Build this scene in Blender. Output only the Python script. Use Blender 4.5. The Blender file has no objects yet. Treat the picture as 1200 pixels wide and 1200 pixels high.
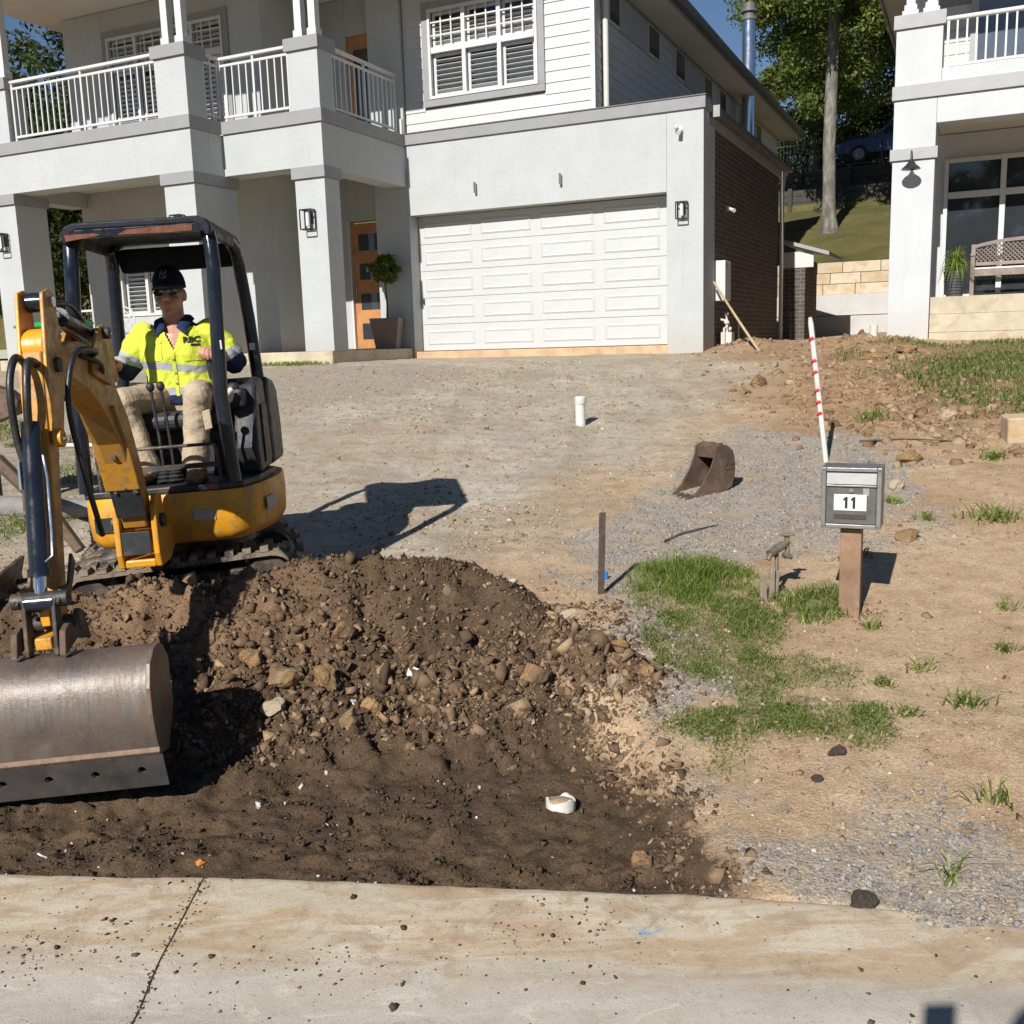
import bpy, bmesh, math, random
import numpy as np
from mathutils import Vector, Matrix, Euler
from mathutils.bvhtree import BVHTree

random.seed(7)
rng = np.random.default_rng(11)
R = math.radians
scene = bpy.context.scene
col = scene.collection

# ------------------------------------------------------------------ camera
CAM_H = 1.6
PITCH, ROLL, FPX = R(9.679), R(1.743), 1164.8
cam_d = bpy.data.cameras.new("camera")
cam = bpy.data.objects.new("camera", cam_d)
col.objects.link(cam)
_f = Vector((0, math.cos(PITCH), -math.sin(PITCH)))
_r0 = Vector((1, 0, 0))
_d0 = _f.cross(_r0)
_r = math.cos(ROLL) * _r0 + math.sin(ROLL) * _d0
_d = -math.sin(ROLL) * _r0 + math.cos(ROLL) * _d0
cam.matrix_world = Matrix(((_r.x, -_d.x, -_f.x, 0), (_r.y, -_d.y, -_f.y, 0), (_r.z, -_d.z, -_f.z, CAM_H), (0, 0, 0, 1)))
cam_d.sensor_width = 36
cam_d.sensor_fit = 'HORIZONTAL'
cam_d.lens = FPX / 1200 * 36
cam_d.clip_start = 0.05
cam_d.clip_end = 3000
scene.camera = cam

# ------------------------------------------------------------------ sky and sun
SUN_AZ, SUN_EL = R(26.0), R(35.0)      # the light travels towards this azimuth (from +Y to +X)
world = bpy.data.worlds.new("World")
scene.world = world
world.use_nodes = True
wn = world.node_tree
wn.nodes.clear()
sky = wn.nodes.new('ShaderNodeTexSky')
sky.sky_type = 'NISHITA'
sky.sun_disc = False
sky.sun_elevation = SUN_EL
sky.sun_rotation = SUN_AZ + math.pi
sky.air_density = 0.8
sky.dust_density = 0.0
sky.ozone_density = 3.0
bg = wn.nodes.new('ShaderNodeBackground')
bg.inputs['Strength'].default_value = 0.058
wo = wn.nodes.new('ShaderNodeOutputWorld')
wn.links.new(sky.outputs[0], bg.inputs[0])
wn.links.new(bg.outputs[0], wo.inputs[0])
sun_d = bpy.data.lights.new("sun", 'SUN')
sun_d.energy = 5.0
sun_d.angle = R(0.53)
sun_d.color = (1.0, 0.965, 0.91)
sun = bpy.data.objects.new("sun", sun_d)
col.objects.link(sun)
sdir = Vector((math.sin(SUN_AZ) * math.cos(SUN_EL), math.cos(SUN_AZ) * math.cos(SUN_EL), -math.sin(SUN_EL)))
sun.rotation_euler = sdir.to_track_quat('-Z', 'Y').to_euler()
sun.location = (-6, -12, 14)
scene.view_settings.view_transform = 'Standard'
scene.view_settings.look = 'None'
scene.view_settings.gamma = 1
scene.view_settings.exposure = 0.36
scene.view_settings.use_curve_mapping = False
try:
    scene.cycles.use_denoising = True
    scene.cycles.max_bounces = 5
    scene.cycles.diffuse_bounces = 3
    scene.cycles.adaptive_threshold = 0.012
    scene.cycles.transparent_max_bounces = 12
except Exception:
    pass

# ------------------------------------------------------------------ helpers: materials
MATS = {}
def srgb(r, g, b):
    def c(v):
        v /= 255.0
        return v / 12.92 if v <= 0.04045 else ((v + 0.055) / 1.055) ** 2.4
    return (c(r), c(g), c(b))

class NT:
    def __init__(s, name):
        s.m = bpy.data.materials.new(name)
        s.m.use_nodes = True
        s.t = s.m.node_tree
        s.t.nodes.clear()
        s.out = s.n('ShaderNodeOutputMaterial')
        s.b = s.n('ShaderNodeBsdfPrincipled')
        s.l(s.b.outputs[0], s.out.inputs[0])
        MATS[name] = s.m
    def n(s, t, **kw):
        x = s.t.nodes.new(t)
        for k, v in kw.items():
            setattr(x, k, v)
        return x
    def l(s, a, b):
        s.t.links.new(a, b)
    def inp(s, name, v):
        s.b.inputs[name].default_value = v
    def coord(s, scale=(1, 1, 1), kind='Object'):
        tc = s.n('ShaderNodeTexCoord')
        mp = s.n('ShaderNodeMapping')
        mp.inputs['Scale'].default_value = scale
        s.l(tc.outputs[kind], mp.inputs[0])
        return mp.outputs[0]
    def noise(s, vec, scale, detail=5, rough=.6, dist=0):
        x = s.n('ShaderNodeTexNoise')
        x.inputs['Scale'].default_value = scale
        x.inputs['Detail'].default_value = detail
        x.inputs['Roughness'].default_value = rough
        x.inputs['Distortion'].default_value = dist
        if vec is not None:
            s.l(vec, x.inputs['Vector'])
        return x.outputs[0]
    def ramp(s, fac, pts):
        x = s.n('ShaderNodeValToRGB')
        e = x.color_ramp.elements
        while len(e) < len(pts):
            e.new(0.5)
        for i, (p, c) in enumerate(pts):
            e[i].position = p
            e[i].color = (c[0], c[1], c[2], 1) if not isinstance(c, (int, float)) else (c, c, c, 1)
        s.l(fac, x.inputs[0])
        return x.outputs[0]
    def mix(s, fac, a, b, mode='MIX'):
        x = s.n('ShaderNodeMix', data_type='RGBA', blend_type=mode)
        for sock, v in ((x.inputs[0], fac), (x.inputs[6], a), (x.inputs[7], b)):
            if isinstance(v, (int, float)):
                sock.default_value = v
            elif isinstance(v, (tuple, list)):
                sock.default_value = (v[0], v[1], v[2], 1)
            else:
                s.l(v, sock)
        return x.outputs[2]
    def math(s, op, a, b=None):
        x = s.n('ShaderNodeMath', operation=op)
        for i, v in enumerate((a, b)):
            if v is None:
                continue
            if isinstance(v, (int, float)):
                x.inputs[i].default_value = v
            else:
                s.l(v, x.inputs[i])
        return x.outputs[0]
    def bump(s, h, strength=.3, dist=.01):
        x = s.n('ShaderNodeBump')
        x.inputs['Strength'].default_value = strength
        x.inputs['Distance'].default_value = dist
        s.l(h, x.inputs['Height'])
        s.l(x.outputs[0], s.b.inputs['Normal'])
        return x
    def attr(s, name):
        x = s.n('ShaderNodeAttribute')
        x.attribute_name = name
        return x

def mat(name, c, rough=.6, metal=0, var=.12, vs=6, bump=.15, bs=60, bd=.004, dirt=None, spec=.5, rv=.15, kind='Object'):
    """plain procedural material: colour variation, optional dirt/wear, roughness variation and fine relief"""
    if name in MATS:
        return MATS[name]
    t = NT(name)
    v = t.coord(kind=kind)
    n1 = t.noise(v, vs, 6, .65)
    lo = tuple(max(0, x * (1 - var)) for x in c)
    hi = tuple(min(1, x * (1 + var)) for x in c)
    cc = t.ramp(n1, [(.3, lo), (.7, hi)])
    if dirt:
        dc, ds, th, amt = dirt
        dn = t.noise(v, ds, 8, .7, .3)
        f = t.ramp(dn, [(th, 0.0), (min(.99, th + .12), amt)])
        cc = t.mix(f, cc, dc)
    t.l(cc, t.b.inputs['Base Color'])
    t.inp('Metallic', metal)
    t.inp('Specular IOR Level', spec)
    rr = t.ramp(t.noise(v, vs * 2.3, 5), [(.3, max(.02, rough - rv)), (.7, min(1, rough + rv))])
    t.l(rr, t.b.inputs['Roughness'])
    if bump:
        t.bump(t.noise(v, bs, 4), bump, bd)
    return t.m

# ------------------------------------------------------------------ helpers: meshes
class MB:
    """collects geometry, build() links it as one mesh object"""
    def __init__(s):
        s.v, s.f, s.m = [], [], []
        s.mi = 0
    def add(s, vs, fs, M=None):
        o = len(s.v)
        for p in vs:
            p = Vector(p)
            s.v.append(M @ p if M is not None else p)
        for f in fs:
            s.f.append([i + o for i in f])
            s.m.append(s.mi)
        return s
    def box(s, x0, x1, y0, y1, z0, z1, M=None):
        vs = [(x0, y0, z0), (x1, y0, z0), (x1, y1, z0), (x0, y1, z0), (x0, y0, z1), (x1, y0, z1), (x1, y1, z1), (x0, y1, z1)]
        fs = [(0, 3, 2, 1), (4, 5, 6, 7), (0, 1, 5, 4), (1, 2, 6, 5), (2, 3, 7, 6), (3, 0, 4, 7)]
        return s.add(vs, fs, M)
    def prism(s, poly, d0, d1, axis='x', M=None):
        """poly of 2D points swept along an axis: axis x -> poly is (y,z); y -> (x,z); z -> (x,y)"""
        n = len(poly)
        def P(p, d):
            return (d, p[0], p[1]) if axis == 'x' else ((p[0], d, p[1]) if axis == 'y' else (p[0], p[1], d))
        vs = [P(p, d0) for p in poly] + [P(p, d1) for p in poly]
        fs = [list(range(n))[::-1], list(range(n, 2 * n))]
        for i in range(n):
            j = (i + 1) % n
            fs.append((i, j, j + n, i + n))
        return s.add(vs, fs, M)
    def ring(s, pts, rad, n=10, cap=True, M=None, squash=None):
        """tube through points; rad a number, a list or a list of (rx,ry)"""
        pts = [Vector(p) for p in pts]
        k = len(pts)
        vs, fs = [], []
        up = None
        for i in range(k):
            a = pts[max(0, i - 1)]
            b = pts[min(k - 1, i + 1)]
            t = (b - a)
            t = t.normalized() if t.length > 1e-9 else Vector((0, 0, 1))
            if up is None:
                ref = Vector((0, 0, 1)) if abs(t.z) < .9 else Vector((0, 1, 0))
                e1 = t.cross(ref).normalized()
            else:
                e1 = (up - t * up.dot(t)).normalized()
            up = e1
            e2 = t.cross(e1)
            r = rad[i] if isinstance(rad, (list, tuple)) else rad
            rx, ry = r if isinstance(r, (list, tuple)) else (r, r)
            for j in range(n):
                q = 2 * math.pi * j / n
                vs.append(pts[i] + e1 * (rx * math.cos(q)) + e2 * (ry * math.sin(q)))
        for i in range(k - 1):
            for j in range(n):
                j2 = (j + 1) % n
                fs.append((i * n + j, i * n + j2, (i + 1) * n + j2, (i + 1) * n + j))
        if cap:
            fs.append([j for j in range(n)][::-1])
            fs.append([(k - 1) * n + j for j in range(n)])
        return s.add(vs, fs, M)
    def cyl(s, a, b, r0, r1=None, n=14, M=None):
        return s.ring([a, b], [r0, r0 if r1 is None else r1], n, True, M)
    def lathe(s, prof, n=20, M=None):
        """profile of (r,z) about z"""
        vs, fs = [], []
        k = len(prof)
        for r, z in prof:
            for j in range(n):
                q = 2 * math.pi * j / n
                vs.append((r * math.cos(q), r * math.sin(q), z))
        for i in range(k - 1):
            for j in range(n):
                j2 = (j + 1) % n
                fs.append((i * n + j, i * n + j2, (i + 1) * n + j2, (i + 1) * n + j))
        fs.append([j for j in range(n)][::-1])
        fs.append([(k - 1) * n + j for j in range(n)])
        return s.add(vs, fs, M)
    def ball(s, c, r, nu=12, nv=8, M=None):
        rx, ry, rz = r if isinstance(r, (tuple, list)) else (r, r, r)
        vs, fs = [(c[0], c[1], c[2] + rz)], []
        for i in range(1, nv):
            a = math.pi * i / nv
            for j in range(nu):
                q = 2 * math.pi * j / nu
                vs.append((c[0] + rx * math.sin(a) * math.cos(q), c[1] + ry * math.sin(a) * math.sin(q), c[2] + rz * math.cos(a)))
        vs.append((c[0], c[1], c[2] - rz))
        for j in range(nu):
            fs.append((0, 1 + j, 1 + (j + 1) % nu))
            fs.append((len(vs) - 1, len(vs) - 1 - nu + (j + 1) % nu, len(vs) - 1 - nu + j))
        for i in range(nv - 2):
            for j in range(nu):
                a = 1 + i * nu + j
                b = 1 + i * nu + (j + 1) % nu
                fs.append((a, a + nu, b + nu, b))
        return s.add(vs, fs, M)
    def mesh(s, name, mats, smooth=None):
        me = bpy.data.meshes.new(name)
        me.from_pydata([tuple(p) for p in s.v], [], s.f)
        if not isinstance(mats, (list, tuple)):
            mats = [mats]
        for m in mats:
            me.materials.append(m)
        if len(mats) > 1:
            me.polygons.foreach_set('material_index', s.m)
        bm = bmesh.new()
        bm.from_mesh(me)
        bmesh.ops.recalc_face_normals(bm, faces=bm.faces)
        bm.to_mesh(me)
        bm.free()
        if smooth:
            me.polygons.foreach_set('use_smooth', [True] * len(me.polygons))
            try:
                me.set_sharp_from_angle(angle=R(smooth))
            except Exception:
                pass
        me.update()
        return me
    def build(s, name, mats, parent=None, smooth=None, bevel=0, seg=2):
        return link(name, s.mesh(name, mats, smooth), parent, bevel, seg)

def link(name, me, parent=None, bevel=0, seg=2):
    o = bpy.data.objects.new(name, me)
    col.objects.link(o)
    if parent is not None:
        o.parent = parent
    if bevel:
        b = o.modifiers.new('bevel', 'BEVEL')
        b.width = bevel
        b.segments = seg
        b.limit_method = 'ANGLE'
        b.angle_limit = R(40)
        b.harden_normals = False
    return o
def empty(name, loc=(0, 0, 0), rz=0, rot=None, parent=None):
    o = bpy.data.objects.new(name, None)
    col.objects.link(o)
    o.location = loc
    o.rotation_euler = rot if rot is not None else (0, 0, rz)
    o.empty_display_size = .1
    if parent is not None:
        o.parent = parent
    return o
def tag(o, label=None, cat=None, group=None, kind=None):
    if label: o['label'] = label
    if cat: o['category'] = cat
    if group: o['group'] = group
    if kind: o['kind'] = kind
    return o
def bx(name, x0, x1, y0, y1, z0, z1, m, parent, bevel=0):
    return MB().box(x0, x1, y0, y1, z0, z1).build(name, m, parent, bevel=bevel)
def copies(name, me, parent, locs):
    out = []
    for p in locs:
        o = link(name, me, parent)
        o.location = p
        out.append(o)
    return out
def text_mesh(body, size, depth=.001, bold=0.0, sx=1.0):
    cu = bpy.data.curves.new('text_curve', 'FONT')
    cu.body = body
    cu.size = size
    cu.extrude = depth
    cu.offset = bold
    cu.align_x = 'CENTER'
    cu.align_y = 'CENTER'
    cu.resolution_u = 3
    to = bpy.data.objects.new('text_tmp', cu)
    col.objects.link(to)
    dg = bpy.context.evaluated_depsgraph_get()
    me = bpy.data.meshes.new_from_object(to.evaluated_get(dg))
    bpy.data.objects.remove(to)
    bpy.data.curves.remove(cu)
    for v_ in me.vertices:
        v_.co.x *= sx
    return me
def remeshed(mb, vox, smooth_it=4, fac=.5):
    """voxel-remesh the collected volumes into one continuous skin; returns a mesh"""
    o = mb.build('tmp_body', [], None)
    rm = o.modifiers.new('r', 'REMESH')
    rm.mode = 'VOXEL'
    rm.voxel_size = vox
    if smooth_it:
        sm = o.modifiers.new('s', 'SMOOTH')
        sm.factor = fac
        sm.iterations = smooth_it
    dg = bpy.context.evaluated_depsgraph_get()
    me = bpy.data.meshes.new_from_object(o.evaluated_get(dg))
    bpy.data.objects.remove(o)
    me.polygons.foreach_set('use_smooth', [True] * len(me.polygons))
    return me

# ------------------------------------------------------------------ helpers: numpy noise
_tab = np.random.default_rng(3).random((256, 256))
def vnoise(x, y, s=0):
    x = np.asarray(x, float) + 37.13 * s + 1000
    y = np.asarray(y, float) + 91.7 * s + 1000
    xi = np.floor(x).astype(int)
    yi = np.floor(y).astype(int)
    fx, fy = x - xi, y - yi
    fx = fx * fx * fx * (fx * (fx * 6 - 15) + 10)
    fy = fy * fy * fy * (fy * (fy * 6 - 15) + 10)
    g = lambda i, j: _tab[(xi + i) & 255, (yi + j) & 255]
    return (g(0, 0) * (1 - fx) + g(1, 0) * fx) * (1 - fy) + (g(0, 1) * (1 - fx) + g(1, 1) * fx) * fy - .5
def fbm(x, y, sc, oct=4, s=0, gain=.5):
    out, a, f = 0, 1.0, sc
    for k in range(oct):
        out = out + a * vnoise(x * f, y * f, s + k)
        a *= gain
        f *= 2.03
    return out
def sstep(a, b, x):
    t = np.clip((x - a) / (b - a), 0, 1)
    return t * t * (3 - 2 * t)
def poly_mask(X, Y, poly, soft=.1, wob=.12, ws=3.0, s=0):
    """soft signed-distance mask of a world-space polygon with a wobbling edge"""
    X = np.asarray(X, float); Y = np.asarray(Y, float)
    P = np.array(poly)
    inside = np.zeros(X.shape, bool)
    d2 = np.full(X.shape, 1e9)
    n = len(P)
    for i in range(n):
        x0, y0 = P[i]; x1, y1 = P[(i + 1) % n]
        c = ((y0 > Y) != (y1 > Y)) & (X < (x1 - x0) * (Y - y0) / (y1 - y0 + 1e-12) + x0)
        inside ^= c
        ex, ey = x1 - x0, y1 - y0
        t = np.clip(((X - x0) * ex + (Y - y0) * ey) / (ex * ex + ey * ey + 1e-12), 0, 1)
        d2 = np.minimum(d2, (X - x0 - t * ex) ** 2 + (Y - y0 - t * ey) ** 2)
    sd = np.where(inside, 1, -1) * np.sqrt(d2)
    sd = sd + wob * 2 * fbm(X, Y, ws, 4, s)
    return sstep(-soft, soft, sd)
# ------------------------------------------------------------------ site geometry
HYAW = R(-25.16)
HO = np.array([3.183, 16.339, 1.324])                   # garage front right corner at ground level
HU = np.array([math.cos(HYAW), math.sin(HYAW), 0])      # along the facade, to the right
HV = np.array([-math.sin(HYAW), math.cos(HYAW), 0])     # into the house
RO = np.array([5.73, 15.2, 1.522])                      # neighbour's pillar corner
def hw(a, b, z=0):
    return HO + a * HU + b * HV + np.array([0, 0, z])

_cp = []
for x_ in (-9, -5, -3, -1, .5):
    _cp.append((x_, 2.69 - .13 * x_, 0.0))
for x_, y_ in ((1.35, 2.46), (2.2, 2.15), (3.2, 1.75), (5, 1.3), (8, .6)):
    _cp.append((x_, y_, 0.0))
_cp += [(-7, 5.2, .18), (-4, 5.2, .16), (-1.8, 5.5, .16), (0, 5.2, .22), (.5, 5.25, .24), (1.7, 4.85, .20), (3.2, 4.5, .24), (5.5, 4.6, .38),
        (.75, 10.2, .745), (-3, 9.2, .66), (3.8, 9, .76), (6.3, 9, .92), (-7, 10, .7), (10, 9, 1.0), (5.2, 12.4, 1.22)]
for a_, b_, z_ in ((-15, -3.7, .02), (-11, -3.7, .02), (-7.6, -3.5, .01), (-5.5, -2.7, .02), (-5.3, -.3, .03), (-3, -.1, .02), (-1, -.1, .02), (0.2, -.2, .0), (.3, 3, .06), (.5, 7, .1), (1.2, 11, .2), (-8, 6, .05), (-14, 4, .05)):
    p_ = hw(a_, b_, z_)
    _cp.append((p_[0], p_[1], p_[2]))
for a_, b_, z_ in ((0, -.1, 0), (.7, -.1, -.09), (1.9, -.1, -.085), (4, -.1, -.1), (-.4, 1.5, .05), (.5, 6, .1)):
    p_ = RO + a_ * HU + b_ * HV
    _cp.append((p_[0], p_[1], 1.522 + z_))
_cp = np.array(_cp, float)
def _U(r2):
    return .5 * r2 * np.log(r2 + 1e-9)
def _tps(P, lam=.02):
    n = len(P)
    d = ((P[:, None, :2] - P[None, :, :2]) ** 2).sum(-1)
    A = np.zeros((n + 3, n + 3))
    A[:n, :n] = _U(d) + lam * np.eye(n)
    A[:n, n] = 1; A[:n, n + 1:] = P[:, :2]
    A[n, :n] = 1; A[n + 1:, :n] = P[:, :2].T
    return np.linalg.solve(A, np.r_[P[:, 2], 0, 0, 0])
_w = _tps(_cp)
def base_z(X, Y):
    X = np.asarray(X, float); Y = np.asarray(Y, float)
    Xc, Yc = np.clip(X, -12, 14), np.clip(Y, .5, 30)
    z = _w[-3] + _w[-2] * Xc + _w[-1] * Yc
    for (px, py, _), w in zip(_cp, _w[:-3]):
        z = z + w * _U((Xc - px) ** 2 + (Yc - py) ** 2)
    return z
KERB = [(-40, 7.9), (-9, 3.86), (-1.646, 2.901), (-.986, 2.853), (.513, 2.664), (.934, 2.587), (1.353, 2.46), (2.2, 2.2), (3.4, 1.95), (9, 1.2), (40, -2.8)]
def kerb_y(X):
    K = np.array(KERB)
    return np.interp(X, K[:, 0], K[:, 1])
# spoil heap: crest points (x, y, top)
CREST = [(-4.2, 4.3, .36), (-2.9, 4.3, .42), (-2.25, 4.35, .455), (-1.75, 4.45, .50), (-1.2, 4.7, .52), (-.72, 4.85, .535), (-.36, 4.85, .535), (-.14, 4.75, .45), (.08, 4.55, .37), (.36, 4.35, .27), (.62, 4.2, .18)]
PIT = [(-9, 2.2), (.45, 2.2), (.6, 2.75), (.5, 3.2), (.42, 3.55), (.3, 3.9), (.1, 4.3), (-.5, 4.9), (-4, 4.6), (-9, 4.9)]
def heap_z(X, Y):
    C = np.array(CREST)
    best = np.full(np.shape(X), -9.0)
    for i in range(len(C) - 1):
        p, q = C[i], C[i + 1]
        ex, ey = q[0] - p[0], q[1] - p[1]
        t = np.clip(((X - p[0]) * ex + (Y - p[1]) * ey) / (ex * ex + ey * ey), 0, 1)
        d = np.hypot(X - p[0] - t * ex, Y - p[1] - t * ey)
        zt = p[2] + t * (q[2] - p[2])
        d = np.sqrt(d * d + .0025) - .05
        h = zt - np.where(d < .55, .66 * d, .363 + .50 * (d - .55))
        best = np.maximum(best, h)
    return best
def ground_z(X, Y, detail=True):
    X = np.asarray(X, float); Y = np.asarray(Y, float)
    z = base_z(X, Y)
    pit = poly_mask(X, Y, PIT, .16, .05, 3.0, 5)
    z = z * (1 - pit) + pit * (-.09 + .02 * fbm(X, Y, 2.2, 3, 8))
    # a small hollow with a soil lip right of the pit
    z = z - .05 * np.exp(-(((X - .68) / .2) ** 2 + ((Y - 3.5) / .22) ** 2))
    h = heap_z(X + .10 * fbm(X, Y, 2.5, 3, 21), Y + .10 * fbm(X, Y, 2.5, 3, 31)) + .05 * fbm(X, Y, 3.2, 3, 15)
    k = .05
    m = np.clip(.5 + .5 * (h - z) / k, 0, 1)
    z = z * (1 - m) + h * m + k * m * (1 - m)
    heap = m
    # clod-filled edge of the heap towards the gravel
    edge = np.exp(-(((X - .45) / .35) ** 2 + ((Y - 4.15) / .5) ** 2))
    if detail:
        rough = .004 + .024 * heap + .018 * pit + .014 * edge
        far = np.clip((Y - 6) / 6, 0, 1)
        z = z + rough * (fbm(X, Y, 9, 4, 40) * 1.6) + .010 * np.abs(fbm(X, Y, 22, 3, 47)) * heap * 2
        z = z + (.018 * (1 - heap) * (1 - pit)) * fbm(X, Y, 1.6, 4, 55)
        # churned clay between the driveway and the neighbour
        ch = np.exp(-(((X - 3.9) / 1.2) ** 2 + ((Y - 10.2) / 2.4) ** 2))
        z = z + ch * (.10 * np.abs(fbm(X, Y, 2.4, 4, 61)) + .03 * fbm(X, Y, 7, 3, 62))
        mound = np.exp(-(((X - 5.0) / .7) ** 2 + ((Y - 14.3) / .6) ** 2)) * .12 + np.exp(-(((X - 3.9) / .5) ** 2 + ((Y - 16.2) / .7) ** 2)) * .16
        z = z + mound * (1 + .8 * fbm(X, Y, 4, 3, 71))
        # faint wheel and track marks on the drive
        tr = sstep(5.2, 6.5, Y) * sstep(15, 12, Y) * np.exp(-((X - .2) / 1.8) ** 2)
        z = z + tr * .0018 * np.sin((X * .35 + Y * .95) * 24 + 4 * fbm(X, Y, 1.1, 3, 81))
        for off in (0.0, 1.45, 2.6):
            cx = -1.15 + off + .16 * (Y - 6) - .006 * (Y - 6) ** 2 * (1 + .3 * off)
            dd = np.abs(X - cx + .05 * fbm(X, Y, 1.3, 2, 83))
            rut = sstep(5.6, 6.6, Y) * sstep(15.5, 12.5, Y)
            z = z - rut * (.016 * np.exp(-(dd / .12) ** 2) - .010 * np.exp(-((dd - .22) / .07) ** 2)) * (.5 + 1.2 * np.clip(fbm(X, Y, .9, 2, 84) + .4, 0, 1))
        # loosened crumbs of earth round the dig
        z = z + (pit * .018 + heap * .016) * np.maximum(0, fbm(X, Y, 30, 3, 88)) * 2
    # keep the soil under the concrete kerb strip
    ky = kerb_y(X)
    near = sstep(.03, -.02, Y - ky)
    lip = sstep(.16, .0, Y - ky) * (1 - pit)
    z = z * (1 - lip) + lip * np.minimum(z, .012 + .01 * fbm(X, Y, 6, 3, 90))
    z = np.where(Y < ky - .0, np.minimum(z, -.07), z)
    z = np.where((X > 1.05) & (Y < ky) & (Y > ky - .28), np.maximum(z, -.008 + .03 * fbm(X, Y, 5, 4, 95) - .12 * (ky - Y)), z)
    return z
# ------------------------------------------------------------------ ground sheet
GRAVEL = [
    [(.15, 6.3), (.72, 6.95), (1.3, 8.3), (2.2, 9.7), (3.1, 8.6), (2.95, 7.1), (2.2, 5.8), (1.41, 5.6), (.9, 5.6), (.62, 5.1), (.45, 5.5)],
    [(.7, 2.6), (.66, 2.9), (.94, 2.98), (1.25, 2.9), (1.55, 2.75), (2.6, 2.55), (2.6, 2.1), (1.4, 2.35), (.94, 2.45)],
    [(-6.5, 15.5), (-2.3, 15.9), (-.9, 15.2), (-.7, 13.2), (-1.2, 12.0), (-2.67, 11.3), (-5.5, 12.0)],
    [(.45, 4.75), (.62, 5.1), (.8, 4.7), (.80, 4.2), (.80, 3.6), (.66, 3.3), (.55, 3.6), (.52, 4.1)],
]
GRASSP = [
    [(.62, 5.05), (1.24, 5.10), (1.30, 5.62), (.74, 5.62)],
    [(.70, 5.08), (1.20, 5.02), (1.17, 4.46), (1.34, 4.2), (1.36, 4.06), (1.10, 4.05), (1.02, 3.86), (.76, 3.86), (.72, 4.2)],
    [(.66, 3.9), (.96, 3.92), (1.36, 3.78), (1.34, 3.62), (.95, 3.56), (.76, 3.52), (.62, 3.7)],
    [(1.36, 5.14), (1.76, 5.24), (1.66, 4.91), (1.30, 4.85)],
    [(4.6, 12.5), (5.6, 14.0), (8.5, 14.1), (8.5, 9.0), (4.6, 8.3), (4.25, 8.8), (4.7, 10.4)],
]
DRIVE = [(-5, 6.0), (-.4, 5.8), (.3, 6.6), (1.4, 9.2), (2.6, 11), (3.4, 13.5), (3.6, 17), (-4, 21), (-9, 18)]
CLAY = [(2.6, 9.2), (3.4, 8.8), (4.4, 8.2), (6.5, 8), (7, 13.6), (5.2, 14.8), (4.2, 17), (3.2, 16.4), (3.3, 13), (2.7, 11)]
LEFTG = [(-9, 6.4), (-3.4, 6.6), (-3.0, 8), (-3.6, 10.5), (-9, 12)]
def zones(X, Y):
    dark = poly_mask(X, Y, PIT, .12, .10, 3.5, 5)
    hz_ = sstep(-.02, .06, heap_z(X, Y) - base_z(X, Y)) * sstep(1.0, .45, X)
    wet = fbm(X, Y, 5, 4, 33)
    dark = dark * np.clip(1.35 + .8 * wet - .55 * sstep(.10, .55, X), 0, 1)
    dark = np.clip(np.maximum(np.maximum(dark, hz_ * np.clip(1.05 + .9 * wet, 0, 1)), 0), 0, 1)
    gr = np.zeros_like(X)
    for i, p in enumerate(GRAVEL):
        gr = np.maximum(gr, poly_mask(X, Y, p, .22 if i != 2 else .5, .22 if i != 2 else .5, 2.2, 100 + i))
    gs = np.zeros_like(X)
    for i, p in enumerate(GRASSP):
        gs = np.maximum(gs, poly_mask(X, Y, p, .10 if i < 4 else .4, .12 if i < 4 else .6, 3.0 if i < 4 else 1.3, 120 + i))
    dr = poly_mask(X, Y, DRIVE, .9, .5, .9, 130)
    cl = poly_mask(X, Y, CLAY, .7, .6, .9, 140)
    lg = poly_mask(X, Y, LEFTG, .6, .5, 1.0, 150)
    # drier, paler crust high on the heap beside the machine
    dry = hz_ * np.exp(-(((X + 1.55) / .62) ** 2 + ((Y - 4.5) / .42) ** 2))
    dry = np.maximum(dry, .5 * hz_ * sstep(.15, .4, X))
    return dark, gr * (1 - dark), dr, cl, np.maximum(gs, .6 * lg), dry

def grid_mesh(name, xs, ys, zf, m):
    X, Y = np.meshgrid(xs, ys)
    Z = zf(X, Y)
    nx, ny = len(xs), len(ys)
    me = bpy.data.meshes.new(name)
    me.vertices.add(nx * ny)
    me.vertices.foreach_set('co', np.stack([X, Y, Z], -1).astype(np.float32).ravel())
    i = np.arange(ny - 1)[:, None] * nx + np.arange(nx - 1)[None]
    q = np.stack([i, i + 1, i + 1 + nx, i + nx], -1).reshape(-1)
    nf = (nx - 1) * (ny - 1)
    me.loops.add(nf * 4)
    me.loops.foreach_set('vertex_index', q.astype(np.int32))
    me.polygons.add(nf)
    me.polygons.foreach_set('loop_start', (np.arange(nf) * 4).astype(np.int32))
    me.polygons.foreach_set('use_smooth', np.ones(nf, bool))
    me.update()
    me.validate()
    me.materials.append(m)
    return me, X, Y, Z
def color_attr(me, name, arr):
    a = me.color_attributes.new(name, 'FLOAT_COLOR', 'POINT')
    a.data.foreach_set('color', np.asarray(arr, np.float32).ravel())

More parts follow.
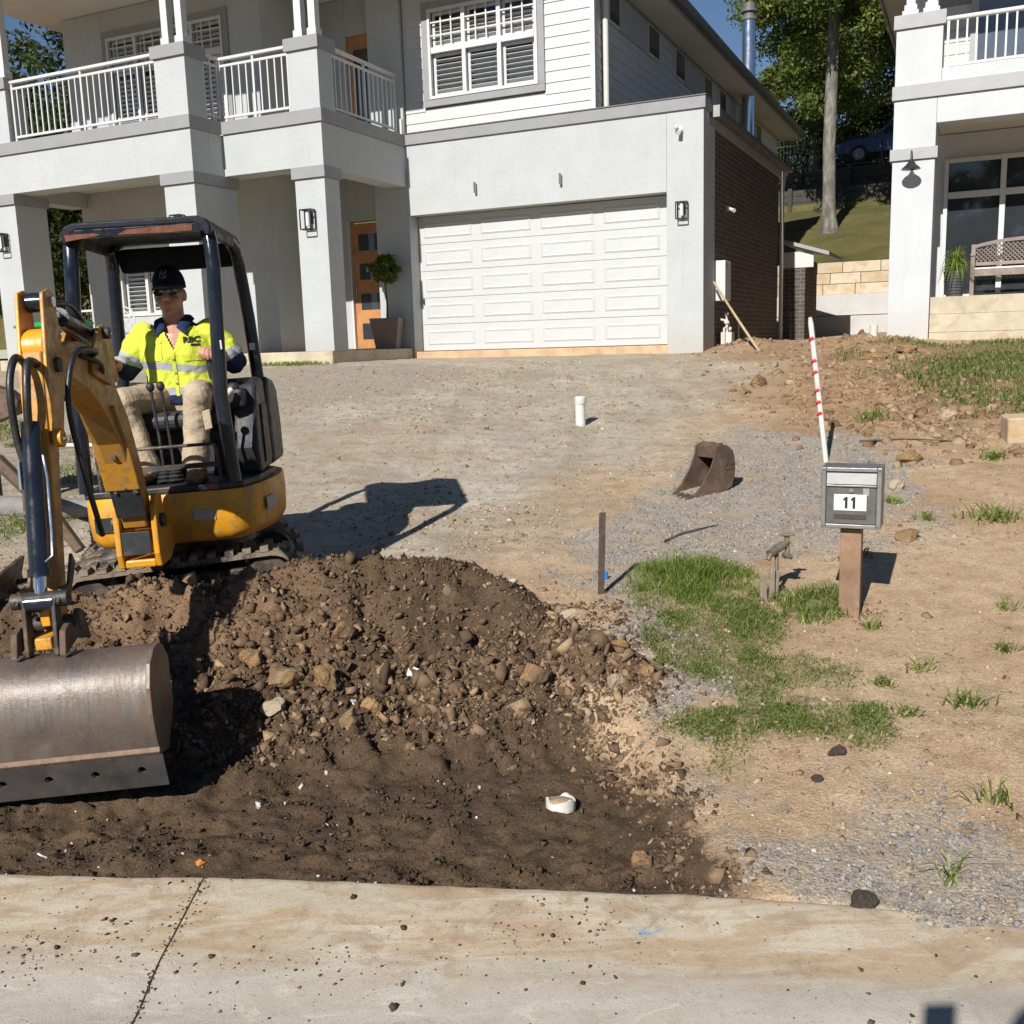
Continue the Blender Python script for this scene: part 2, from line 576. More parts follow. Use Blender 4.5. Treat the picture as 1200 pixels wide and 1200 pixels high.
def soil_material():
    t = NT('soil')
    v = t.coord()
    A, B = t.attr('zoneA'), t.attr('zoneB')
    sa, sb = t.n('ShaderNodeSeparateColor'), t.n('ShaderNodeSeparateColor')
    t.l(A.outputs['Color'], sa.inputs[0]); t.l(B.outputs['Color'], sb.inputs[0])
    dark, grav, drive = sa.outputs[0], sa.outputs[1], sa.outputs[2]
    clay, green, dry = sb.outputs[0], sb.outputs[1], sb.outputs[2]
    n1 = t.noise(v, 1.3, 5, .65, .4)
    n2 = t.noise(v, 9, 5, .7, .2)
    n3 = t.noise(v, 55, 3, .7)
    n4 = t.noise(v, 240, 2, .7)
    tan = t.ramp(n1, [(.30, (.365, .245, .145)), (.55, (.480, .350, .228)), (.75, (.560, .440, .310))])
    tan = t.mix(t.ramp(n2, [(.42, 0.0), (.62, .55)]), tan, (.330, .215, .122))
    drv = t.ramp(n1, [(.28, (.310, .255, .190)), (.48, (.415, .365, .290)), (.70, (.520, .475, .395))])
    drv = t.mix(t.ramp(n2, [(.45, 0.0), (.66, .6)]), drv, (.290, .215, .140))
    drv = t.mix(t.ramp(t.noise(v, .7, 4, .6, .6), [(.52, 0.0), (.70, .38)]), drv, (.350, .235, .140))
    cla = t.ramp(n2, [(.32, (.235, .140, .074)), (.55, (.345, .222, .128)), (.72, (.430, .295, .185))])
    c = t.mix(drive, tan, drv)
    c = t.mix(clay, c, cla)
    # crushed blue metal
    vo = t.n('ShaderNodeTexVoronoi')
    vo.inputs['Scale'].default_value = 75
    t.l(v, vo.inputs['Vector'])
    sv = t.n('ShaderNodeSeparateColor')
    t.l(vo.outputs['Color'], sv.inputs[0])
    gcol = t.ramp(sv.outputs[0], [(.0, (.150, .148, .146)), (.45, (.265, .260, .250)), (.8, (.365, .345, .310)), (1, (.520, .480, .420))])
    gcol = t.mix(t.ramp(t.noise(v, 5, 6, .7), [(.36, .10), (.60, .85)]), gcol, (.390, .315, .225))
    gf = t.ramp(t.math('ADD', grav, t.math('MULTIPLY', t.math('SUBTRACT', n2, .5), 1.3)), [(.30, 0.0), (.80, .88)])
    c = t.mix(gf, c, gcol)
    # thatch and soil stain beneath the grass
    c = t.mix(t.math('MULTIPLY', green, t.ramp(n2, [(.35, .2), (.6, .8)])), c, (.110, .105, .042))
    # damp dug soil and the drier crust
    dk = t.ramp(n2, [(.28, (.040, .026, .016)), (.5, (.077, .049, .029)), (.72, (.132, .085, .050))])
    dk = t.mix(t.ramp(n1, [(.45, 0.0), (.7, .6)]), dk, (.115, .074, .044))
    dd = t.ramp(n2, [(.30, (.150, .090, .051)), (.6, (.260, .160, .092)), (.8, (.34, .22, .13))])
    dk = t.mix(dry, dk, dd)
    df = t.ramp(t.math('ADD', dark, t.math('MULTIPLY', t.math('ADD', t.math('SUBTRACT', n2, .5), t.math('MULTIPLY', t.math('SUBTRACT', n3, .5), .7)), 1.1)), [(.36, 0.0), (.56, 1.0)])
    halo = t.ramp(t.math('ADD', dark, t.math('MULTIPLY', t.math('SUBTRACT', n2, .5), .8)), [(.04, 0.0), (.34, .72)])
    c = t.mix(halo, c, (.225, .150, .092))
    c = t.mix(df, c, dk)
    # grains
    c = t.mix(t.ramp(n4, [(.3, .38), (.5, 0.0)]), c, (.05, .035, .022))
    c = t.mix(t.ramp(n4, [(.60, 0.0), (.80, .40)]), c, (.56, .49, .39))
    c = t.mix(t.math('MULTIPLY', t.math('SUBTRACT', 1.0, df), t.ramp(n3, [(.58, 0.0), (.70, .42)])), c, (.60, .52, .41))
    c = t.mix(t.math('MULTIPLY', t.math('SUBTRACT', 1.0, df), t.ramp(n3, [(.30, .50), (.43, 0.0)])), c, (.155, .105, .066))
    n5 = t.noise(v, 115, 3, .75)
    c = t.mix(1.0, c, t.ramp(n5, [(.30, .62), (.50, 1.0), (.70, 1.30)]), 'MULTIPLY')
    t.l(c, t.b.inputs['Base Color'])
    t.inp('Roughness', .95)
    t.inp('Specular IOR Level', .18)
    vo2 = t.n('ShaderNodeTexVoronoi')
    vo2.inputs['Scale'].default_value = 95
    t.l(v, vo2.inputs['Vector'])
    h = t.math('ADD', t.math('MULTIPLY', n3, .9), t.math('MULTIPLY', n4, .45))
    h = t.math('ADD', h, t.math('MULTIPLY', vo2.outputs['Distance'], t.math('ADD', t.math('MULTIPLY', grav, .25), .25)))
    h = t.math('ADD', h, t.math('MULTIPLY', n2, .5))
    t.bump(h, .60, .013)
    return t.m
M_SOIL = soil_material()

def axis(core0, core1, step, out0, out1, n):
    core = np.arange(core0, core1 + step / 2, step)
    g = np.geomspace(step, 1, n)
    lo = core0 - np.cumsum(np.geomspace(step * 1.3, (core0 - out0) / 3, n))
    hi = core1 + np.cumsum(np.geomspace(step * 1.3, (out1 - core1) / 3, n))
    return np.r_[lo[::-1], core, hi]
xs = axis(-4.2, 5.2, .022, -260, 260, 26)
ys = [1.1]
while ys[-1] < 27:
    ys.append(ys[-1] + max(.012, .0045 * ys[-1]) * (1 if ys[-1] < 19 else 3))
ys = np.r_[[-80, -30, -10, -3, 0, .8], ys, [30, 36, 50, 90, 200]]
me, GX, GY, GZ = grid_mesh('ground', xs, ys, ground_z, M_SOIL)
zd, zg, zr, zc, zgr, zdry = zones(GX, GY)
color_attr(me, 'zoneA', np.stack([zd, zg, zr, np.ones_like(zd)], -1))
color_attr(me, 'zoneB', np.stack([zc, zgr, zdry, np.ones_like(zd)], -1))
ground = tag(link('ground', me), kind='structure')
tag(ground, 'bare sloping building site ground of tan soil, blue gravel and dug brown earth')
def gz(x, y):
    return float(ground_z(np.array([x]), np.array([y]))[0])

# ------------------------------------------------------------------ concrete kerb crossing and road
def concrete_material():
    t = NT('kerb_concrete')
    v = t.coord()
    n1 = t.noise(v, 1.7, 7, .65, .5)
    n2 = t.noise(v, 8, 8, .7, .8)
    n3 = t.noise(v, 180, 4, .7)
    c = t.ramp(n1, [(.30, (.44, .375, .280)), (.52, (.54, .470, .360)), (.72, (.63, .565, .455))])
    # soil smears dragged across it
    vs = t.coord((1.2, 5.0, 1))
    sm = t.noise(vs, 2.3, 7, .62, 1.1)
    c = t.mix(t.ramp(sm, [(.42, 0.0), (.58, .85)]), c, (.43, .305, .190))
    c = t.mix(t.ramp(n2, [(.50, 0.0), (.62, .60)]), c, (.32, .230, .150))
    # washed grey gutter along the road side
    g = t.n('ShaderNodeSeparateXYZ')
    t.l(v, g.inputs[0])
    gf = t.ramp(t.math('ADD', t.math('ADD', g.outputs[1], t.math('MULTIPLY', g.outputs[0], .06)), t.math('MULTIPLY', t.math('SUBTRACT', n2, .5), .16)), [(0.0, 1.0), (1.0, 0.0)])
    gy = t.n('ShaderNodeMapRange')
    gy.inputs['From Min'].default_value = 2.28
    gy.inputs['From Max'].default_value = 2.40
    gy.inputs['To Min'].default_value = .75
    gy.inputs['To Max'].default_value = 0
    t.l(t.math('ADD', t.math('ADD', g.outputs[1], t.math('MULTIPLY', g.outputs[0], .10)), t.math('MULTIPLY', t.math('SUBTRACT', n2, .5), .14)), gy.inputs['Value'])
    c = t.mix(gy.outputs[0], c, t.ramp(n2, [(.3, (.315, .300, .265)), (.7, (.415, .395, .350))]))
    c = t.mix(t.ramp(t.noise(v, 42, 5, .75), [(.32, .6), (.44, 0.0)]), c, (.30, .235, .165))
    c = t.mix(t.ramp(t.noise(t.coord((1, 2.6, 1)), 3.2, 6, .7, 2.2), [(.56, 0.0), (.66, .38)]), c, (.62, .56, .45))
    c = t.mix(t.ramp(n3, [(.30, .6), (.44, 0.0)]), c, (.16, .13, .10))
    c = t.mix(t.ramp(n3, [(.62, 0.0), (.8, .35)]), c, (.66, .62, .54))
    # a worn blue survey mark
    vm = t.n('ShaderNodeVectorMath', operation='DISTANCE')
    mp = t.n('ShaderNodeMapping')
    mp.inputs['Location'].default_value = (-.355, -2.515, 0)
    mp.inputs['Scale'].default_value = (1, 1.5, 1)
    mp2 = t.n('ShaderNodeMapping')
    mp2.vector_type = 'POINT'
    t.l(v, mp.inputs[0])
    cx = t.n('ShaderNodeSeparateXYZ')
    t.l(v, cx.inputs[0])
    dx = t.math('ABSOLUTE', t.math('SUBTRACT', cx.outputs[0], .335))
    dy = t.math('ABSOLUTE', t.math('SUBTRACT', cx.outputs[1], 2.50))
    inside = t.math('MULTIPLY', t.math('LESS_THAN', dx, .040), t.math('LESS_THAN', dy, .018))
    c = t.mix(t.math('MULTIPLY', inside, t.ramp(t.noise(v, 38, 5, .7), [(.47, 0.0), (.58, .75)])), c, (.12, .30, .55))
    t.l(c, t.b.inputs['Base Color'])
    t.inp('Roughness', .9)
    t.inp('Specular IOR Level', .25)
    h = t.math('ADD', t.math('MULTIPLY', n3, .6), n2)
    t.bump(h, .5, .007)
    return t.m
M_CONC = concrete_material()
def kerb_slab(x0, x1, parent=None):
    nx = max(8, int(min(x1 - x0, 6) / .03))
    us = np.linspace(0, 1, nx)
    ws = np.r_[0, .004, .012, np.linspace(.03, 1.5, 46)]
    mb = MB()
    Wg, Ug = np.meshgrid(ws, us, indexing='ij')
    Xg = x0 + (x1 - x0) * Ug
    Yg = kerb_y(Xg) - Wg
    Zg = -.012 * sstep(0, .35, Wg) - .034 * sstep(.38, .62, Wg) + .02 * sstep(.75, 1.3, Wg) + .003 * fbm(Xg, Yg, 3, 3, 12)
    Zg[0] -= .010
    Zg[1] -= .003
    Yg = Yg + np.where(Wg < .02, .012 * fbm(Xg, Wg * 0 + 3.3, 9, 3, 7), 0)
    vs = [tuple(p) for p in np.stack([Xg, Yg, Zg], -1).reshape(-1, 3)]
    nxx = len(us)
    fs = []
    for j in range(len(ws) - 1):
        for i in range(nxx - 1):
            a = j * nxx + i
            fs.append((a, a + nxx, a + nxx + 1, a + 1))
    # skirts
    o = len(vs)
    for i in range(nxx):
        p = vs[i]
        vs.append((p[0], p[1], -.2))
    for i in range(nxx - 1):
        fs.append((i, i + 1, o + i + 1, o + i))
    o2 = len(vs)
    for side in (0, nxx - 1):
        for j in range(len(ws)):
            p = vs[j * nxx + side]
            vs.append((p[0], p[1], -.2))
    L = len(ws)
    for s_, side in enumerate((0, nxx - 1)):
        for j in range(L - 1):
            fs.append((side + j * nxx, side + (j + 1) * nxx, o2 + s_ * L + j + 1, o2 + s_ * L + j))
    mb.add(vs, fs)
    return mb
kerb = kerb_slab(-.982, 2.9).build('kerb', M_CONC, smooth=50)
tag(kerb, 'soil-stained concrete kerb crossing along the road edge', kind='structure')
kerb2 = kerb_slab(-3.2, -.988).build('kerb_slab', M_CONC, kerb, smooth=50)
kerb3 = kerb_slab(2.91, 30).build('kerb_slab', M_CONC, kerb, smooth=50)
kerb4 = kerb_slab(-30, -3.21).build('kerb_slab', M_CONC, kerb, smooth=50)
jd = MB()
for k_ in range(30):
    y0_, y1_ = 2.85 - k_ * .05, 2.85 - (k_ + 1) * .05
    w0_ = 2.853 - y0_; w1_ = 2.853 - y1_
    f_ = lambda w_: float(-.012 * sstep(0, .35, w_) - .034 * sstep(.38, .62, w_) + .02 * sstep(.75, 1.3, w_)) - .006
    jd.add([(-.99, y0_, f_(w0_)), (-.98, y0_, f_(w0_)), (-.98, y1_, f_(w1_)), (-.99, y1_, f_(w1_))], [(0, 1, 2, 3)])
jd.build('joint_dirt', mat('joint_soil', (.20, .145, .095), .95, var=.3, vs=40, bump=.5), kerb)
M_ASPH = mat('asphalt', (.05, .05, .052), .9, var=.3, vs=30, bump=.6, bs=160, bd=.006)
rd = MB()
rp = []
for X in np.linspace(-40, 40, 41):
    k = float(kerb_y(X))
    rp.append((X, k - 1.48, -.035)); rp.append((X, k - 9.5, .02))
rd.add(rp, [(2 * i, 2 * i + 1, 2 * i + 3, 2 * i + 2) for i in range(40)])
tag(rd.build('road', M_ASPH), 'dark asphalt road beside the kerb', kind='structure')

# ------------------------------------------------------------------ hillside behind the houses
def lawn_material(name, c1, c2, c3):
    t = NT(name)
    v = t.coord()
    n1 = t.noise(v, .5, 6, .65)
    n2 = t.noise(v, 6, 6, .7)
    c = t.ramp(n1, [(.3, c1), (.55, c2), (.75, c3)])
    c = t.mix(t.ramp(n2, [(.45, 0.0), (.7, .5)]), c, c1)
    c = t.mix(t.ramp(t.noise(v, .9, 5, .6), [(.60, 0.0), (.72, .7)]), c, (.16, .105, .062))
    t.l(c, t.b.inputs['Base Color'])
    t.inp('Roughness', .95)
    t.inp('Specular IOR Level', .1)
    t.bump(t.noise(v, 18, 5), .8, .08)
    return t.m
M_HILL = lawn_material('hill_grass', (.075, .072, .026), (.130, .115, .045), (.195, .155, .078))
HPROF = [(12.25, .6), (12.3, 2.10), (13.2, 2.16), (15, 2.75), (17.1, 3.38), (21.9, 4.62), (22.12, 5.36), (24.0, 5.62), (24.12, 6.28), (34, 6.5), (60, 10), (120, 22), (260, 40)]
def hill_z(a, b):
    H_ = np.array(HPROF)
    return np.interp(b, H_[:, 0], H_[:, 1])
hv, hf = [], []
aa = np.r_[np.linspace(-160, -12, 12), np.linspace(-10, 14, 60), np.linspace(16, 160, 12)]
bb = np.r_[12.25, 12.3, np.linspace(12.6, 21.9, 50), 22.12, np.linspace(22.3, 24, 8), 24.12, np.linspace(25, 60, 30), 90, 160, 260]
BB_, AA_ = np.meshgrid(bb, aa, indexing='ij')
ZZ_ = hill_z(AA_, BB_) + np.where((BB_ > 12.5) & (BB_ < 21.5), .16 * fbm(AA_, BB_, .8, 4, 5), 0)
hv = [HO + a_ * HU + b_ * HV + np.array([0, 0, z_]) for a_, b_, z_ in zip(AA_.ravel(), BB_.ravel(), ZZ_.ravel())]
na = len(aa)
for j in range(len(bb) - 1):
    for i in range(na - 1):
        q = j * na + i
        hf.append((q, q + 1, q + 1 + na, q + na))
hill = MB().add(hv, hf).build('hillside', M_HILL, smooth=30)
tag(hill, 'terraced grassy hillside rising behind the houses', kind='structure')
# ------------------------------------------------------------------ house materials
def wall_coords(t):
    tc = t.n('ShaderNodeTexCoord')
    s = t.n('ShaderNodeSeparateXYZ')
    t.l(tc.outputs['Object'], s.inputs[0])
    c = t.n('ShaderNodeCombineXYZ')
    t.l(t.math('ADD', s.outputs[0], s.outputs[1]), c.inputs[0])
    t.l(s.outputs[2], c.inputs[1])
    return tc.outputs['Object'], c.outputs[0]
def render_material(name, c, relief=.35):
    t = NT(name)
    v, w = wall_coords(t)
    br = t.n('ShaderNodeTexBrick')
    br.inputs['Scale'].default_value = 1
    br.inputs['Brick Width'].default_value = .24
    br.inputs['Row Height'].default_value = .086
    br.inputs['Mortar Size'].default_value = .006
    br.inputs['Mortar Smooth'].default_value = .6
    t.l(w, br.inputs['Vector'])
    n1 = t.noise(v, 1.6, 6, .6)
    n2 = t.noise(v, 14, 6, .7)
    cc = t.ramp(n1, [(.3, tuple(x * .93 for x in c)), (.7, tuple(min(1, x * 1.05) for x in c))])
    cc = t.mix(t.ramp(n2, [(.45, 0.0), (.7, .16)]), cc, tuple(x * .8 for x in c))
    cc = t.mix(t.math('MULTIPLY', br.outputs['Fac'], t.ramp(n2, [(.4, .0), (.6, .14)])), cc, tuple(x * .7 for x in c))
    # dust splashed up from the bare ground, and thin run-off streaks
    sz = t.n('ShaderNodeSeparateXYZ')
    t.l(v, sz.inputs[0])
    mr = t.n('ShaderNodeMapRange')
    mr.inputs['From Min'].default_value = .55
    mr.inputs['From Max'].default_value = .0
    t.l(t.math('ADD', sz.outputs[2], t.math('MULTIPLY', t.math('SUBTRACT', n2, .5), .7)), mr.inputs['Value'])
    cc = t.mix(t.math('MULTIPLY', mr.outputs[0], .38), cc, (.40, .31, .22))
    stn = t.n('ShaderNodeMapping')
    stn.inputs['Scale'].default_value = (5, 5, .25)
    t.l(v, stn.inputs[0])
    cc = t.mix(t.ramp(t.noise(stn.outputs[0], 1.6, 5, .65), [(.56, 0.0), (.74, .22)]), cc, tuple(x * .72 for x in c))
    t.l(cc, t.b.inputs['Base Color'])
    t.inp('Roughness', .85)
    t.inp('Specular IOR Level', .25)
    h = t.math('SUBTRACT', t.math('MULTIPLY', t.noise(v, 45, 4), .5), t.math('MULTIPLY', br.outputs['Fac'], t.ramp(n1, [(.35, .15), (.6, .9)])))
    t.bump(h, relief, .006)
    return t.m
def brick_material(name, c1, c2, mort):
    t = NT(name)
    v, w = wall_coords(t)
    br = t.n('ShaderNodeTexBrick')
    br.inputs['Scale'].default_value = 1
    br.inputs['Brick Width'].default_value = .24
    br.inputs['Row Height'].default_value = .086
    br.inputs['Mortar Size'].default_value = .009
    br.inputs['Mortar Smooth'].default_value = .1
    br.inputs['Color1'].default_value = (*c1, 1)
    br.inputs['Color2'].default_value = (*c2, 1)
    br.inputs['Mortar'].default_value = (*mort, 1)
    t.l(w, br.inputs['Vector'])
    c = t.mix(t.ramp(t.noise(v, 9, 6, .7), [(.4, 0.0), (.7, .45)]), br.outputs['Color'], tuple(x * .6 for x in c1))
    t.l(c, t.b.inputs['Base Color'])
    t.inp('Roughness', .9)
    t.inp('Specular IOR Level', .2)
    h = t.math('SUBTRACT', t.math('MULTIPLY', t.noise(v, 70, 4), .3), t.math('MULTIPLY', br.outputs['Fac'], 1.0))
    t.bump(h, .8, .008)
    return t.m
M_REND = render_material('grey_render', (.43, .447, .446), .30)
M_REND2 = render_material('white_render', (.51, .53, .54), .06)
M_RENDD = render_material('grey_bagged_brick', (.30, .31, .31), .7)
M_BAND = mat('grey_trim', (.255, .258, .262), .75, var=.06, vs=3, bump=.1, bs=90)
M_BAND2 = mat('grey_trim_light', (.36, .36, .365), .75, var=.05, vs=3, bump=.1, bs=90)
M_WHITE = mat('white_paint', (.54, .545, .53), .5, var=.03, vs=4, bump=.05, bs=40, dirt=((.5, .47, .4), 3, .62, .2))
M_BOARD = mat('weatherboard_paint', (.495, .50, .485), .6, var=.04, vs=3, bump=.1, bs=30, dirt=((.5, .48, .42), 2.4, .6, .25))
M_DOORW = mat('garage_door_paint', (.475, .485, .48), .45, var=.03, vs=2, bump=.06, bs=300, bd=.002, dirt=((.52, .47, .38), 2.2, .60, .25))
M_BRICK = brick_material('dark_brick', (.078, .064, .057), (.125, .102, .090), (.20, .19, .175))
M_CEIL = mat('soffit_paint', (.58, .56, .50), .8, var=.04, vs=1.5, bump=.04)
M_GUT = mat('gutter_metal', (.115, .112, .110), .5, metal=.0, var=.1, vs=3, bump=.05)
M_FASC = mat('fascia_metal', (.30, .295, .28), .55, var=.08, vs=3, bump=.05)
M_ROOF = mat('roof_sheet', (.10, .10, .105), .5, var=.1, vs=2, bump=.1)
M_PIPE = mat('pvc_cream', (.56, .54, .48), .5, var=.05, vs=4, bump=.03)
M_SLAB = mat('bare_concrete', (.46, .40, .29), .9, var=.18, vs=2.5, bump=.35, bs=30, bd=.01, dirt=((.30, .21, .13), 3.5, .52, .5))
M_SILL = mat('orange_sill', (.50, .34, .21), .9, var=.2, vs=3, bump=.3, bs=40, dirt=((.36, .22, .13), 5, .5, .5))
M_BLACK = mat('black_metal', (.02, .02, .022), .4, var=.2, vs=20, bump=.05)
M_STEEL = mat('stainless_flue', (.58, .60, .62), .22, metal=1.0, var=.05, vs=3, bump=.02, rv=.06)
M_WOOD = mat('cedar_door', (.42, .20, .075), .45, var=.25, vs=3, bump=.15, bs=30)
M_ROOMDK = mat('dark_interior', (.022, .026, .035), .8, var=.3, vs=2, bump=0)
def glass_material(name, tint=(.03, .035, .04), rough=.03):
    t = NT(name)
    v = t.coord()
    t.l(t.ramp(t.noise(v, 1.2, 3), [(.3, tuple(x * .8 for x in tint)), (.7, tuple(x * 1.2 for x in tint))]), t.b.inputs['Base Color'])
    t.inp('Roughness', rough)
    t.inp('IOR', 1.52)
    t.inp('Specular IOR Level', .7)
    t.bump(t.noise(v, 1.1, 2), .02, .02)
    return t.m
M_GLASS = glass_material('window_glass')
def clear_glass():
    t = NT('clear_pane')
    v = t.coord()
    gl = t.n('ShaderNodeBsdfGlossy')
    gl.inputs['Roughness'].default_value = .02
    t.l(t.ramp(t.noise(v, 2, 2), [(0.3, (.85, .9, .95)), (.7, (1, 1, 1))]), gl.inputs['Color'])
    tr = t.n('ShaderNodeBsdfTransparent')
    fr = t.n('ShaderNodeFresnel')
    fr.inputs['IOR'].default_value = 1.5
    ge = t.n('ShaderNodeNewGeometry')
    fc = t.math('MULTIPLY', fr.outputs[0], t.math('SUBTRACT', 1.0, ge.outputs['Backfacing']))
    mx = t.n('ShaderNodeMixShader')
    t.l(fc, mx.inputs[0]); t.l(tr.outputs[0], mx.inputs[1]); t.l(gl.outputs[0], mx.inputs[2]); t.l(mx.outputs[0], t.out.inputs[0])
    return t.m
M_CLEAR = clear_glass()

house = empty('two_storey_house', HO, HYAW)
tag(house, 'two-storey grey rendered house with white weatherboards, balcony and double garage', 'house')
H = house
def hb(name, a0, a1, b0, b1, z0, z1, m, bevel=.006, parent=None):
    return bx(name, a0, a1, b0, b1, z0, z1, m, parent or H, bevel)

# garage block --------------------------------------------------------------
hb('garage_pier', -.60, 0, 0, .75, -.6, 3.80, M_REND)
hb('garage_pier', -5.42, -5.39, .0, .35, -.3, 2.585, M_REND, .003)
gw = MB()
gw.box(-5.42, -.602, 0.002, .35, 2.587, 3.80)
gw.build('garage_lintel_wall', M_REND, H)
hb('parapet_band', -5.45, .035, -.035, .36, 3.80, 3.978, M_BAND, .004)
hb('parapet_flashing', -5.46, .05, -.05, .38, 3.980, 4.0, M_GUT, .003)
hb('garage_sill', -5.38, -.602, .02, .60, -.5, .155, M_SILL, .01)
# brick side wall with its own render return
hb('brick_side_wall', -.28, -.022, .752, 6.62, -.5, 3.60, M_BRICK, 0)
hb('brick_rear_wall', -5.3, -.29, 6.4, 6.615, -.5, 3.60, M_BRICK, 0)
fs_ = hb('side_fascia', -.16, .035, .40, 7.05, 3.605, 3.74, M_FASC, .004)
gu = MB()
prof = [(.04, 3.76), (.05, 3.745), (.13, 3.745), (.15, 3.79), (.15, 3.87), (.135, 3.87), (.13, 3.80), (.055, 3.78)]
gu.prism([(p[0], p[1]) for p in prof], .42, 7.1, axis='y')
gu.build('side_gutter', M_GUT, H)
hb('gutter_end_cap', .03, .16, .395, .417, 3.72, 3.90, M_FASC, .004)
hb('garage_roof', -5.4, .03, .37, 7.06, 3.748, 3.80, M_ROOF, 0)
MB().ring([(-.01 + .075, 6.74, 3.74), (.06, 6.72, 3.55), (.045, 6.70, 3.4), (.045, 6.70, -.2)], .045, 12).build('downpipe', M_PIPE, H, 40)
# garage door: five sections, each with four raised fields
GA0, GA1, GB = -5.385, -.605, .30
door_root = hb('garage_door', GA0, GA1, GB + .03, GB + .06, .157, 2.58, M_DOORW, 0)
sec_h = (2.575 - .165) / 5
sec_me = MB().box(0, GA1 - GA0 - .01, 0, .028, .003, sec_h - .003).mesh('door_section', M_DOORW)
fw, fh, mx = .98, sec_h * .56, .115
gap = (GA1 - GA0 - .01 - 4 * fw) / 5 + .03
fl = MB()
# raised field: sunk frame line and bevelled centre
e = .028
fl.add([(0, 0, 0), (fw, 0, 0), (fw, 0, fh), (0, 0, fh), (e, -.014, e), (fw - e, -.014, e), (fw - e, -.014, fh - e), (e, -.014, fh - e),
        (2 * e, -.004, 2 * e), (fw - 2 * e, -.004, 2 * e), (fw - 2 * e, -.004, fh - 2 * e), (2 * e, -.004, fh - 2 * e)],
       [(0, 1, 5, 4), (1, 2, 6, 5), (2, 3, 7, 6), (3, 0, 4, 7), (4, 5, 9, 8), (5, 6, 10, 9), (6, 7, 11, 10), (7, 4, 8, 11), (8, 9, 10, 11)])
field_me = fl.mesh('door_field', M_DOORW)
for i in range(5):
    s_ = link('door_section', sec_me, door_root, .004)
    s_.location = (GA0 + .005, GB, .165 + i * sec_h)
    for k in range(4):
        f_ = link('door_field', field_me, door_root)
        f_.location = (GA0 + .005 + .115 + k * (GA1 - GA0 - .13) / 4, GB - .0015, .165 + i * sec_h + sec_h * .22)
hb('door_handle', GA0 + .05, GA0 + .075, GB - .03, GB - .001, 1.02, 1.12, M_BLACK, .004)

# wall lamps: a black frame box with a glass tube -----------------------------
def wall_lamp(a, b, z, s=1.0, parent=H):
    m = MB()
    w, d, h = .10 * s, .16 * s, .30 * s
    r = .008
    m.box(a - .05, a + .05, b - .012, b - .001, z - .06, z + .12)
    for x in (a - w, a + w):
        for y in (b - d, b - .03):
            m.box(x - r, x + r, y - r, y + r, z - h / 2, z + h / 2)
    for zz in (z - h / 2, z + h / 2):
        for y in (b - d, b - .03):
            m.box(a - w, a + w, y - r, y + r, zz - r, zz + r)
        for x in (a - w, a + w):
            m.box(x - r, x + r, b - d, b - .03, zz - r, zz + r)
    m.box(a - .02, a + .02, b - d + .02, b - .01, z + h / 2 - .02, z + h / 2)
    o = m.build('wall_lamp', M_BLACK, parent)
    MB().cyl((a, b - .09, z - .10 * s), (a, b - .09, z + .13 * s), .035 * s, n=14).build('lamp_tube', M_WHITE, o, 40)
    return o
wall_lamp(-.33, 0, 2.27, .85)
wall_lamp(-5.72, -2.53, 2.30)
wall_lamp(-7.72, -3.27, 2.30)
wall_lamp(-11.83, -3.27, 2.30)
# pin-off lettering brackets above the garage door, flood-light camera, small camera
for a_ in (-4.02, -2.42):
    m = MB()
    m.cyl((a_, -.05, 2.86), (a_, -.05, 3.04), .022, n=10)
    m.box(a_ - .012, a_ + .012, -.05, 0, 2.92, 2.96)
    m.build('spot_lamp', M_STEEL, H, 40)
m = MB()
m.box(-.40, -.32, -.02, 0, 3.47, 3.56)
m.cyl((-.36, -.02, 3.50), (-.37, -.13, 3.44), .032, .036, 12)
m.ball((-.42, -.07, 3.54), .035)
m.build('security_camera', M_WHITE, H, 40)
m = MB()
m.box(-.022, -.002, 1.70, 1.78, 2.42, 2.50)
m.cyl((.0, 1.74, 2.46), (.13, 1.62, 2.40), .03, .034, 12)
m.build('security_camera', M_WHITE, H, 40)
# meter box, gas meter, conduit
mb_ = hb('meter_box', -.02, .17, .80, 1.22, .86, 1.52, M_WHITE, .01)
hb('meter_sticker', .171, .173, .84, .95, 1.40, 1.48, mat('green_sticker', (.02, .35, .22), .5), 0, mb_)
gm = MB()
gm.box(.06, .24, .98, 1.20, .10, .34)
gm.cyl((.15, 1.02, .34), (.15, 1.02, .62), .022); gm.cyl((.15, 1.16, .34), (.15, 1.16, .52), .022)
gm.cyl((.15, 1.16, .52), (.0, 1.16, .56), .02); gm.ball((.15, 1.02, .50), (.05, .05, .04)); gm.ball((.16, 1.12, .40), (.06, .05, .05))
gm.cyl((.12, .95, -.2), (.12, .95, .40), .02); gm.cyl((.12, .95, .40), (.15, 1.02, .42), .02); gm.cyl((.15, 1.02, .62), (.15, 1.02, .66), .03)
gm.build('gas_meter', M_PIPE, H, 40)
MB().ring([(.03, 2.5, .1), (.03, 2.5, .48), (.03, 2.42, .55), (.03, 2.3, .56)], .015, 8).build('water_pipe', M_PIPE, H, 40)
# lean-to at the rear
lt = hb('lean_to_wall', -.1, .42, 7.6, 9.4, -.3, 1.95, M_BRICK, 0)
MB().prism([(-.2, 2.35), (.95, 1.98), (.95, 2.06), (-.2, 2.43)], 7.45, 9.7, axis='y').build('lean_to_roof', M_FASC, lt)
hb('lean_to_end', -.1, .6, 7.58, 7.60, 1.75, 2.1, M_WHITE, 0, lt)

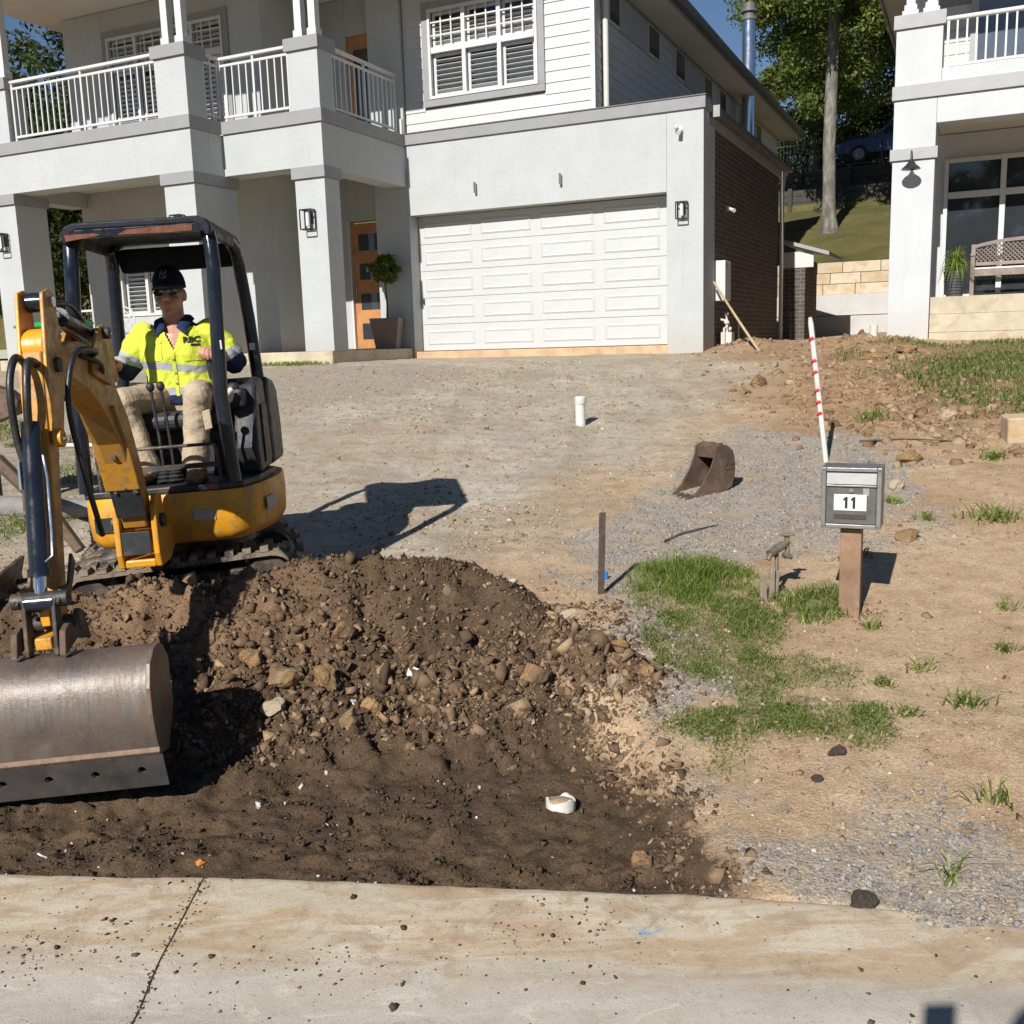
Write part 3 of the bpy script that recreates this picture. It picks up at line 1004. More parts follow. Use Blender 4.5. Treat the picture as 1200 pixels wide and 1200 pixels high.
# porch, columns, beams -----------------------------------------------------
hb('porch_slab', -12.3, -7.405, -3.30, 3.0, -.4, .225, M_SLAB, .01)
hb('porch_slab', -7.40, -5.44, -2.56, .9, -.4, .225, M_SLAB, .01)
hb('column', -5.99, -5.42, -2.53, -2.12, .227, 2.94, M_REND)
hb('column', -8.03, -7.40, -3.27, -2.25, .227, 2.94, M_REND)
hb('column', -12.12, -11.50, -3.27, -2.60, .227, 2.94, M_REND)
for a0, a1, b0, b1 in ((-6.03, -5.385, -2.57, -2.08), (-8.07, -7.365, -3.31, -2.21), (-12.16, -11.465, -3.31, -2.56)):
    hb('column_cap', a0, a1, b0, b1, 2.942, 3.12, M_BAND, .004)
hb('beam', -12.4, -7.40, -3.27, -2.85, 3.122, 3.774, M_REND)
hb('beam', -7.82, -7.402, -2.848, -2.12, 3.122, 3.774, M_REND)
hb('beam', -7.40, -5.42, -2.53, -2.13, 3.122, 3.774, M_REND)
hb('beam', -5.80, -5.422, -2.128, -.002, 3.09, 3.774, M_REND)
hb('beam', -12.4, -11.98, -2.848, -1.2, 3.122, 3.774, M_REND)
for a0, a1, b0, b1 in ((-12.43, -7.37, -3.305, -2.84), (-7.85, -7.3725, -2.838, -2.56), (-7.37, -5.385, -2.565, -2.11), (-5.83, -5.388, -2.108, -.04)):
    hb('balcony_band', a0, a1, b0, b1, 3.776, 3.975, M_BAND, .004)
hb('balcony_floor', -12.0, -7.83, -2.84, .6, 3.40, 3.77, M_CEIL, 0)
hb('balcony_floor', -7.81, -5.81, -2.12, .6, 3.40, 3.77, M_CEIL, 0)
# walls behind the porch
hb('living_room_wall', -12.15, -11.30, -1.2, 1.0, .227, 3.398, M_REND)
hb('living_room_wall', -9.25, -7.50, -1.2, .28, .227, 3.398, M_REND)
hb('living_room_wall', -11.298, -9.252, -1.2, -.9, .227, 1.0, M_REND)
hb('living_room_wall', -11.298, -9.252, -1.2, -.9, 2.32, 3.398, M_REND)
hb('entry_wall', -7.498, -6.92, .30, .5, .227, 3.398, M_REND)
hb('entry_wall', -6.10, -5.422, .0, .5, .227, 3.398, M_REND)
hb('entry_wall', -6.918, -6.102, .30, .5, 2.62, 3.398, M_REND)
fd = hb('front_door', -6.88, -6.05, .36, .40, .235, 2.58, M_WOOD, .004)
for z0 in (.42, .98, 1.54, 2.08):
    bx('door_pane', -6.74, -6.08, .352, .359, z0, z0 + .30, M_GLASS, fd)
hb('door_frame', -6.92, -6.882, .285, .42, .227, 2.62, M_WHITE, .003, None)
MB().cyl((-6.82, .33, 1.2), (-6.82, .33, 1.5), .012).build('door_handle', M_STEEL, fd, 40)
hb('door_mat', -6.75, -6.2, -.45, .2, .227, .245, M_BLACK, .004)
MB().ball((-9.0, -1.9, 3.385), (.05, .05, .035)).build('downlight', M_BLACK, H, 40)

# windows with louvred shutters ---------------------------------------------
def window(name, a0, a1, z0, z1, b, ncol, transom=None, trim=.12, trim_m=M_BAND, muntin=True, louvre=True):
    fr = MB()
    f = .05
    d0, d1 = b - .045, b + .03
    fr.box(a0, a1, d0, d1, z0, z0 + f); fr.box(a0, a1, d0, d1, z1 - f, z1)
    fr.box(a0, a0 + f, d0, d1, z0 + f, z1 - f); fr.box(a1 - f, a1, d0, d1, z0 + f, z1 - f)
    w = (a1 - a0 - f) / ncol
    for i in range(1, ncol):
        x = a0 + f / 2 + i * w
        fr.box(x - .035, x + .035, d0 + .002, d1, z0 + f, z1 - f)
    if transom:
        for i in range(ncol):
            x0 = a0 + f / 2 + i * w + .03; x1 = x0 + w - .06
            fr.box(x0, x1, d0 + .004, d1, transom - .05, transom + .05)
    o = fr.build(name, M_WHITE, H, bevel=.004)
    if trim:
        t_ = MB()
        t_.box(a0 - trim, a1 + trim, b - .03, b, z0 - trim, z0 - .002); t_.box(a0 - trim, a1 + trim, b - .03, b, z1 + .002, z1 + trim)
        t_.box(a0 - trim, a0 - .002, b - .03, b, z0, z1); t_.box(a1 + .002, a1 + trim, b - .03, b, z0, z1)
        t_.build('window_trim', trim_m, o, bevel=.003)
    bx('room_darkness', a0 + .02, a1 - .02, b + .16, b + .17, z0 + .02, z1 - .02, M_ROOMDK, o)  # near-black panel puts the shade of the unlit room into colour
    for i in range(ncol):
        x0 = a0 + f / 2 + i * w + .035; x1 = x0 + w - .07
        spans = [(z0 + f, (transom - .05) if transom else z1 - f)]
        if transom:
            spans.append((transom + .05, z1 - f))
        for j, (s0, s1) in enumerate(spans):
            bx('pane', x0, x1, b - .012, b - .006, s0, s1, M_CLEAR, o)
            if muntin and j == 1:
                mm = MB()
                for q in (1, 2):
                    xx = x0 + (x1 - x0) * q / 3
                    mm.box(xx - .012, xx + .012, b - .03, b - .014, s0, s1)
                mm.box(x0, x1, b - .028, b - .0145, s0 + (s1 - s0) * .33 - .012, s0 + (s1 - s0) * .33 + .012)
                mm.box(x0, x1, b - .028, b - .0145, s0 + (s1 - s0) * .70 - .012, s0 + (s1 - s0) * .70 + .012)
                mm.build('glazing_bar', M_WHITE, o)
            if louvre:
                st = MB()
                st.box(x0, x0 + .05, b + .05, b + .085, s0, s1); st.box(x1 - .05, x1, b + .05, b + .085, s0, s1)
                st.box(x0 + .05, x1 - .05, b + .05, b + .085, s0, s0 + .05); st.box(x0 + .05, x1 - .05, b + .05, b + .085, s1 - .05, s1)
                st.build('shutter_frame', M_WHITE, o)
                L = x1 - x0 - .104
                mesh = MB().box(0, L, -.032, .032, -.005, .005, Matrix.Rotation(R(-34), 4, 'X')).mesh('louvre', M_WHITE)
                n = int((s1 - s0 - .12) / .082)
                for k in range(n):
                    q = link('louvre', mesh, o)
                    q.location = (x0 + .052, b + .068, s0 + .09 + k * .082)
    return o
# upper weatherboard storey over the garage
UA = -1.83
WB = .06
ub = hb('upper_wall', -5.40, -5.0, WB + .03, .25, 3.80, 6.34, M_BAND, 0)
hb('upper_wall_core', -2.70, UA - .02, WB + .03, .25, 3.80, 6.34, M_BAND, 0, ub)
hb('upper_wall_core', -4.998, -2.702, WB + .03, .25, 3.80, 4.40, M_BAND, 0, ub)
hb('upper_wall_core', -4.998, -2.702, WB + .03, .25, 6.12, 6.34, M_BAND, 0, ub)
nb = 13
eh = .178
def board(L, ax):
    m = MB()
    p = [(0.0, 0.0), (-.022, 0.0), (-.006, eh + .012), (0.0, eh + .012)]
    if ax == 'x':
        m.prism(p, 0, L, axis='x')
    else:
        m.prism([(-q[0], q[1]) for q in p], 0, L, axis='y')
    return m
full_me = board(UA - .05 + 5.40, 'x').mesh('weatherboard', M_BOARD)
left_me = board(.40, 'x').mesh('weatherboard', M_BOARD)
right_me = board(UA - .05 + 2.70, 'x').mesh('weatherboard', M_BOARD)
for k in range(nb):
    z = 3.985 + k * eh
    if z + eh < 4.42 or z > 6.10:
        q = link('weatherboard', full_me, ub); q.location = (-5.40, WB + .0295, z)
    else:
        q = link('weatherboard', left_me, ub); q.location = (-5.40, WB + .0295, z)
        q = link('weatherboard', right_me, ub); q.location = (-2.70, WB + .0295, z)
hb('corner_trim', UA - .05, UA + .028, WB - .02, WB + .06, 3.985, 6.34, M_WHITE, .003)
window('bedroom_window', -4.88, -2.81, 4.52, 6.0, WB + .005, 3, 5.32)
# side wall: boards in front of the core
sb = hb('upper_side_wall', UA - .30, UA - .02, .26, 16.4, 3.80, 6.20, M_BAND, 0)
side_me = board(16.4 - .14, 'y').mesh('weatherboard', M_BOARD)
for k in range(12):
    q = link('weatherboard', side_me, sb); q.location = (UA - .0195, .13, 3.985 + k * eh)
for b0, b1 in ((.75, 1.32), (2.98, 3.69), (4.83, 5.55), (7.21, 7.9), (8.67, 9.3), (10.9, 11.6), (13, 13.7)):
    w_ = hb('side_window', UA, UA + .035, b0, b1, 5.53, 6.08, M_WHITE, .003)
    bx('pane', UA + .036, UA + .042, b0 + .04, b1 - .04, 5.57, 6.05, M_GLASS, w_)
for b0, b1 in ((1.36, 2.94), (5.59, 7.17), (9.34, 10.6), (11.64, 12.9)):
    hb('infill_panel', UA, UA + .02, b0, b1, 5.53, 6.10, M_BAND2, 0)
MB().ring([(UA + .09, .46, 6.2), (UA + .07, .46, 5.9), (UA + .07, .46, 3.8)], .05, 12).build('downpipe', M_PIPE, H, 40)
# eaves, soffits and the hipped roof
hb('side_soffit', UA - .02, -1.24, -.62, 17.0, 6.20, 6.23, M_CEIL, 0)
hb('side_fascia', -1.238, -1.20, -.62, 17.0, 6.19, 6.33, M_FASC, 0)
hb('eaves_gutter', -1.198, -1.07, -.62, 17.05, 6.23, 6.36, M_GUT, .02)
hb('front_soffit', -5.06, UA - .022, -.60, .09, 6.342, 6.37, M_CEIL, 0)
hb('front_fascia', -5.06, -1.24, -.64, -.602, 6.30, 6.48, M_FASC, 0)
hb('balcony_ceiling', -12.8, -7.39, -3.72, .6, 6.62, 6.66, M_CEIL, 0)
hb('balcony_ceiling', -7.388, -5.12, -2.88, .6, 6.55, 6.66, M_CEIL, 0)
hb('balcony_fascia', -12.84, -7.36, -3.78, -3.722, 6.56, 6.76, M_FASC, 0)
hb('balcony_fascia', -7.358, -5.08, -2.94, -2.882, 6.50, 6.76, M_FASC, 0)
hb('balcony_fascia', -5.118, -5.08, -2.88, -.03, 6.50, 6.76, M_FASC, 0)
rf = MB()
rf.add([(-13, -.66, 6.50), (-1.15, -.66, 6.50), (-1.15, 17, 6.38), (-13, 17, 6.50), (-8.5, 4.5, 8.7), (-5.6, 4.5, 8.7), (-5.6, 12, 8.7), (-8.5, 12, 8.7),
        (-12.9, -3.8, 6.77), (-7.35, -3.8, 6.77), (-7.35, -2.95, 6.77), (-5.07, -2.95, 6.77), (-5.07, 1.6, 7.2), (-12.9, 1.6, 7.2), (-10, 1.6, 7.9), (-8, 1.6, 7.9)],
       [(0, 1, 5, 4), (1, 2, 6, 5), (2, 3, 7, 6), (3, 0, 4, 7), (4, 5, 6, 7), (8, 9, 15, 14), (9, 10, 15), (10, 11, 12, 15), (8, 14, 13)])
rf.build('roof', M_ROOF, H)
MB().cyl((-1.46, 10.3, 3.8), (-1.46, 10.3, 7.95), .165, n=20).build('flue', M_STEEL, H, 40)
m = MB()
m.cyl((-1.46, 10.3, 7.95), (-1.46, 10.3, 8.02), .20, n=20); m.cyl((-1.46, 10.3, 8.02), (-1.46, 10.3, 8.14), .15, n=20); m.cyl((-1.46, 10.3, 8.14), (-1.46, 10.3, 8.2), .21, n=20); m.cyl((-1.46, 10.3, 8.2), (-1.46, 10.3, 8.34), .16, n=20)
m.build('flue_cowl', M_GUT, H, 40)
# upper balcony walls
hb('balcony_wall', -12.2, -11.20, -1.2, .6, 3.772, 6.61, M_REND)
hb('balcony_wall', -8.20, -7.50, -1.2, .6, 3.772, 6.61, M_REND)
hb('balcony_wall', -11.198, -8.202, -1.2, -.9, 6.24, 6.61, M_REND)
hb('balcony_entry_wall', -7.498, -6.75, .30, .5, 3.772, 6.54, M_REND)
hb('balcony_entry_wall', -6.10, -5.422, .0, .25, 4.002, 6.54, M_REND)
ud = hb('balcony_door', -6.748, -6.0, .34, .40, 3.78, 5.90, M_WOOD, .004)
bx('door_pane', -6.62, -6.12, .332, .339, 4.0, 5.65, M_GLASS, ud)
hb('balcony_entry_wall', -6.748, -6.102, .30, .5, 5.902, 6.54, M_REND)
window('balcony_window', -11.08, -8.32, 4.05, 6.12, -1.195, 4, 5.55)
window('living_room_window', -11.28, -9.27, 1.0, 2.32, -1.18, 3, None, 0)
# piers, posts and balustrades
for a0, a1, b0, b1 in ((-8.03, -7.40, -3.27, -2.85), (-5.99, -5.42, -2.53, -2.12), (-12.10, -11.44, -3.27, -2.85)):
    hb('balcony_pier', a0, a1, b0, b1, 3.977, 4.86, M_REND)
    hb('pier_cap', a0 - .04, a1 + .04, b0 - .04, b1 + .04, 4.862, 5.05, M_BAND, .004)
    for q in (.16, .44):
        c_ = a0 + (a1 - a0) * (q / .6)
        m = MB()
        m.box(c_ - .085, c_ + .085, b0 + .10, b0 + .27, 5.052, 5.20)
        m.box(c_ - .065, c_ + .065, b0 + .12, b0 + .25, 5.20, 6.62)
        m.build('veranda_post', M_WHITE, H, bevel=.006)
def railing(p0, p1, z0=4.05, z1=5.0, first=True):
    p0, p1 = Vector((*p0, 0)), Vector((*p1, 0))
    d = p1 - p0
    L = d.length
    ang = math.atan2(d.y, d.x)
    M = Matrix.Translation(p0) @ Matrix.Rotation(ang, 4, 'Z')
    m = MB()
    m.box(0, L, -.035, .035, z1 - .045, z1, M); m.box(0, L, -.018, .018, z1 - .15, z1 - .11, M); m.box(0, L, -.018, .018, z0, z0 + .04, M)
    for x in (.025, L / 2, L - .025):
        m.box(x - .02, x + .02, -.02, .02, z0 - .07, z1 - .044, M)
    o = m.build('balcony_railing', M_WHITE, H, bevel=.004)
    n = int(L / .135)
    bm_ = MB().box(-.012, .012, -.012, .012, 0, z1 - .15 - z0 - .04).mesh('baluster', M_WHITE)
    for k in range(1, n):
        q = link('baluster', bm_, o)
        q.location = M @ Vector((L * k / n, 0, z0 + .04))
        q.rotation_euler = (0, 0, ang)
    return o
railing((-11.40, -3.17), (-8.06, -3.17))
railing((-7.46, -2.83), (-7.46, -2.45))
railing((-7.46, -2.42), (-6.03, -2.42))
railing((-5.52, -2.08), (-5.52, -.08))
hb('railing_post', -5.50, -5.43, -.06, .0, 3.99, 4.25, M_WHITE, .004)
# ------------------------------------------------------------------ neighbour's house on the right
nh = empty('neighbour_house', RO, HYAW)
tag(nh, 'white rendered neighbouring house with raised veranda and balcony at the right edge', 'house')
def nb_(name, a0, a1, b0, b1, z0, z1, m, bevel=.006, parent=None):
    return bx(name, a0, a1, b0, b1, z0, z1, m, parent or nh, bevel)
nb_('pillar', 0, .575, 0, .55, -.8, 2.518, M_REND2)
nb_('pillar_cap', -.035, .61, -.035, .585, 2.52, 2.68, M_BAND2, .004)
nb_('pillar', 0, .575, 0, .55, 2.682, 3.358, M_REND2)
nb_('beam', .577, 8, .0, .40, 3.0, 3.358, M_REND2)
nb_('balcony_band', -.03, 8, -.035, .60, 3.36, 3.55, M_BAND2, .004)
nb_('balcony_upstand', .622, 8, 0, .2, 3.552, 3.735, M_REND2)
nb_('balcony_pier', .0, .62, 0, .55, 3.552, 4.32, M_REND2)
nb_('pier_cap', -.035, .655, -.035, .585, 4.322, 4.51, M_BAND2, .004)
for c_ in (.17, .45):
    m = MB()
    m.box(c_ - .11, c_ + .11, .10, .32, 4.512, 4.60); m.box(c_ - .085, c_ + .085, .125, .295, 4.60, 4.68); m.box(c_ - .06, c_ + .06, .15, .27, 4.68, 6.1)
    m.build('veranda_post', M_WHITE, nh, bevel=.005)
nb_('veranda_ceiling', .58, 8, .402, 3.0, 3.10, 3.34, M_CEIL, 0)
base_w = nb_('retaining_base', .585, 8, .034, 4, .30, .55, M_SLAB, .006)
nb_('retaining_base', .585, 8, .030, 4, .035, .298, M_SLAB, .006)
nb_('retaining_base', .585, 8, .036, 4, -1.0, .033, M_SLAB, .006)
nb_('eaves', -.62, 8, -.7, 10, 6.08, 6.14, M_CEIL, 0)
nb_('eaves_fascia', -.66, -.62, -.7, 10, 6.0, 6.22, M_FASC, 0)
nb_('side_wall', .05, .3, 1.6, 10, -.8, 6.07, M_REND2)
nb_('front_wall', .302, .66, 1.6, 1.85, .552, 3.09, M_REND2)
nb_('front_wall', .66, 8, 1.6, 1.85, 2.72, 3.09, M_REND2)
nb_('upper_wall', .302, 8, 1.6, 1.85, 3.345, 6.07, M_BAND)
for k in range(8):
    nb_('weatherboard', .305, 8, 1.575, 1.598, 3.55 + k * .178, 3.55 + k * .178 + .17, M_BOARD, .003)
fr = MB()
for x0, x1 in ((.66, .72), (1.46, 1.54), (2.30, 2.38), (3.1, 3.2)):
    fr.box(x0, x1, 1.50, 1.62, .555, 2.71)
for z0, z1 in ((.555, .62), (2.10, 2.20), (2.64, 2.71)):
    fr.box(.722, 3.1, 1.51, 1.61, z0, z1)
vw = fr.build('veranda_window', M_WHITE, nh, bevel=.006)
for x0, x1 in ((.722, 1.458), (1.542, 2.298), (2.382, 3.098)):
    bx('pane', x0, x1, 1.55, 1.56, .62, 2.10, M_GLASS, vw); bx('pane', x0, x1, 1.55, 1.56, 2.20, 2.64, M_GLASS, vw)
M_SKYGL = glass_material('balcony_glass', (.10, .12, .15), .02)  # blue-grey sky reflection put into the glass colour
gd = nb_('balcony_glass_door', 1.05, 3.4, 1.55, 1.572, 3.75, 5.8, M_SKYGL, 0)
fr = MB(); fr.box(.94, 1.048, 1.53, 1.60, 3.56, 5.9); fr.box(.94, 3.4, 1.53, 1.60, 3.56, 3.748); fr.build('door_frame', M_BAND2, gd)
nb_('railing_newel', .80, .95, .9, 1.05, 3.56, 4.05, M_WHITE, .004)
m = MB()
m.ring([(.65, .10, 4.40), (8, .10, 4.40)], .035, 10); m.box(.68, 8, .085, .115, 3.76, 3.795)
m.box(.665, .70, .08, .12, 3.74, 4.38)
rl = m.build('balcony_railing', M_WHITE, nh, 40)
bm_ = MB().box(-.012, .012, -.012, .012, 0, .585).mesh('baluster', M_WHITE)
for k in range(16):
    q = link('baluster', bm_, rl); q.location = (.80 + k * .125, .10, 3.795)
# gooseneck barn lamp
m = MB()
m.cyl((.27, -.001, 2.46), (.27, -.03, 2.46), .05, n=14)
m.ring([(.27, -.02, 2.47), (.27, -.08, 2.60), (.27, -.17, 2.62), (.27, -.21, 2.54), (.27, -.21, 2.46)], .011, 8)
m.lathe([(.025, 2.50), (.04, 2.46), (.075, 2.42), (.125, 2.375), (.135, 2.36), (.125, 2.36)], 20, Matrix.Translation((.27, -.21, 0)))
bl = m.build('barn_lamp', M_BLACK, nh, 50)
MB().lathe([(.03, 2.37), (.045, 2.34), (.045, 2.29), (.03, 2.25), (.0, 2.245)], 14, Matrix.Translation((.27, -.21, 0))).build('lamp_glass', M_CLEAR, bl, 50)

def world_of(o, p):
    return np.array(Matrix.Translation(Vector(RO)) @ Matrix.Rotation(HYAW, 4, 'Z') @ Vector(p))
# bench with an arched lattice back
M_TEAK = mat('weathered_teak', (.24, .195, .165), .8, var=.2, vs=8, bump=.3, bs=40)
M_WSEAT = mat('bench_seat_white', (.62, .62, .60), .6, var=.05)
bp = world_of(nh, (1.85, .95, .55))
bench = empty('garden_bench', bp, HYAW)
tag(bench, 'weathered timber garden bench with arched lattice back on the veranda', 'bench')
m = MB()
N = 14
def arch(x):
    return .78 + .10 * (1 - (x / .75) ** 2)
for i in range(N):
    x0, x1 = -.75 + 1.5 * i / N, -.75 + 1.5 * (i + 1) / N
    m.add([(x0, .20, arch(x0) - .05), (x1, .20, arch(x1) - .05), (x1, .20, arch(x1)), (x0, .20, arch(x0)), (x0, .24, arch(x0) - .05), (x1, .24, arch(x1) - .05), (x1, .24, arch(x1)), (x0, .24, arch(x0))],
          [(0, 1, 2, 3), (7, 6, 5, 4), (3, 2, 6, 7), (0, 4, 5, 1)])
m.box(-.75, .75, .20, .24, .48, .53)
m.build('back_frame', M_TEAK, bench)
m = MB()
for k in range(-9, 26):
    for sgn in (1, -1):
        xs_ = -.75 + k * .062
        p0, p1 = [], []
        for s_ in np.linspace(0, .34, 6):
            xx = xs_ + sgn * s_ if sgn > 0 else xs_ + .34 - s_
            if -.74 < xx < .74 and .53 + s_ < arch(xx) - .03:
                p0.append((xx, .215 + .008 * sgn, .53 + s_))
        if len(p0) > 1:
            m.ring([p0[0], p0[-1]], .009, 4)
tag(m.build('lattice', M_TEAK, bench), kind='stuff')
for x_ in (-.72, .72):
    m = MB(); m.box(x_ - .03, x_ + .03, .19, .25, 0, .80); m.box(x_ - .03, x_ + .03, -.28, -.22, 0, .62); m.box(x_ - .035, x_ + .035, -.30, .22, .60, .64)
    m.build('leg_frame', M_TEAK, bench, bevel=.005)
for k in range(5):
    bx('seat_slat', -.70, .70, -.27 + k * .09, -.20 + k * .09, .40, .425, M_WSEAT, bench, .004)
bx('front_rail', -.70, .70, -.27, -.245, .30, .395, M_TEAK, bench, .004)

# ------------------------------------------------------------------ foliage helpers
def leaf_material(name, c1, c2, c3, trans=.35):
    t = NT(name)
    a = t.attr('tint')
    s = t.n('ShaderNodeSeparateColor')
    t.l(a.outputs['Color'], s.inputs[0])
    c = t.ramp(s.outputs[0], [(0, c1), (.55, c2), (1, c3)])
    t.l(c, t.b.inputs['Base Color'])
    t.inp('Roughness', .55)
    t.inp('Specular IOR Level', .3)
    tr = t.n('ShaderNodeBsdfTranslucent')
    t.l(t.mix(.5, c, (c3[0] * 1.2, c3[1] * 1.25, c3[2] * .5)), tr.inputs[0])
    mx = t.n('ShaderNodeMixShader')
    mx.inputs[0].default_value = trans
    t.l(t.b.outputs[0], mx.inputs[1]); t.l(tr.outputs[0], mx.inputs[2]); t.l(mx.outputs[0], t.out.inputs[0])
    return t.m
M_LEAF = leaf_material('gum_leaf', (.034, .054, .012), (.092, .132, .026), (.200, .215, .050))
M_LEAF2 = leaf_material('dark_leaf', (.014, .024, .007), (.036, .056, .015), (.085, .105, .028))
M_GRASS = leaf_material('grass_blade', (.085, .145, .024), (.175, .255, .050), (.46, .42, .16), .38)
M_GRASSD = leaf_material('grass_dark', (.085, .135, .030), (.175, .225, .058), (.46, .41, .18), .3)
M_LAWN = leaf_material('lawn_blade', (.065, .105, .022), (.140, .185, .045), (.36, .33, .14), .3)

def raw_mesh(name, V, F4, m, attr=None, smooth=False):
    """V (n,3), F (k,c) arrays -> mesh fast"""
    me = bpy.data.meshes.new(name)
    V = np.asarray(V, np.float32); F4 = np.asarray(F4, np.int32)
    me.vertices.add(len(V)); me.vertices.foreach_set('co', V.ravel())
    k, c = F4.shape
    me.loops.add(k * c); me.loops.foreach_set('vertex_index', F4.ravel())
    me.polygons.add(k); me.polygons.foreach_set('loop_start', (np.arange(k) * c).astype(np.int32))
    if smooth:
        me.polygons.foreach_set('use_smooth', np.ones(k, bool))
    me.update()
    me.materials.append(m)
    if attr is not None:
        color_attr(me, 'tint', np.stack([attr, attr, attr, np.ones_like(attr)], -1))
    return me
def leaf_cloud(centres, radii, per, size, g, m, name='crown', droop=.3):
    """leaf-sized quads spread through clumps; every leaf slightly folded"""
    n = len(centres)
    C_ = np.repeat(np.asarray(centres), per, 0)
    R_ = np.repeat(np.asarray(radii), per)
    d = g.normal(size=(n * per, 3)); d /= np.linalg.norm(d, axis=1)[:, None]
    rr = R_ * g.random(n * per) ** .45
    P = C_ + d * rr[:, None] * np.array([1, 1, .72])
    up = d * .6 + g.normal(size=P.shape) * .7 + np.array([0, 0, .5])
    up /= np.linalg.norm(up, axis=1)[:, None]
    t1 = np.cross(up, g.normal(size=P.shape)); t1 /= np.linalg.norm(t1, axis=1)[:, None]
    t2 = np.cross(up, t1)
    L = size * (.6 + .8 * g.random(n * per))[:, None]
    W = L * (.38 + .2 * g.random((n * per, 1)))
    t1 = t1 - np.array([0, 0, droop]) * g.random((n * per, 1))
    A = P - t1 * L * .5; B = P + t2 * W * .5 + up * L * .08; Cc = P + t1 * L * .5; D = P - t2 * W * .5 + up * L * .08
    V = np.stack([A, B, Cc, D], 1).reshape(-1, 3)
    F = np.arange(len(V)).reshape(-1, 4)
    tint = np.repeat(np.clip(np.repeat(g.random(n) * .5, per) + g.random(n * per) * .6, 0, 1), 4)
    return raw_mesh(name, V, F, m, tint)
M_BARK = None
def bark_material(name, c1, c2, c3):
    t = NT(name)
    v = t.coord((1, 1, .35))
    n1 = t.noise(v, 5, 7, .65, .5); n2 = t.noise(v, 26, 5, .7)
    c = t.ramp(n1, [(.3, c1), (.5, c2), (.72, c3)])
    c = t.mix(t.ramp(n2, [(.55, 0.0), (.7, .5)]), c, c1)
    t.l(c, t.b.inputs['Base Color']); t.inp('Roughness', .9); t.inp('Specular IOR Level', .15)
    t.bump(t.math('ADD', n1, t.math('MULTIPLY', n2, .5)), .7, .03)
    return t.m
M_BARK = bark_material('grey_bark', (.045, .041, .035), (.165, .150, .128), (.31, .29, .255))
M_BARKD = bark_material('dark_bark', (.05, .04, .03), (.10, .08, .06), (.16, .13, .10))
def make_tree(name, loc, trunk_pts, trunk_r, crown_c, crown_r, nclump, per, leaf, m_leaf, m_bark, label, seed, clump_r=(.6, 1.1), holes=0.0, limbs=9):
    g = np.random.default_rng(seed)
    root = empty(name, loc)
    tag(root, label, 'tree')
    mb = MB()
    mb.ring(trunk_pts, trunk_r, 14)
    top = Vector(trunk_pts[-1])
    cc, cr = np.array(crown_c), np.array(crown_r)
    d = g.normal(size=(nclump * 3, 3)); d /= np.linalg.norm(d, axis=1)[:, None]
    pos = cc + d * (g.random((nclump * 3, 1)) ** .5) * cr
    keep = pos[:, 2] > cc[2] - cr[2] * .95
    nz = vnoise(pos[:, 0] * .35 + pos[:, 2] * .21, pos[:, 1] * .35 + pos[:, 2] * .4, seed)
    keep &= nz > -.5 + holes
    pos = pos[keep][:nclump]
    for k in range(limbs):
        q = Vector(pos[g.integers(len(pos))])
        s_ = trunk_pts[-1 - int(g.integers(0, min(3, len(trunk_pts) - 1)))]
        s_ = Vector(s_)
        mid = s_.lerp(q, .5) + Vector((0, 0, .5 * g.random() + .2)) + Vector(g.normal(size=3) * .25)
        r0 = trunk_r[-1] * (.8 if k < 4 else .5)
        mb.ring([s_, s_.lerp(mid, .5) + Vector(g.normal(size=3) * .1), mid, mid.lerp(q, .6), q], [r0, r0 * .75, r0 * .5, r0 * .3, r0 * .12], 8)
    mb.build('trunk', m_bark, root, 60)
    rad = clump_r[0] + g.random(len(pos)) * (clump_r[1] - clump_r[0])
    link('crown', leaf_cloud(pos, rad, per, leaf, g, m_leaf), root)
    return root

# the big grey-trunked tree on the slope behind
tb = hw(-.35, 17.1, 3.30)
make_tree('tall_tree', tb, [(0, 0, -.3), (0, 0, .1), (-.01, 0, .5), (-.02, 0, 1.2), (-.04, .02, 2.6), (-.02, 0, 4.2), (.02, .05, 5.5), (.05, .1, 7.0), (.25, .2, 8.8)],
          [.40, .31, .225, .195, .19, .185, .175, .15, .10], (.9, .5, 8.6), (3.9, 3.8, 4.8), 150, 430, .165, M_LEAF, M_BARK,
          'tall tree with pale grey trunk and broad leafy crown on the grassy slope', 5, (.55, 1.05), .33, 12)
for nm, a_, b_, z_, cr_, n_, lab, sd_, ml in (
        ('bushy_tree', 4.2, 19.5, 3.9, (2.6, 2.4, 3.2), 60, 'bushy green tree low on the slope beside the white house', 21, M_LEAF),
        ('background_tree', -2.6, 29, 6.3, (3.6, 3.6, 4.6), 90, 'broad leafy tree behind the flue of the grey house', 22, M_LEAF),
        ('background_tree', 1.2, 31, 6.4, (4.6, 4, 5.0), 130, 'dark leafy tree behind the parked blue car', 23, M_LEAF2),
        ('background_tree', 6.0, 30, 6.4, (4.6, 4, 5.5), 120, 'leafy tree behind the white house roof edge', 24, M_LEAF),
        ('background_tree', 1.5, 40, 7.5, (7, 5, 8.5), 170, 'tall dark tree farthest back on the hill between the houses', 25, M_LEAF2)):
    p = hw(a_, b_, z_)
    hgt = cr_[2] * 1.15 + .6
    make_tree(nm, p, [(0, 0, -.4), (.05, 0, hgt * .4), (.1, .1, hgt * .8)], [.25, .2, .12], (.1, .1, hgt + .3), cr_, n_, 330, .18, ml, M_BARKD, lab, sd_, (.6, 1.2), .12, 7)
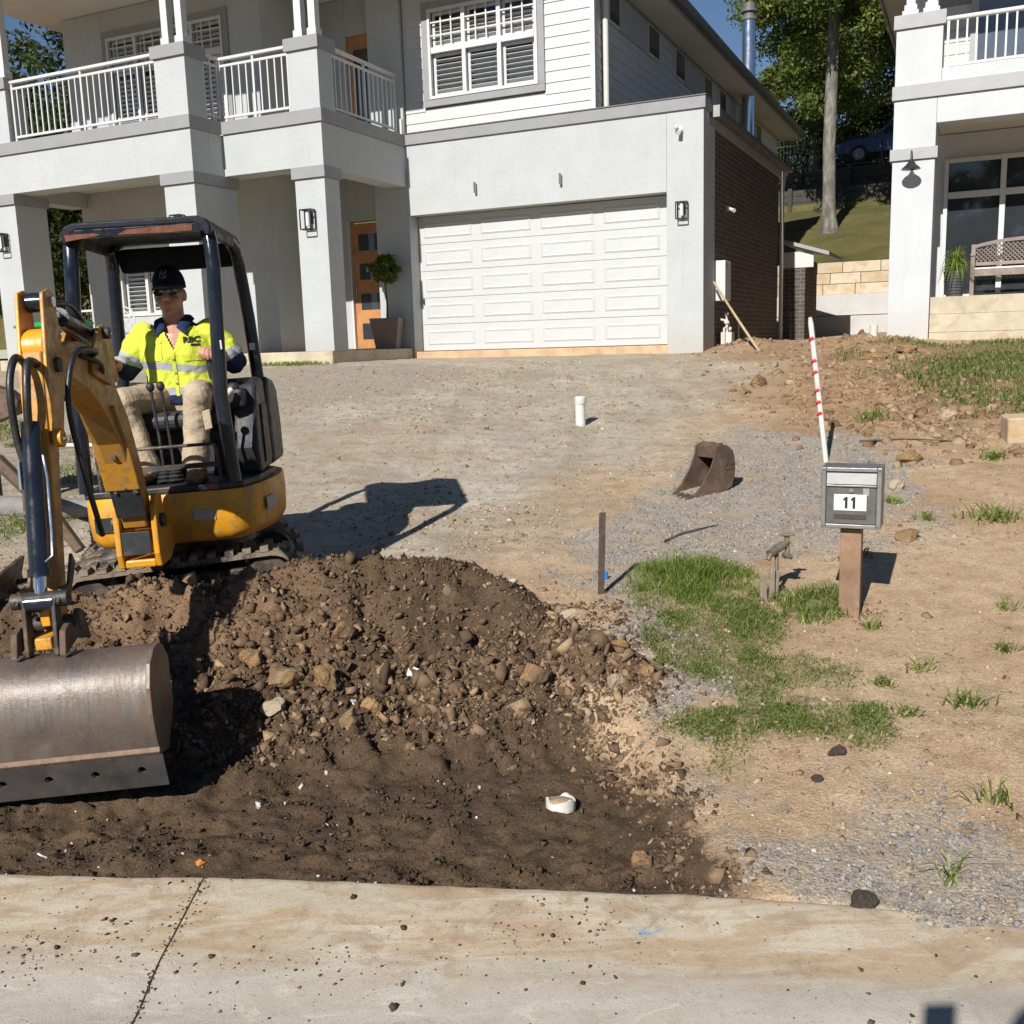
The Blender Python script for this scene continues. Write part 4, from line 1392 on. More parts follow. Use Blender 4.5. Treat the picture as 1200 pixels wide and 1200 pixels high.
for k_, (a_, b_, r_, lab) in enumerate(((-5.5, 30.5, 2.6, 'dense dark shrub behind the fence left of the grey trunk'), (-1.6, 31.5, 2.7, 'dense shrub directly behind the grey trunk'), (2.2, 32.0, 2.8, 'dense shrub behind the rear of the parked car'), (6.2, 31.0, 2.8, 'dense shrub behind the fence beside the white house'))):
    p = hw(a_, b_, 6.4)
    make_tree('hedge_shrub', p, [(0, 0, -.3), (0, 0, .8), (.05, 0, 1.6)], [.14, .1, .07], (0, 0, 2.0), (r_, 1.6, 2.1), 60, 280, .16, M_LEAF, M_BARKD, lab, 80 + k_, (.5, .9), .0, 5)
# dense trees left of the house, seen through the porch and over the balcony
for nm, a_, b_, z_, cr_, n_, lab, sd_ in (
        ('garden_tree', -15.6, 1.2, .1, (2.2, 2.2, 3.0), 80, 'dense dark garden tree seen through the porch opening at far left', 31),
        ('garden_tree', -18.5, 5.5, .2, (3.2, 3, 5.0), 90, 'tall dark tree seen above the balcony railing at far left', 32)):
    p = hw(a_, b_, z_)
    hgt = cr_[2] + .4
    make_tree(nm, p, [(0, 0, -.4), (.05, 0, hgt * .5), (.1, .1, hgt * .9)], [.22, .17, .1], (.0, .0, hgt), cr_, n_, 330, .15, M_LEAF2, M_BARKD, lab, sd_, (.5, 1.0), .1, 6)

# street trees across the road behind the viewer (mirrored in the windows)
for k_, (x_, y_) in enumerate(((-30, -26), (-19, -30), (-8, -28), (4, -31), (16, -27), (28, -30))):
    make_tree('street_tree', (x_, y_, .0), [(0, 0, -.4), (.05, 0, 3.2), (.1, .1, 6.2)], [.35, .28, .18], (0, 0, 7.4), (6.2, 4.0, 5.6), 90, 110, .55, M_LEAF2, M_BARKD,
              'leafy street tree across the road behind the viewer, number %s from the left' % ('one', 'two', 'three', 'four', 'five', 'six')[k_], 60 + k_, (.9, 1.6), .05, 5)
# ------------------------------------------------------------------ sandstone wall on concrete sleepers
def stone_material(name, cols, bump=.5):
    t = NT(name)
    v = t.coord()
    oi = t.n('ShaderNodeObjectInfo')
    base = t.ramp(oi.outputs['Random'], [(i / (len(cols) - 1), c) for i, c in enumerate(cols)])
    off = t.n('ShaderNodeVectorMath', operation='ADD')
    sc_ = t.n('ShaderNodeVectorMath', operation='SCALE')
    cb = t.n('ShaderNodeCombineXYZ')
    t.l(oi.outputs['Random'], cb.inputs[0]); t.l(oi.outputs['Random'], cb.inputs[1])
    t.l(cb.outputs[0], sc_.inputs[0]); sc_.inputs['Scale'].default_value = 50
    t.l(v, off.inputs[0]); t.l(sc_.outputs[0], off.inputs[1])
    n1 = t.noise(off.outputs[0], 4, 6, .65, .8); n2 = t.noise(off.outputs[0], 40, 5, .7)
    c = t.mix(t.ramp(n1, [(.48, 0.0), (.60, .55)]), base, (.46, .27, .11))
    c = t.mix(t.ramp(n1, [(.30, .4), (.42, 0.0)]), c, (.60, .54, .44))
    c = t.mix(t.ramp(n2, [(.5, 0.0), (.75, .3)]), c, (.30, .23, .16))
    t.l(c, t.b.inputs['Base Color']); t.inp('Roughness', .92); t.inp('Specular IOR Level', .15)
    t.bump(t.math('ADD', n2, n1), bump, .02)
    return t.m
M_SAND = stone_material('sandstone', [(.46, .39, .28), (.55, .47, .35), (.44, .31, .18), (.58, .52, .41), (.50, .37, .22)])
sw = empty('sandstone_wall', hw(-1.75, 12.0, 0), HYAW)
tag(sw, 'cream sandstone block retaining wall between the two houses', 'wall')
bx('backing', 0, 8.4, .18, .30, 1.0, 2.09, M_SLAB, sw)
g = np.random.default_rng(4)
for r_ in range(3):
    x = -.2 * r_
    while x < 8.2:
        L = .55 + .45 * g.random()
        z0 = 1.265 + r_ * .283
        o_ = bx('block', 0, L - .012, 0, .175 + .0 * r_, 0, .272, M_SAND, sw, .012)
        o_.location = (x, -.01 * g.random(), z0)
        x += L
cw = empty('concrete_sleeper_wall', hw(-1.75, 11.7, 0), HYAW)
tag(cw, 'grey concrete sleeper wall stepped below the sandstone blocks', 'wall')
M_CSL = mat('grey_sleeper', (.46, .45, .43), .85, var=.08, vs=2, bump=.2, bs=30, dirt=((.35, .25, .17), 2, .58, .4))
bx('sleeper', 0, 8.4, .08, .27, .72, 1.26, M_CSL, cw, .01)
bx('sleeper', .02, 8.4, -.12, .078, -.1, .70, M_CSL, cw, .01)
# timber sleeper terraces further up
M_TSL = mat('dark_sleeper', (.045, .042, .036), .9, var=.3, vs=4, bump=.4, bs=20)
for nm, b_, z0, n_, lab in (('timber_retaining_wall', 22.0, 4.5, 4, 'lower dark timber sleeper retaining wall on the hillside terrace'),
                            ('timber_retaining_wall', 24.05, 5.45, 4, 'upper dark timber sleeper retaining wall below the fence and car')):
    w_ = empty(nm, hw(-12, b_, z0), HYAW)
    tag(w_, lab, 'wall')
    for k in range(n_):
        bx('sleeper', 0, 26, -.05 + .012 * (k % 2), .06, k * .215, k * .215 + .207, M_TSL, w_, .01)
    pm = MB().box(-.07, .07, -.20, -.052, -.3, n_ * .215 + .05).mesh('post', M_TSL)
    copies('post', pm, w_, [(x, 0, 0) for x in np.arange(.9, 26, 1.75)])
# palisade fence and the parked car
fe = empty('metal_fence', hw(-12, 24.35, 6.28), HYAW)
tag(fe, 'thin dark metal picket fence along the top terrace in front of the car', 'fence')
m = MB()
m.box(0, 26, -.015, .015, .15, .18); m.box(0, 26, -.015, .015, 1.02, 1.05)
m.build('rail', M_BLACK, fe)
m = MB()
for x in np.arange(0, 26, .13):
    m.box(x - .006, x + .006, -.006, .006, .05, 1.2)
tag(m.build('picket', M_BLACK, fe), kind='stuff')
copies('post', MB().box(-.03, .03, -.03, .03, -.1, 1.25).mesh('post', M_BLACK), fe, [(x, 0, 0) for x in np.arange(.5, 26, 2.4)])
def make_car(loc, rz):
    c = empty('parked_car', loc, rz)
    tag(c, 'blue-grey hatchback parked behind the fence on the upper terrace', 'car')
    MC = mat('car_paint', (.07, .11, .24), .25, metal=.2, var=.05, vs=2, bump=0)
    MT = mat('tyre', (.02, .02, .02), .9, var=.2)
    prof = [(-2.1, .35), (-2.12, .62), (-1.95, .80), (-1.15, .92), (-.95, .95), (-.25, 1.36), (.35, 1.46), (1.1, 1.42), (1.75, 1.12), (2.02, .98), (2.1, .6), (2.05, .35)]
    lower = [(-2.1, .35), (-2.12, .62), (-1.95, .80), (-1.15, .92), (-.95, .95), (1.95, 1.0), (2.06, .95), (2.1, .6), (2.05, .35)]
    MB().prism([(p[0], p[1]) for p in lower], -.84, .84, axis='y').build('body', MC, c, bevel=.06)
    MB().prism([(-1.0, .93), (-.28, 1.36), (.35, 1.46), (1.15, 1.42), (1.8, 1.1), (1.85, .97)], -.70, .70, axis='y').build('cabin', MC, c, bevel=.05)
    for s_ in (-1, 1):
        MB().prism([(-.72, .99), (-.22, 1.30), (.32, 1.39), (.35, 1.0)], s_ * .705, s_ * .712, axis='y').build('side_window', M_GLASS, c)
        MB().prism([(.42, 1.0), (.40, 1.39), (1.1, 1.35), (1.5, 1.08), (1.45, 1.0)], s_ * .705, s_ * .712, axis='y').build('side_window', M_GLASS, c)
        for x in (-1.32, 1.3):
            w_ = MB().cyl((x, s_ * .70, .32), (x, s_ * .88, .32), .32, n=20).build('wheel', MT, c, 40)
            MB().cyl((x, s_ * .881, .32), (x, s_ * .89, .32), .21, n=16).build('rim', M_FASC, w_, 40)
        bx('headlight', -2.13, -2.0, s_ * .6 - .15, s_ * .6 + .15, .62, .74, M_WHITE, c, .02)
    return c
make_car(hw(.85, 26.2, 6.60), HYAW + R(4))
# brick cottage beyond the fence at the right, only its eave and wall show
ct = empty('brick_cottage', hw(7.0, 33, 6.4), HYAW)
tag(ct, 'red brick cottage with tiled roof beyond the parked car', 'house')
M_RBR = brick_material('red_brick', (.30, .11, .065), (.36, .15, .09), (.4, .36, .32))
bx('wall', -5.0, 5, 0, 5, 0, 2.4, M_RBR, ct)
MB().add([(-5.6, -.6, 2.35), (5.6, -.6, 2.35), (5.6, 5.6, 2.35), (-5.6, 5.6, 2.35), (-2.5, 2.5, 4.2), (2.5, 2.5, 4.2)], [(0, 1, 5, 4), (1, 2, 5), (2, 3, 4, 5), (3, 0, 4), (3, 2, 1, 0)]).build('roof', mat('terracotta_roof', (.28, .12, .07), .8, bump=.4, bs=12), ct)
bx('fascia', -5.62, 5.62, -.64, -.60, 2.24, 2.36, M_WHITE, ct)
# ------------------------------------------------------------------ mini excavator
def worn_paint(name, c, wear=.5, rust=(.16, .065, .03), scratch=True, rough=.38):
    t = NT(name)
    v = t.coord()
    n1 = t.noise(v, 3.5, 7, .65, .4); n2 = t.noise(v, 17, 7, .7, .5); n3 = t.noise(t.coord((1, 1, .15)), 28, 5, .7)
    cc = t.ramp(n1, [(.3, tuple(x * .82 for x in c)), (.7, tuple(min(1, x * 1.06) for x in c))])
    cc = t.mix(t.ramp(n2, [(.60 - .12 * wear, 0.0), (.72 - .1 * wear, .85)]), cc, (.24, .15, .06))
    cc = t.mix(t.ramp(n3, [(.66 - .06 * wear, 0.0), (.74, .8 * wear)]), cc, rust)
    cc = t.mix(t.ramp(t.noise(v, 6, 6, .6, 1.0), [(.50 - .06 * wear, 0.0), (.70, .62)]), cc, (.27, .19, .105))
    t.l(cc, t.b.inputs['Base Color'])
    t.l(t.ramp(n2, [(.35, rough - .1), (.7, rough + .35)]), t.b.inputs['Roughness'])
    t.bump(t.math('ADD', n2, t.math('MULTIPLY', n3, .5)), .12, .004)
    return t.m
M_YEL = worn_paint('excavator_yellow', (.70, .31, .012), .42)
M_YELW = worn_paint('worn_boom_yellow', (.52, .235, .020), .95)
M_NAVY = mat('canopy_navy_black', (.012, .015, .024), .22, var=.3, vs=6, bump=.04, bs=30, dirt=((.06, .05, .045), 7, .64, .3))
M_RUSTED = mat('canopy_rust', (.17, .060, .032), .85, var=.35, vs=18, bump=.3, bs=60)
M_BLKP = mat('black_plastic', (.022, .023, .026), .55, var=.25, vs=8, bump=.2, bs=120, dirt=((.16, .13, .10), 6, .55, .5))
M_DKMET = mat('dark_dirty_metal', (.045, .040, .036), .6, metal=.3, var=.4, vs=10, bump=.3, bs=50, dirt=((.17, .12, .08), 7, .48, .7))
M_RUB = mat('track_rubber', (.050, .046, .040), .9, var=.3, vs=12, bump=.4, bs=50, dirt=((.27, .21, .145), 8, .42, .8))
M_CHROME = mat('chrome_rod', (.75, .75, .76), .12, metal=1, var=.03, bump=.02, rv=.05)
M_HOSE = mat('hydraulic_hose', (.016, .016, .017), .45, var=.3, vs=14, bump=.15, bs=150, dirt=((.14, .11, .08), 10, .58, .4))
M_DECAL = mat('grey_decal', (.33, .31, .27), .5, var=.25, vs=30, bump=0, dirt=((.10, .09, .08), 40, .55, .7))
def bucket_steel():
    t = NT('worn_bucket_steel')
    v = t.coord(); vs = t.coord((14, 1, 1.2))
    n1 = t.noise(v, 2.5, 6, .65, .3); n2 = t.noise(vs, 6, 7, .75); n3 = t.noise(v, 60, 4, .7)
    sp = t.n('ShaderNodeSeparateXYZ')
    t.l(v, sp.inputs[0])
    c = t.ramp(n1, [(.3, (.060, .046, .039)), (.55, (.120, .095, .080)), (.75, (.185, .155, .132))])
    # highlight band of the curved shell put into colour and metallic, with polished streaks
    band = t.n('ShaderNodeMapRange', interpolation_type='SMOOTHERSTEP')
    band.inputs['From Min'].default_value = .13; band.inputs['From Max'].default_value = .02
    t.l(t.math('ABSOLUTE', t.math('SUBTRACT', sp.outputs[2], .235)), band.inputs['Value'])
    f = t.math('MULTIPLY', band.outputs[0], t.ramp(n2, [(.30, .10), (.66, .9)]))
    c = t.mix(f, c, (.20, .18, .16))
    c = t.mix(t.ramp(n3, [(.60, 0.0), (.75, .5)]), c, (.30, .23, .17))
    mud = t.ramp(t.noise(t.coord((2.2, 1, 1)), 5, 7, .72, .6), [(.49, 0.0), (.60, .85)])
    f = t.math('MULTIPLY', f, t.math('SUBTRACT', 1.0, mud))
    c = t.mix(mud, c, (.135, .095, .066))
    t.l(c, t.b.inputs['Base Color'])
    t.l(t.ramp(f, [(0, .05), (1, .55)]), t.b.inputs['Metallic'])
    t.l(t.ramp(n2, [(.3, .30), (.7, .55)]), t.b.inputs['Roughness'])
    # soil caked in dull smears
    t.bump(t.math('ADD', n2, n3), .30, .005)
    return t.m
M_BKT = bucket_steel()
M_EDGE = mat('cutting_edge_steel', (.15, .14, .135), .42, metal=.7, var=.3, vs=7, bump=.2, bs=40, dirt=((.20, .15, .11), 9, .55, .6))
M_RUSTB = mat('rusty_bucket', (.105, .068, .048), .75, metal=.2, var=.35, vs=7, bump=.4, bs=40, dirt=((.22, .15, .10), 6, .5, .5))

XM = Vector((-1.766, 5.594, .167))
EX = empty('mini_excavator', XM, rot=(0, R(-2.5), R(5)))
tag(EX, 'worn yellow mini excavator with navy canopy reaching its wide bucket over the spoil heap', 'excavator')
EXM = Matrix.Translation(XM) @ Euler((0, R(-2.5), R(5))).to_matrix().to_4x4()

# undercarriage -------------------------------------------------------------
UC = Matrix.Translation((-.10, .03, 0)) @ Matrix.Rotation(R(8), 4, 'Z') @ Matrix.Rotation(R(-1.2), 4, 'Y')
def track_path(n=64, L=1.28, hgt=.36):
    r = hgt / 2 - .02
    s = L / 2 - r
    per = 4 * s + 2 * math.pi * r
    out = []
    for i in range(n):
        d = per * i / n
        if d < 2 * s: out.append((-s + d, r * 2 + .02, 0))
        elif d < 2 * s + math.pi * r:
            a = (d - 2 * s) / r
            out.append((s + r * math.sin(a), r + .02 + r * math.cos(a), a))
        elif d < 4 * s + math.pi * r: out.append((s - (d - 2 * s - math.pi * r), .02, math.pi))
        else:
            a = (d - 4 * s - math.pi * r) / r
            out.append((-s - r * math.sin(a), r + .02 - r * math.cos(a), math.pi + a))
    return out
for sy in (-.39, .39):
    m = MB()
    tp = track_path()
    n = len(tp)
    for i in range(n):
        x, z, a = tp[i]; x2, z2, a2 = tp[(i + 1) % n]
        nx_, nz_ = math.sin(a), math.cos(a); mx_, mz_ = math.sin(a2), math.cos(a2)
        w = .115
        vs = [(x, sy - w, z), (x2, sy - w, z2), (x2, sy + w, z2), (x, sy + w, z),
              (x - nx_ * .025, sy - w, z - nz_ * .025), (x2 - mx_ * .025, sy - w, z2 - mz_ * .025), (x2 - mx_ * .025, sy + w, z2 - mz_ * .025), (x - nx_ * .025, sy + w, z - nz_ * .025)]
        m.add(vs, [(0, 1, 2, 3), (7, 6, 5, 4), (0, 4, 5, 1), (2, 6, 7, 3)], UC)
        if i % 2 == 0:   # staggered lugs
            for (y0, y1, k) in ((sy - w - .004, sy + .01, 0), (sy - .01, sy + w + .004, 1)):
                o = .5 * k
                xa, za = x + (x2 - x) * o, z + (z2 - z) * o
                xb, zb = xa + (x2 - x) * .95, za + (z2 - z) * .95
                hgt = .026
                m.add([(xa, y0, za), (xb, y0, zb), (xb, y1, zb), (xa, y1, za), (xa + nx_ * hgt, y0 + .004, za + nz_ * hgt), (xb + nx_ * hgt, y0 + .004, zb + nz_ * hgt), (xb + nx_ * hgt, y1 - .004, zb + nz_ * hgt), (xa + nx_ * hgt, y1 - .004, za + nz_ * hgt)],
                      [(4, 5, 6, 7), (0, 1, 5, 4), (1, 2, 6, 5), (2, 3, 7, 6), (3, 0, 4, 7)], UC)
    tr = m.build('track', M_RUB, EX)
    m = MB()
    m.box(-.46, .46, sy - .07, sy + .07, .10, .26, UC)
    m.build('track_frame', M_DKMET, tr, bevel=.012)
    for x in (-.46, .46):
        p0, p1 = UC @ Vector((x, sy - .085, .18)), UC @ Vector((x, sy + .085, .18))
        MB().cyl(p0, p1, .125, n=18).build('sprocket', M_DKMET, tr, 40)
    for x in (-.25, 0, .25):
        MB().cyl(UC @ Vector((x, sy - .09, .085)), UC @ Vector((x, sy + .09, .085)), .055, n=12).build('roller', M_DKMET, tr, 40)
m = MB()
m.box(-.34, .34, -.30, .30, .17, .34, UC)
m.cyl(UC @ Vector((0.1, 0, .34)), UC @ Vector((.1, 0, .45)), .27, n=28)
m.build('undercarriage', M_DKMET, EX, 40)
# dozer blade at the far-left end of the tracks
m = MB()
m.prism([(-.98, .06), (-1.03, .10), (-1.04, .22), (-.99, .33), (-.965, .33), (-1.0, .22), (-.99, .11), (-.95, .07)], -.48, .48, axis='y', M=UC)
bl_ = m.build('dozer_blade', M_DKMET, EX)
m = MB()
for y in (-.26, .26):
    m.ring([UC @ Vector((-.3, y, .22)), UC @ Vector((-.7, y, .20)), UC @ Vector((-.98, y, .19))], .04, 8)
m.cyl(UC @ Vector((-.35, -.03, .33)), UC @ Vector((-.7, -.03, .27)), .045, n=12)
m.cyl(UC @ Vector((-.7, -.03, .27)), UC @ Vector((-.95, -.03, .22)), .022, n=10)
m.build('blade_arm', M_DKMET, EX, 40)

# upper structure -----------------------------------------------------------
out_poly = [(-.455, -.44), (-.40, -.52), (.28, -.52), (.36, -.50), (.43, -.36), (.475, -.15), (.49, .08), (.46, .32), (.36, .50), (.18, .60), (-.18, .60), (-.36, .50), (-.46, .32), (-.49, .08), (-.48, -.2)]
def scaled(poly, s, dx=0, dy=0):
    return [(p[0] * s + dx, p[1] * s + dy) for p in poly]
m = MB()
lev = [(.44, .84), (.455, .93), (.50, .985), (.60, 1.0), (.70, .995), (.715, .98)]
n = len(out_poly)
vs, fs = [], []
for z, s in lev:
    for p in out_poly:
        vs.append((p[0] * s, p[1] * s, z))
for k in range(len(lev) - 1):
    for i in range(n):
        j = (i + 1) % n
        fs.append((k * n + i, k * n + j, (k + 1) * n + j, (k + 1) * n + i))
fs.append(list(range(n))[::-1]); fs.append([(len(lev) - 1) * n + i for i in range(n)])
m.add(vs, fs)
body = m.build('body_skirt', M_YEL, EX, 55)
# opening and tow lug in the left front corner, decals
MB().prism([(-.40, .545), (-.22, .545), (-.205, .62), (-.40, .62)], -.528, -.50, axis='y').build('corner_recess', M_BLKP, body)
bx('decal', .10, .21, -.5235, -.521, .565, .625, M_DECAL, body)
dm = MB().box(-.07, .07, -.002, .002, -.035, .035).mesh('decal', M_DECAL)
q = link('decal', dm, body); q.matrix_local = Matrix.Translation((.463, -.275, .60)) @ Matrix.Rotation(R(78), 4, 'Z')
fl_ = MB()
fl_.prism([(-.44, -.50), (.30, -.505), (.36, -.47), (.42, -.3), (.45, .1), (-.47, .1), (-.47, -.3)], .717, .752, axis='z')
floor = fl_.build('cab_floor', M_BLKP, EX, bevel=.008)
bx('warning_label', .14, .235, -.5075, -.505, .722, .75, mat('red_label', (.22, .07, .045), .6, dirt=((.5, .45, .4), 20, .5, .8)), floor)
# engine cover and side pods
m = MB()
m.prism([(.16, .755), (.56, .755), (.585, 1.0), (.55, 1.19), (.46, 1.24), (.24, 1.27), (.17, 1.20)], -.44, .44, axis='x')
m.build('engine_cover', M_BLKP, EX, bevel=.03)
m = MB()
m.prism([(-.22, .755), (.155, .755), (.155, 1.25), (.05, 1.27), (-.12, 1.24), (-.20, 1.12), (-.26, .90)], .30, .425, axis='x')
pod = m.build('side_pod', M_BLKP, EX, bevel=.02)
MB().prism([(-.10, .80), (.10, .80), (.10, 1.12), (-.08, 1.12)], .4255, .437, axis='x').build('side_panel', M_DKMET, pod, bevel=.01)
m = MB()
m.prism([(-.22, .755), (.155, .755), (.155, 1.12), (-.12, 1.12), (-.20, 1.05)], -.43, -.31, axis='x')
m.build('side_pod', M_BLKP, EX, bevel=.02)
# canopy
m = MB()
prof = [(-.355, 1.99), (-.362, 2.03), (-.345, 2.07), (-.30, 2.087), (.30, 2.087), (.345, 2.07), (.362, 2.03), (.355, 1.99), (.335, 1.985), (.31, 2.035), (.28, 2.05), (-.28, 2.05), (-.31, 2.035), (-.335, 1.985)]
m.prism(prof, -.53, .30, axis='y')
M_NAVYR = mat('canopy_roof_paint', (.014, .016, .024), .55, var=.3, vs=6, bump=.1, bs=40, spec=.2, dirt=((.075, .06, .05), 9, .58, .5))
can = m.build('canopy_roof', M_NAVYR, EX, bevel=.014, seg=3)
bx('front_lip', -.325, .325, -.528, -.505, 2.012, 2.052, M_NAVY, can, .004)
MB().prism([(-.09, 2.018), (.16, 2.014), (.27, 2.016), (.275, 2.045), (.15, 2.047), (-.04, 2.04)], -.5305, -.5285, axis='y').build('rust_patch', M_RUSTED, can)
MB().prism([(-.335, 2.0), (-.17, 2.02), (-.20, 2.032), (-.34, 2.03)], -.5345, -.5305, axis='y').build('rust_patch', M_RUSTED, can)
MB().prism([(-.31, 1.90), (.31, 1.90), (.335, 1.985), (.31, 2.035), (-.31, 2.035), (-.335, 1.985)], .27, .296, axis='y').build('rear_header', M_NAVYR, can, bevel=.02)
bx('roof_label', .05, .13, -.42, -.34, 2.046, 2.049, M_DECAL, can)
for s_, xb in ((-1, -.435), (1, .318)):
    MB().ring([(xb, -.475, .75), (xb * .95, -.478, 1.2), (s_ * .345, -.485, 1.85), (s_ * .34, -.47, 1.97), (s_ * .325, -.44, 2.03)], .036, 14).build('canopy_post', M_NAVY, EX, 50)
    MB().ring([(s_ * .385, .25, 1.18), (s_ * .37, .25, 1.6), (s_ * .35, .24, 1.9), (s_ * .34, .20, 1.99), (s_ * .325, .12, 2.03)], .036, 14).build('canopy_post', M_NAVY, EX, 50)
M_REFL = mat('silver_tape', (.62, .62, .60), .3, var=.1, bump=0)
MB().cyl((.341, -.515, 1.43), (.341, -.515, 1.475), .006, n=6).build('tape_mark', M_REFL, EX)
bx('tape_mark', .36, .392, .213, .216, 1.42, 1.46, M_REFL, EX)
# seat
m = MB()
m.box(-.23, .23, -.12, .16, .755, 1.02)
m.build('seat_base', M_BLKP, EX, bevel=.02)
m = MB(); m.box(-.235, .235, -.26, .17, 1.02, 1.12); seat = m.build('seat_cushion', M_BLKP, EX, bevel=.04, seg=3)
m = MB(); m.prism([(.09, 1.10), (.18, 1.10), (.27, 1.55), (.20, 1.58), (.155, 1.55)], -.22, .22, axis='x'); m.build('seat_back', M_BLKP, EX, bevel=.04, seg=3)
# consoles and levers
for s_ in (-1, 1):
    m = MB(); m.box(s_ * .33 - .05, s_ * .33 + .05, -.28, .10, 1.12, 1.22); m.build('console', M_BLKP, EX, bevel=.02)
    m = MB()
    jx = .225 if s_ > 0 else -.30
    m.ring([(s_ * .33, -.22, 1.20), (jx, -.25, 1.29)], .012, 8); m.ball((s_ * .32, -.22, 1.225), (.035, .035, .03))
    m.ring([(jx, -.25, 1.28), (jx, -.26, 1.34), (jx, -.265, 1.39)], [.016, .022, .02], 10)
    m.build('joystick', M_BLKP, EX, 50)
for x in (-.075, -.022):
    m = MB()
    m.ring([(x, -.30, .76), (x, -.315, 1.0), (x - .008, -.33, 1.25)], .0085, 8)
    m.ball((x - .008, -.33, 1.265), (.022, .022, .026))
    m.build('travel_lever', M_BLKP, EX, 50)
    m = MB()
    m.lathe([(.045, 0), (.05, .012), (.036, .02), (.044, .032), (.032, .042), (.038, .052), (.02, .065)], 14, Matrix.Translation((x, -.305, .753)))
    m.build('lever_boot', M_BLKP, EX, 40)
MB().ring([(.30, -.31, .78), (.30, -.33, 1.0), (.285, -.36, 1.085)], .008, 8).build('dozer_lever', M_BLKP, EX, 40)
MB().ball((.285, -.365, 1.10), .022).build('lever_knob', mat('pale_knob', (.55, .38, .33), .5), EX, 40)
MB().ring([(.25, -.27, 1.18), (.27, -.33, 1.17), (.30, -.34, 1.19), (.33, -.32, 1.22)], .016, 10).build('lock_lever', mat('cream_lever', (.62, .58, .48), .45), EX, 40)
m = MB()
m.ring([(-.36, -.47, .76), (-.36, -.475, .93), (-.345, -.475, .955), (.22, -.475, .955), (.245, -.475, .93), (.25, -.47, .76)], .009, 8)
m.box(-.36, .25, -.484, -.470, .835, .862)
m.build('foot_guard', M_DKMET, EX, 40)

# arm: everything lies in the plane x = AX ----------------------------------
AX = -.118
def plate(poly, x0, x1, name, m_, parent=EX, bevel=.006):
    return MB().prism(poly, x0, x1, axis='x').build(name, m_, parent, bevel=bevel)
sbk = MB()
sbk.prism([(-.50, .46), (-.62, .40), (-.80, .40), (-.82, .47), (-.80, .70), (-.74, .76), (-.66, .74), (-.64, .60), (-.52, .56)], AX - .105, AX - .075, axis='x')
sbk.prism([(-.50, .46), (-.62, .40), (-.80, .40), (-.82, .47), (-.80, .70), (-.74, .76), (-.66, .74), (-.64, .60), (-.52, .56)], AX + .075, AX + .105, axis='x')
sbk.box(AX - .074, AX + .074, -.80, -.58, .40, .44); sbk.box(AX - .074, AX + .074, -.62, -.56, .44, .56)
kp = sbk.build('swing_post', M_YEL, EX, bevel=.008)
MB().cyl((AX - .125, -.73, .62), (AX + .125, -.73, .62), .035, n=16).build('pivot_pin', M_DKMET, kp, 40)
plate([(-.82, .47), (-.826, .47), (-.826, .585), (-.82, .585)], AX - .068, AX + .068, 'mud_flap', M_BLKP, kp, .002)
BP = [(-.73, .62), (-.82, .86), (-.94, 1.09), (-1.12, 1.28), (-1.33, 1.39), (-1.52, 1.42), (-1.70, 1.405)]
BH = [.085, .10, .125, .145, .125, .095, .06]
up, dn = [], []
for i, (p, h) in enumerate(zip(BP, BH)):
    a_ = BP[max(0, i - 1)]; b_ = BP[min(len(BP) - 1, i + 1)]
    tx, tz = b_[0] - a_[0], b_[1] - a_[1]
    l_ = math.hypot(tx, tz); nx_, nz_ = tz / l_, -tx / l_     # towards the outer (upper, rear) side
    up.append((p[0] + nx_ * h * .8, p[1] + nz_ * h * .8)); dn.append((p[0] - nx_ * h * .8, p[1] - nz_ * h * .8))
boom = plate(up + dn[::-1], AX - .06, AX + .056, 'boom', M_YELW, EX, .01)
for s_ in (-1, 1):   # gusset plates at the knuckle and the tip
    plate([(-.98, 1.32), (-1.02, 1.47), (-1.10, 1.57), (-1.17, 1.56), (-1.30, 1.46), (-1.34, 1.36), (-1.1, 1.3)], AX + s_ * .059, AX + s_ * .074, 'boom_gusset', M_YELW, boom, .004)
MB().cyl((AX - .10, -1.12, 1.53), (AX + .10, -1.12, 1.53), .026, n=14).build('pin', M_DKMET, boom, 40)
# boom pad with bolts near the foot
plate([(-.835, .66), (-.842, .66), (-.912, .84), (-.905, .84)], AX - .07, AX + .07, 'boom_pad', M_BLKP, boom, .002)
for x, y, z in ((AX - .04, -.895, .79), (AX + .01, -.902, .81), (AX + .05, -.895, .79)):
    MB().ball((x, y, z), .011, 8, 6).build('bolt', M_CHROME, boom)
# boom lift cylinder behind
gp = [(-.885, .80), (-.905, .80), (-1.005, 1.04), (-1.12, 1.20), (-1.11, 1.215), (-.99, 1.06)]
MB().prism(gp, AX - .085, AX + .075, axis='x').build('ram_guard', M_YELW, boom, bevel=.005)
for z_, y_ in ((.97, -.978), (1.08, -1.038)):
    bx('guard_slot', AX - .012, AX + .012, y_ - .012, y_ + .012, z_ - .014, z_ + .014, M_DKMET, boom, .002)
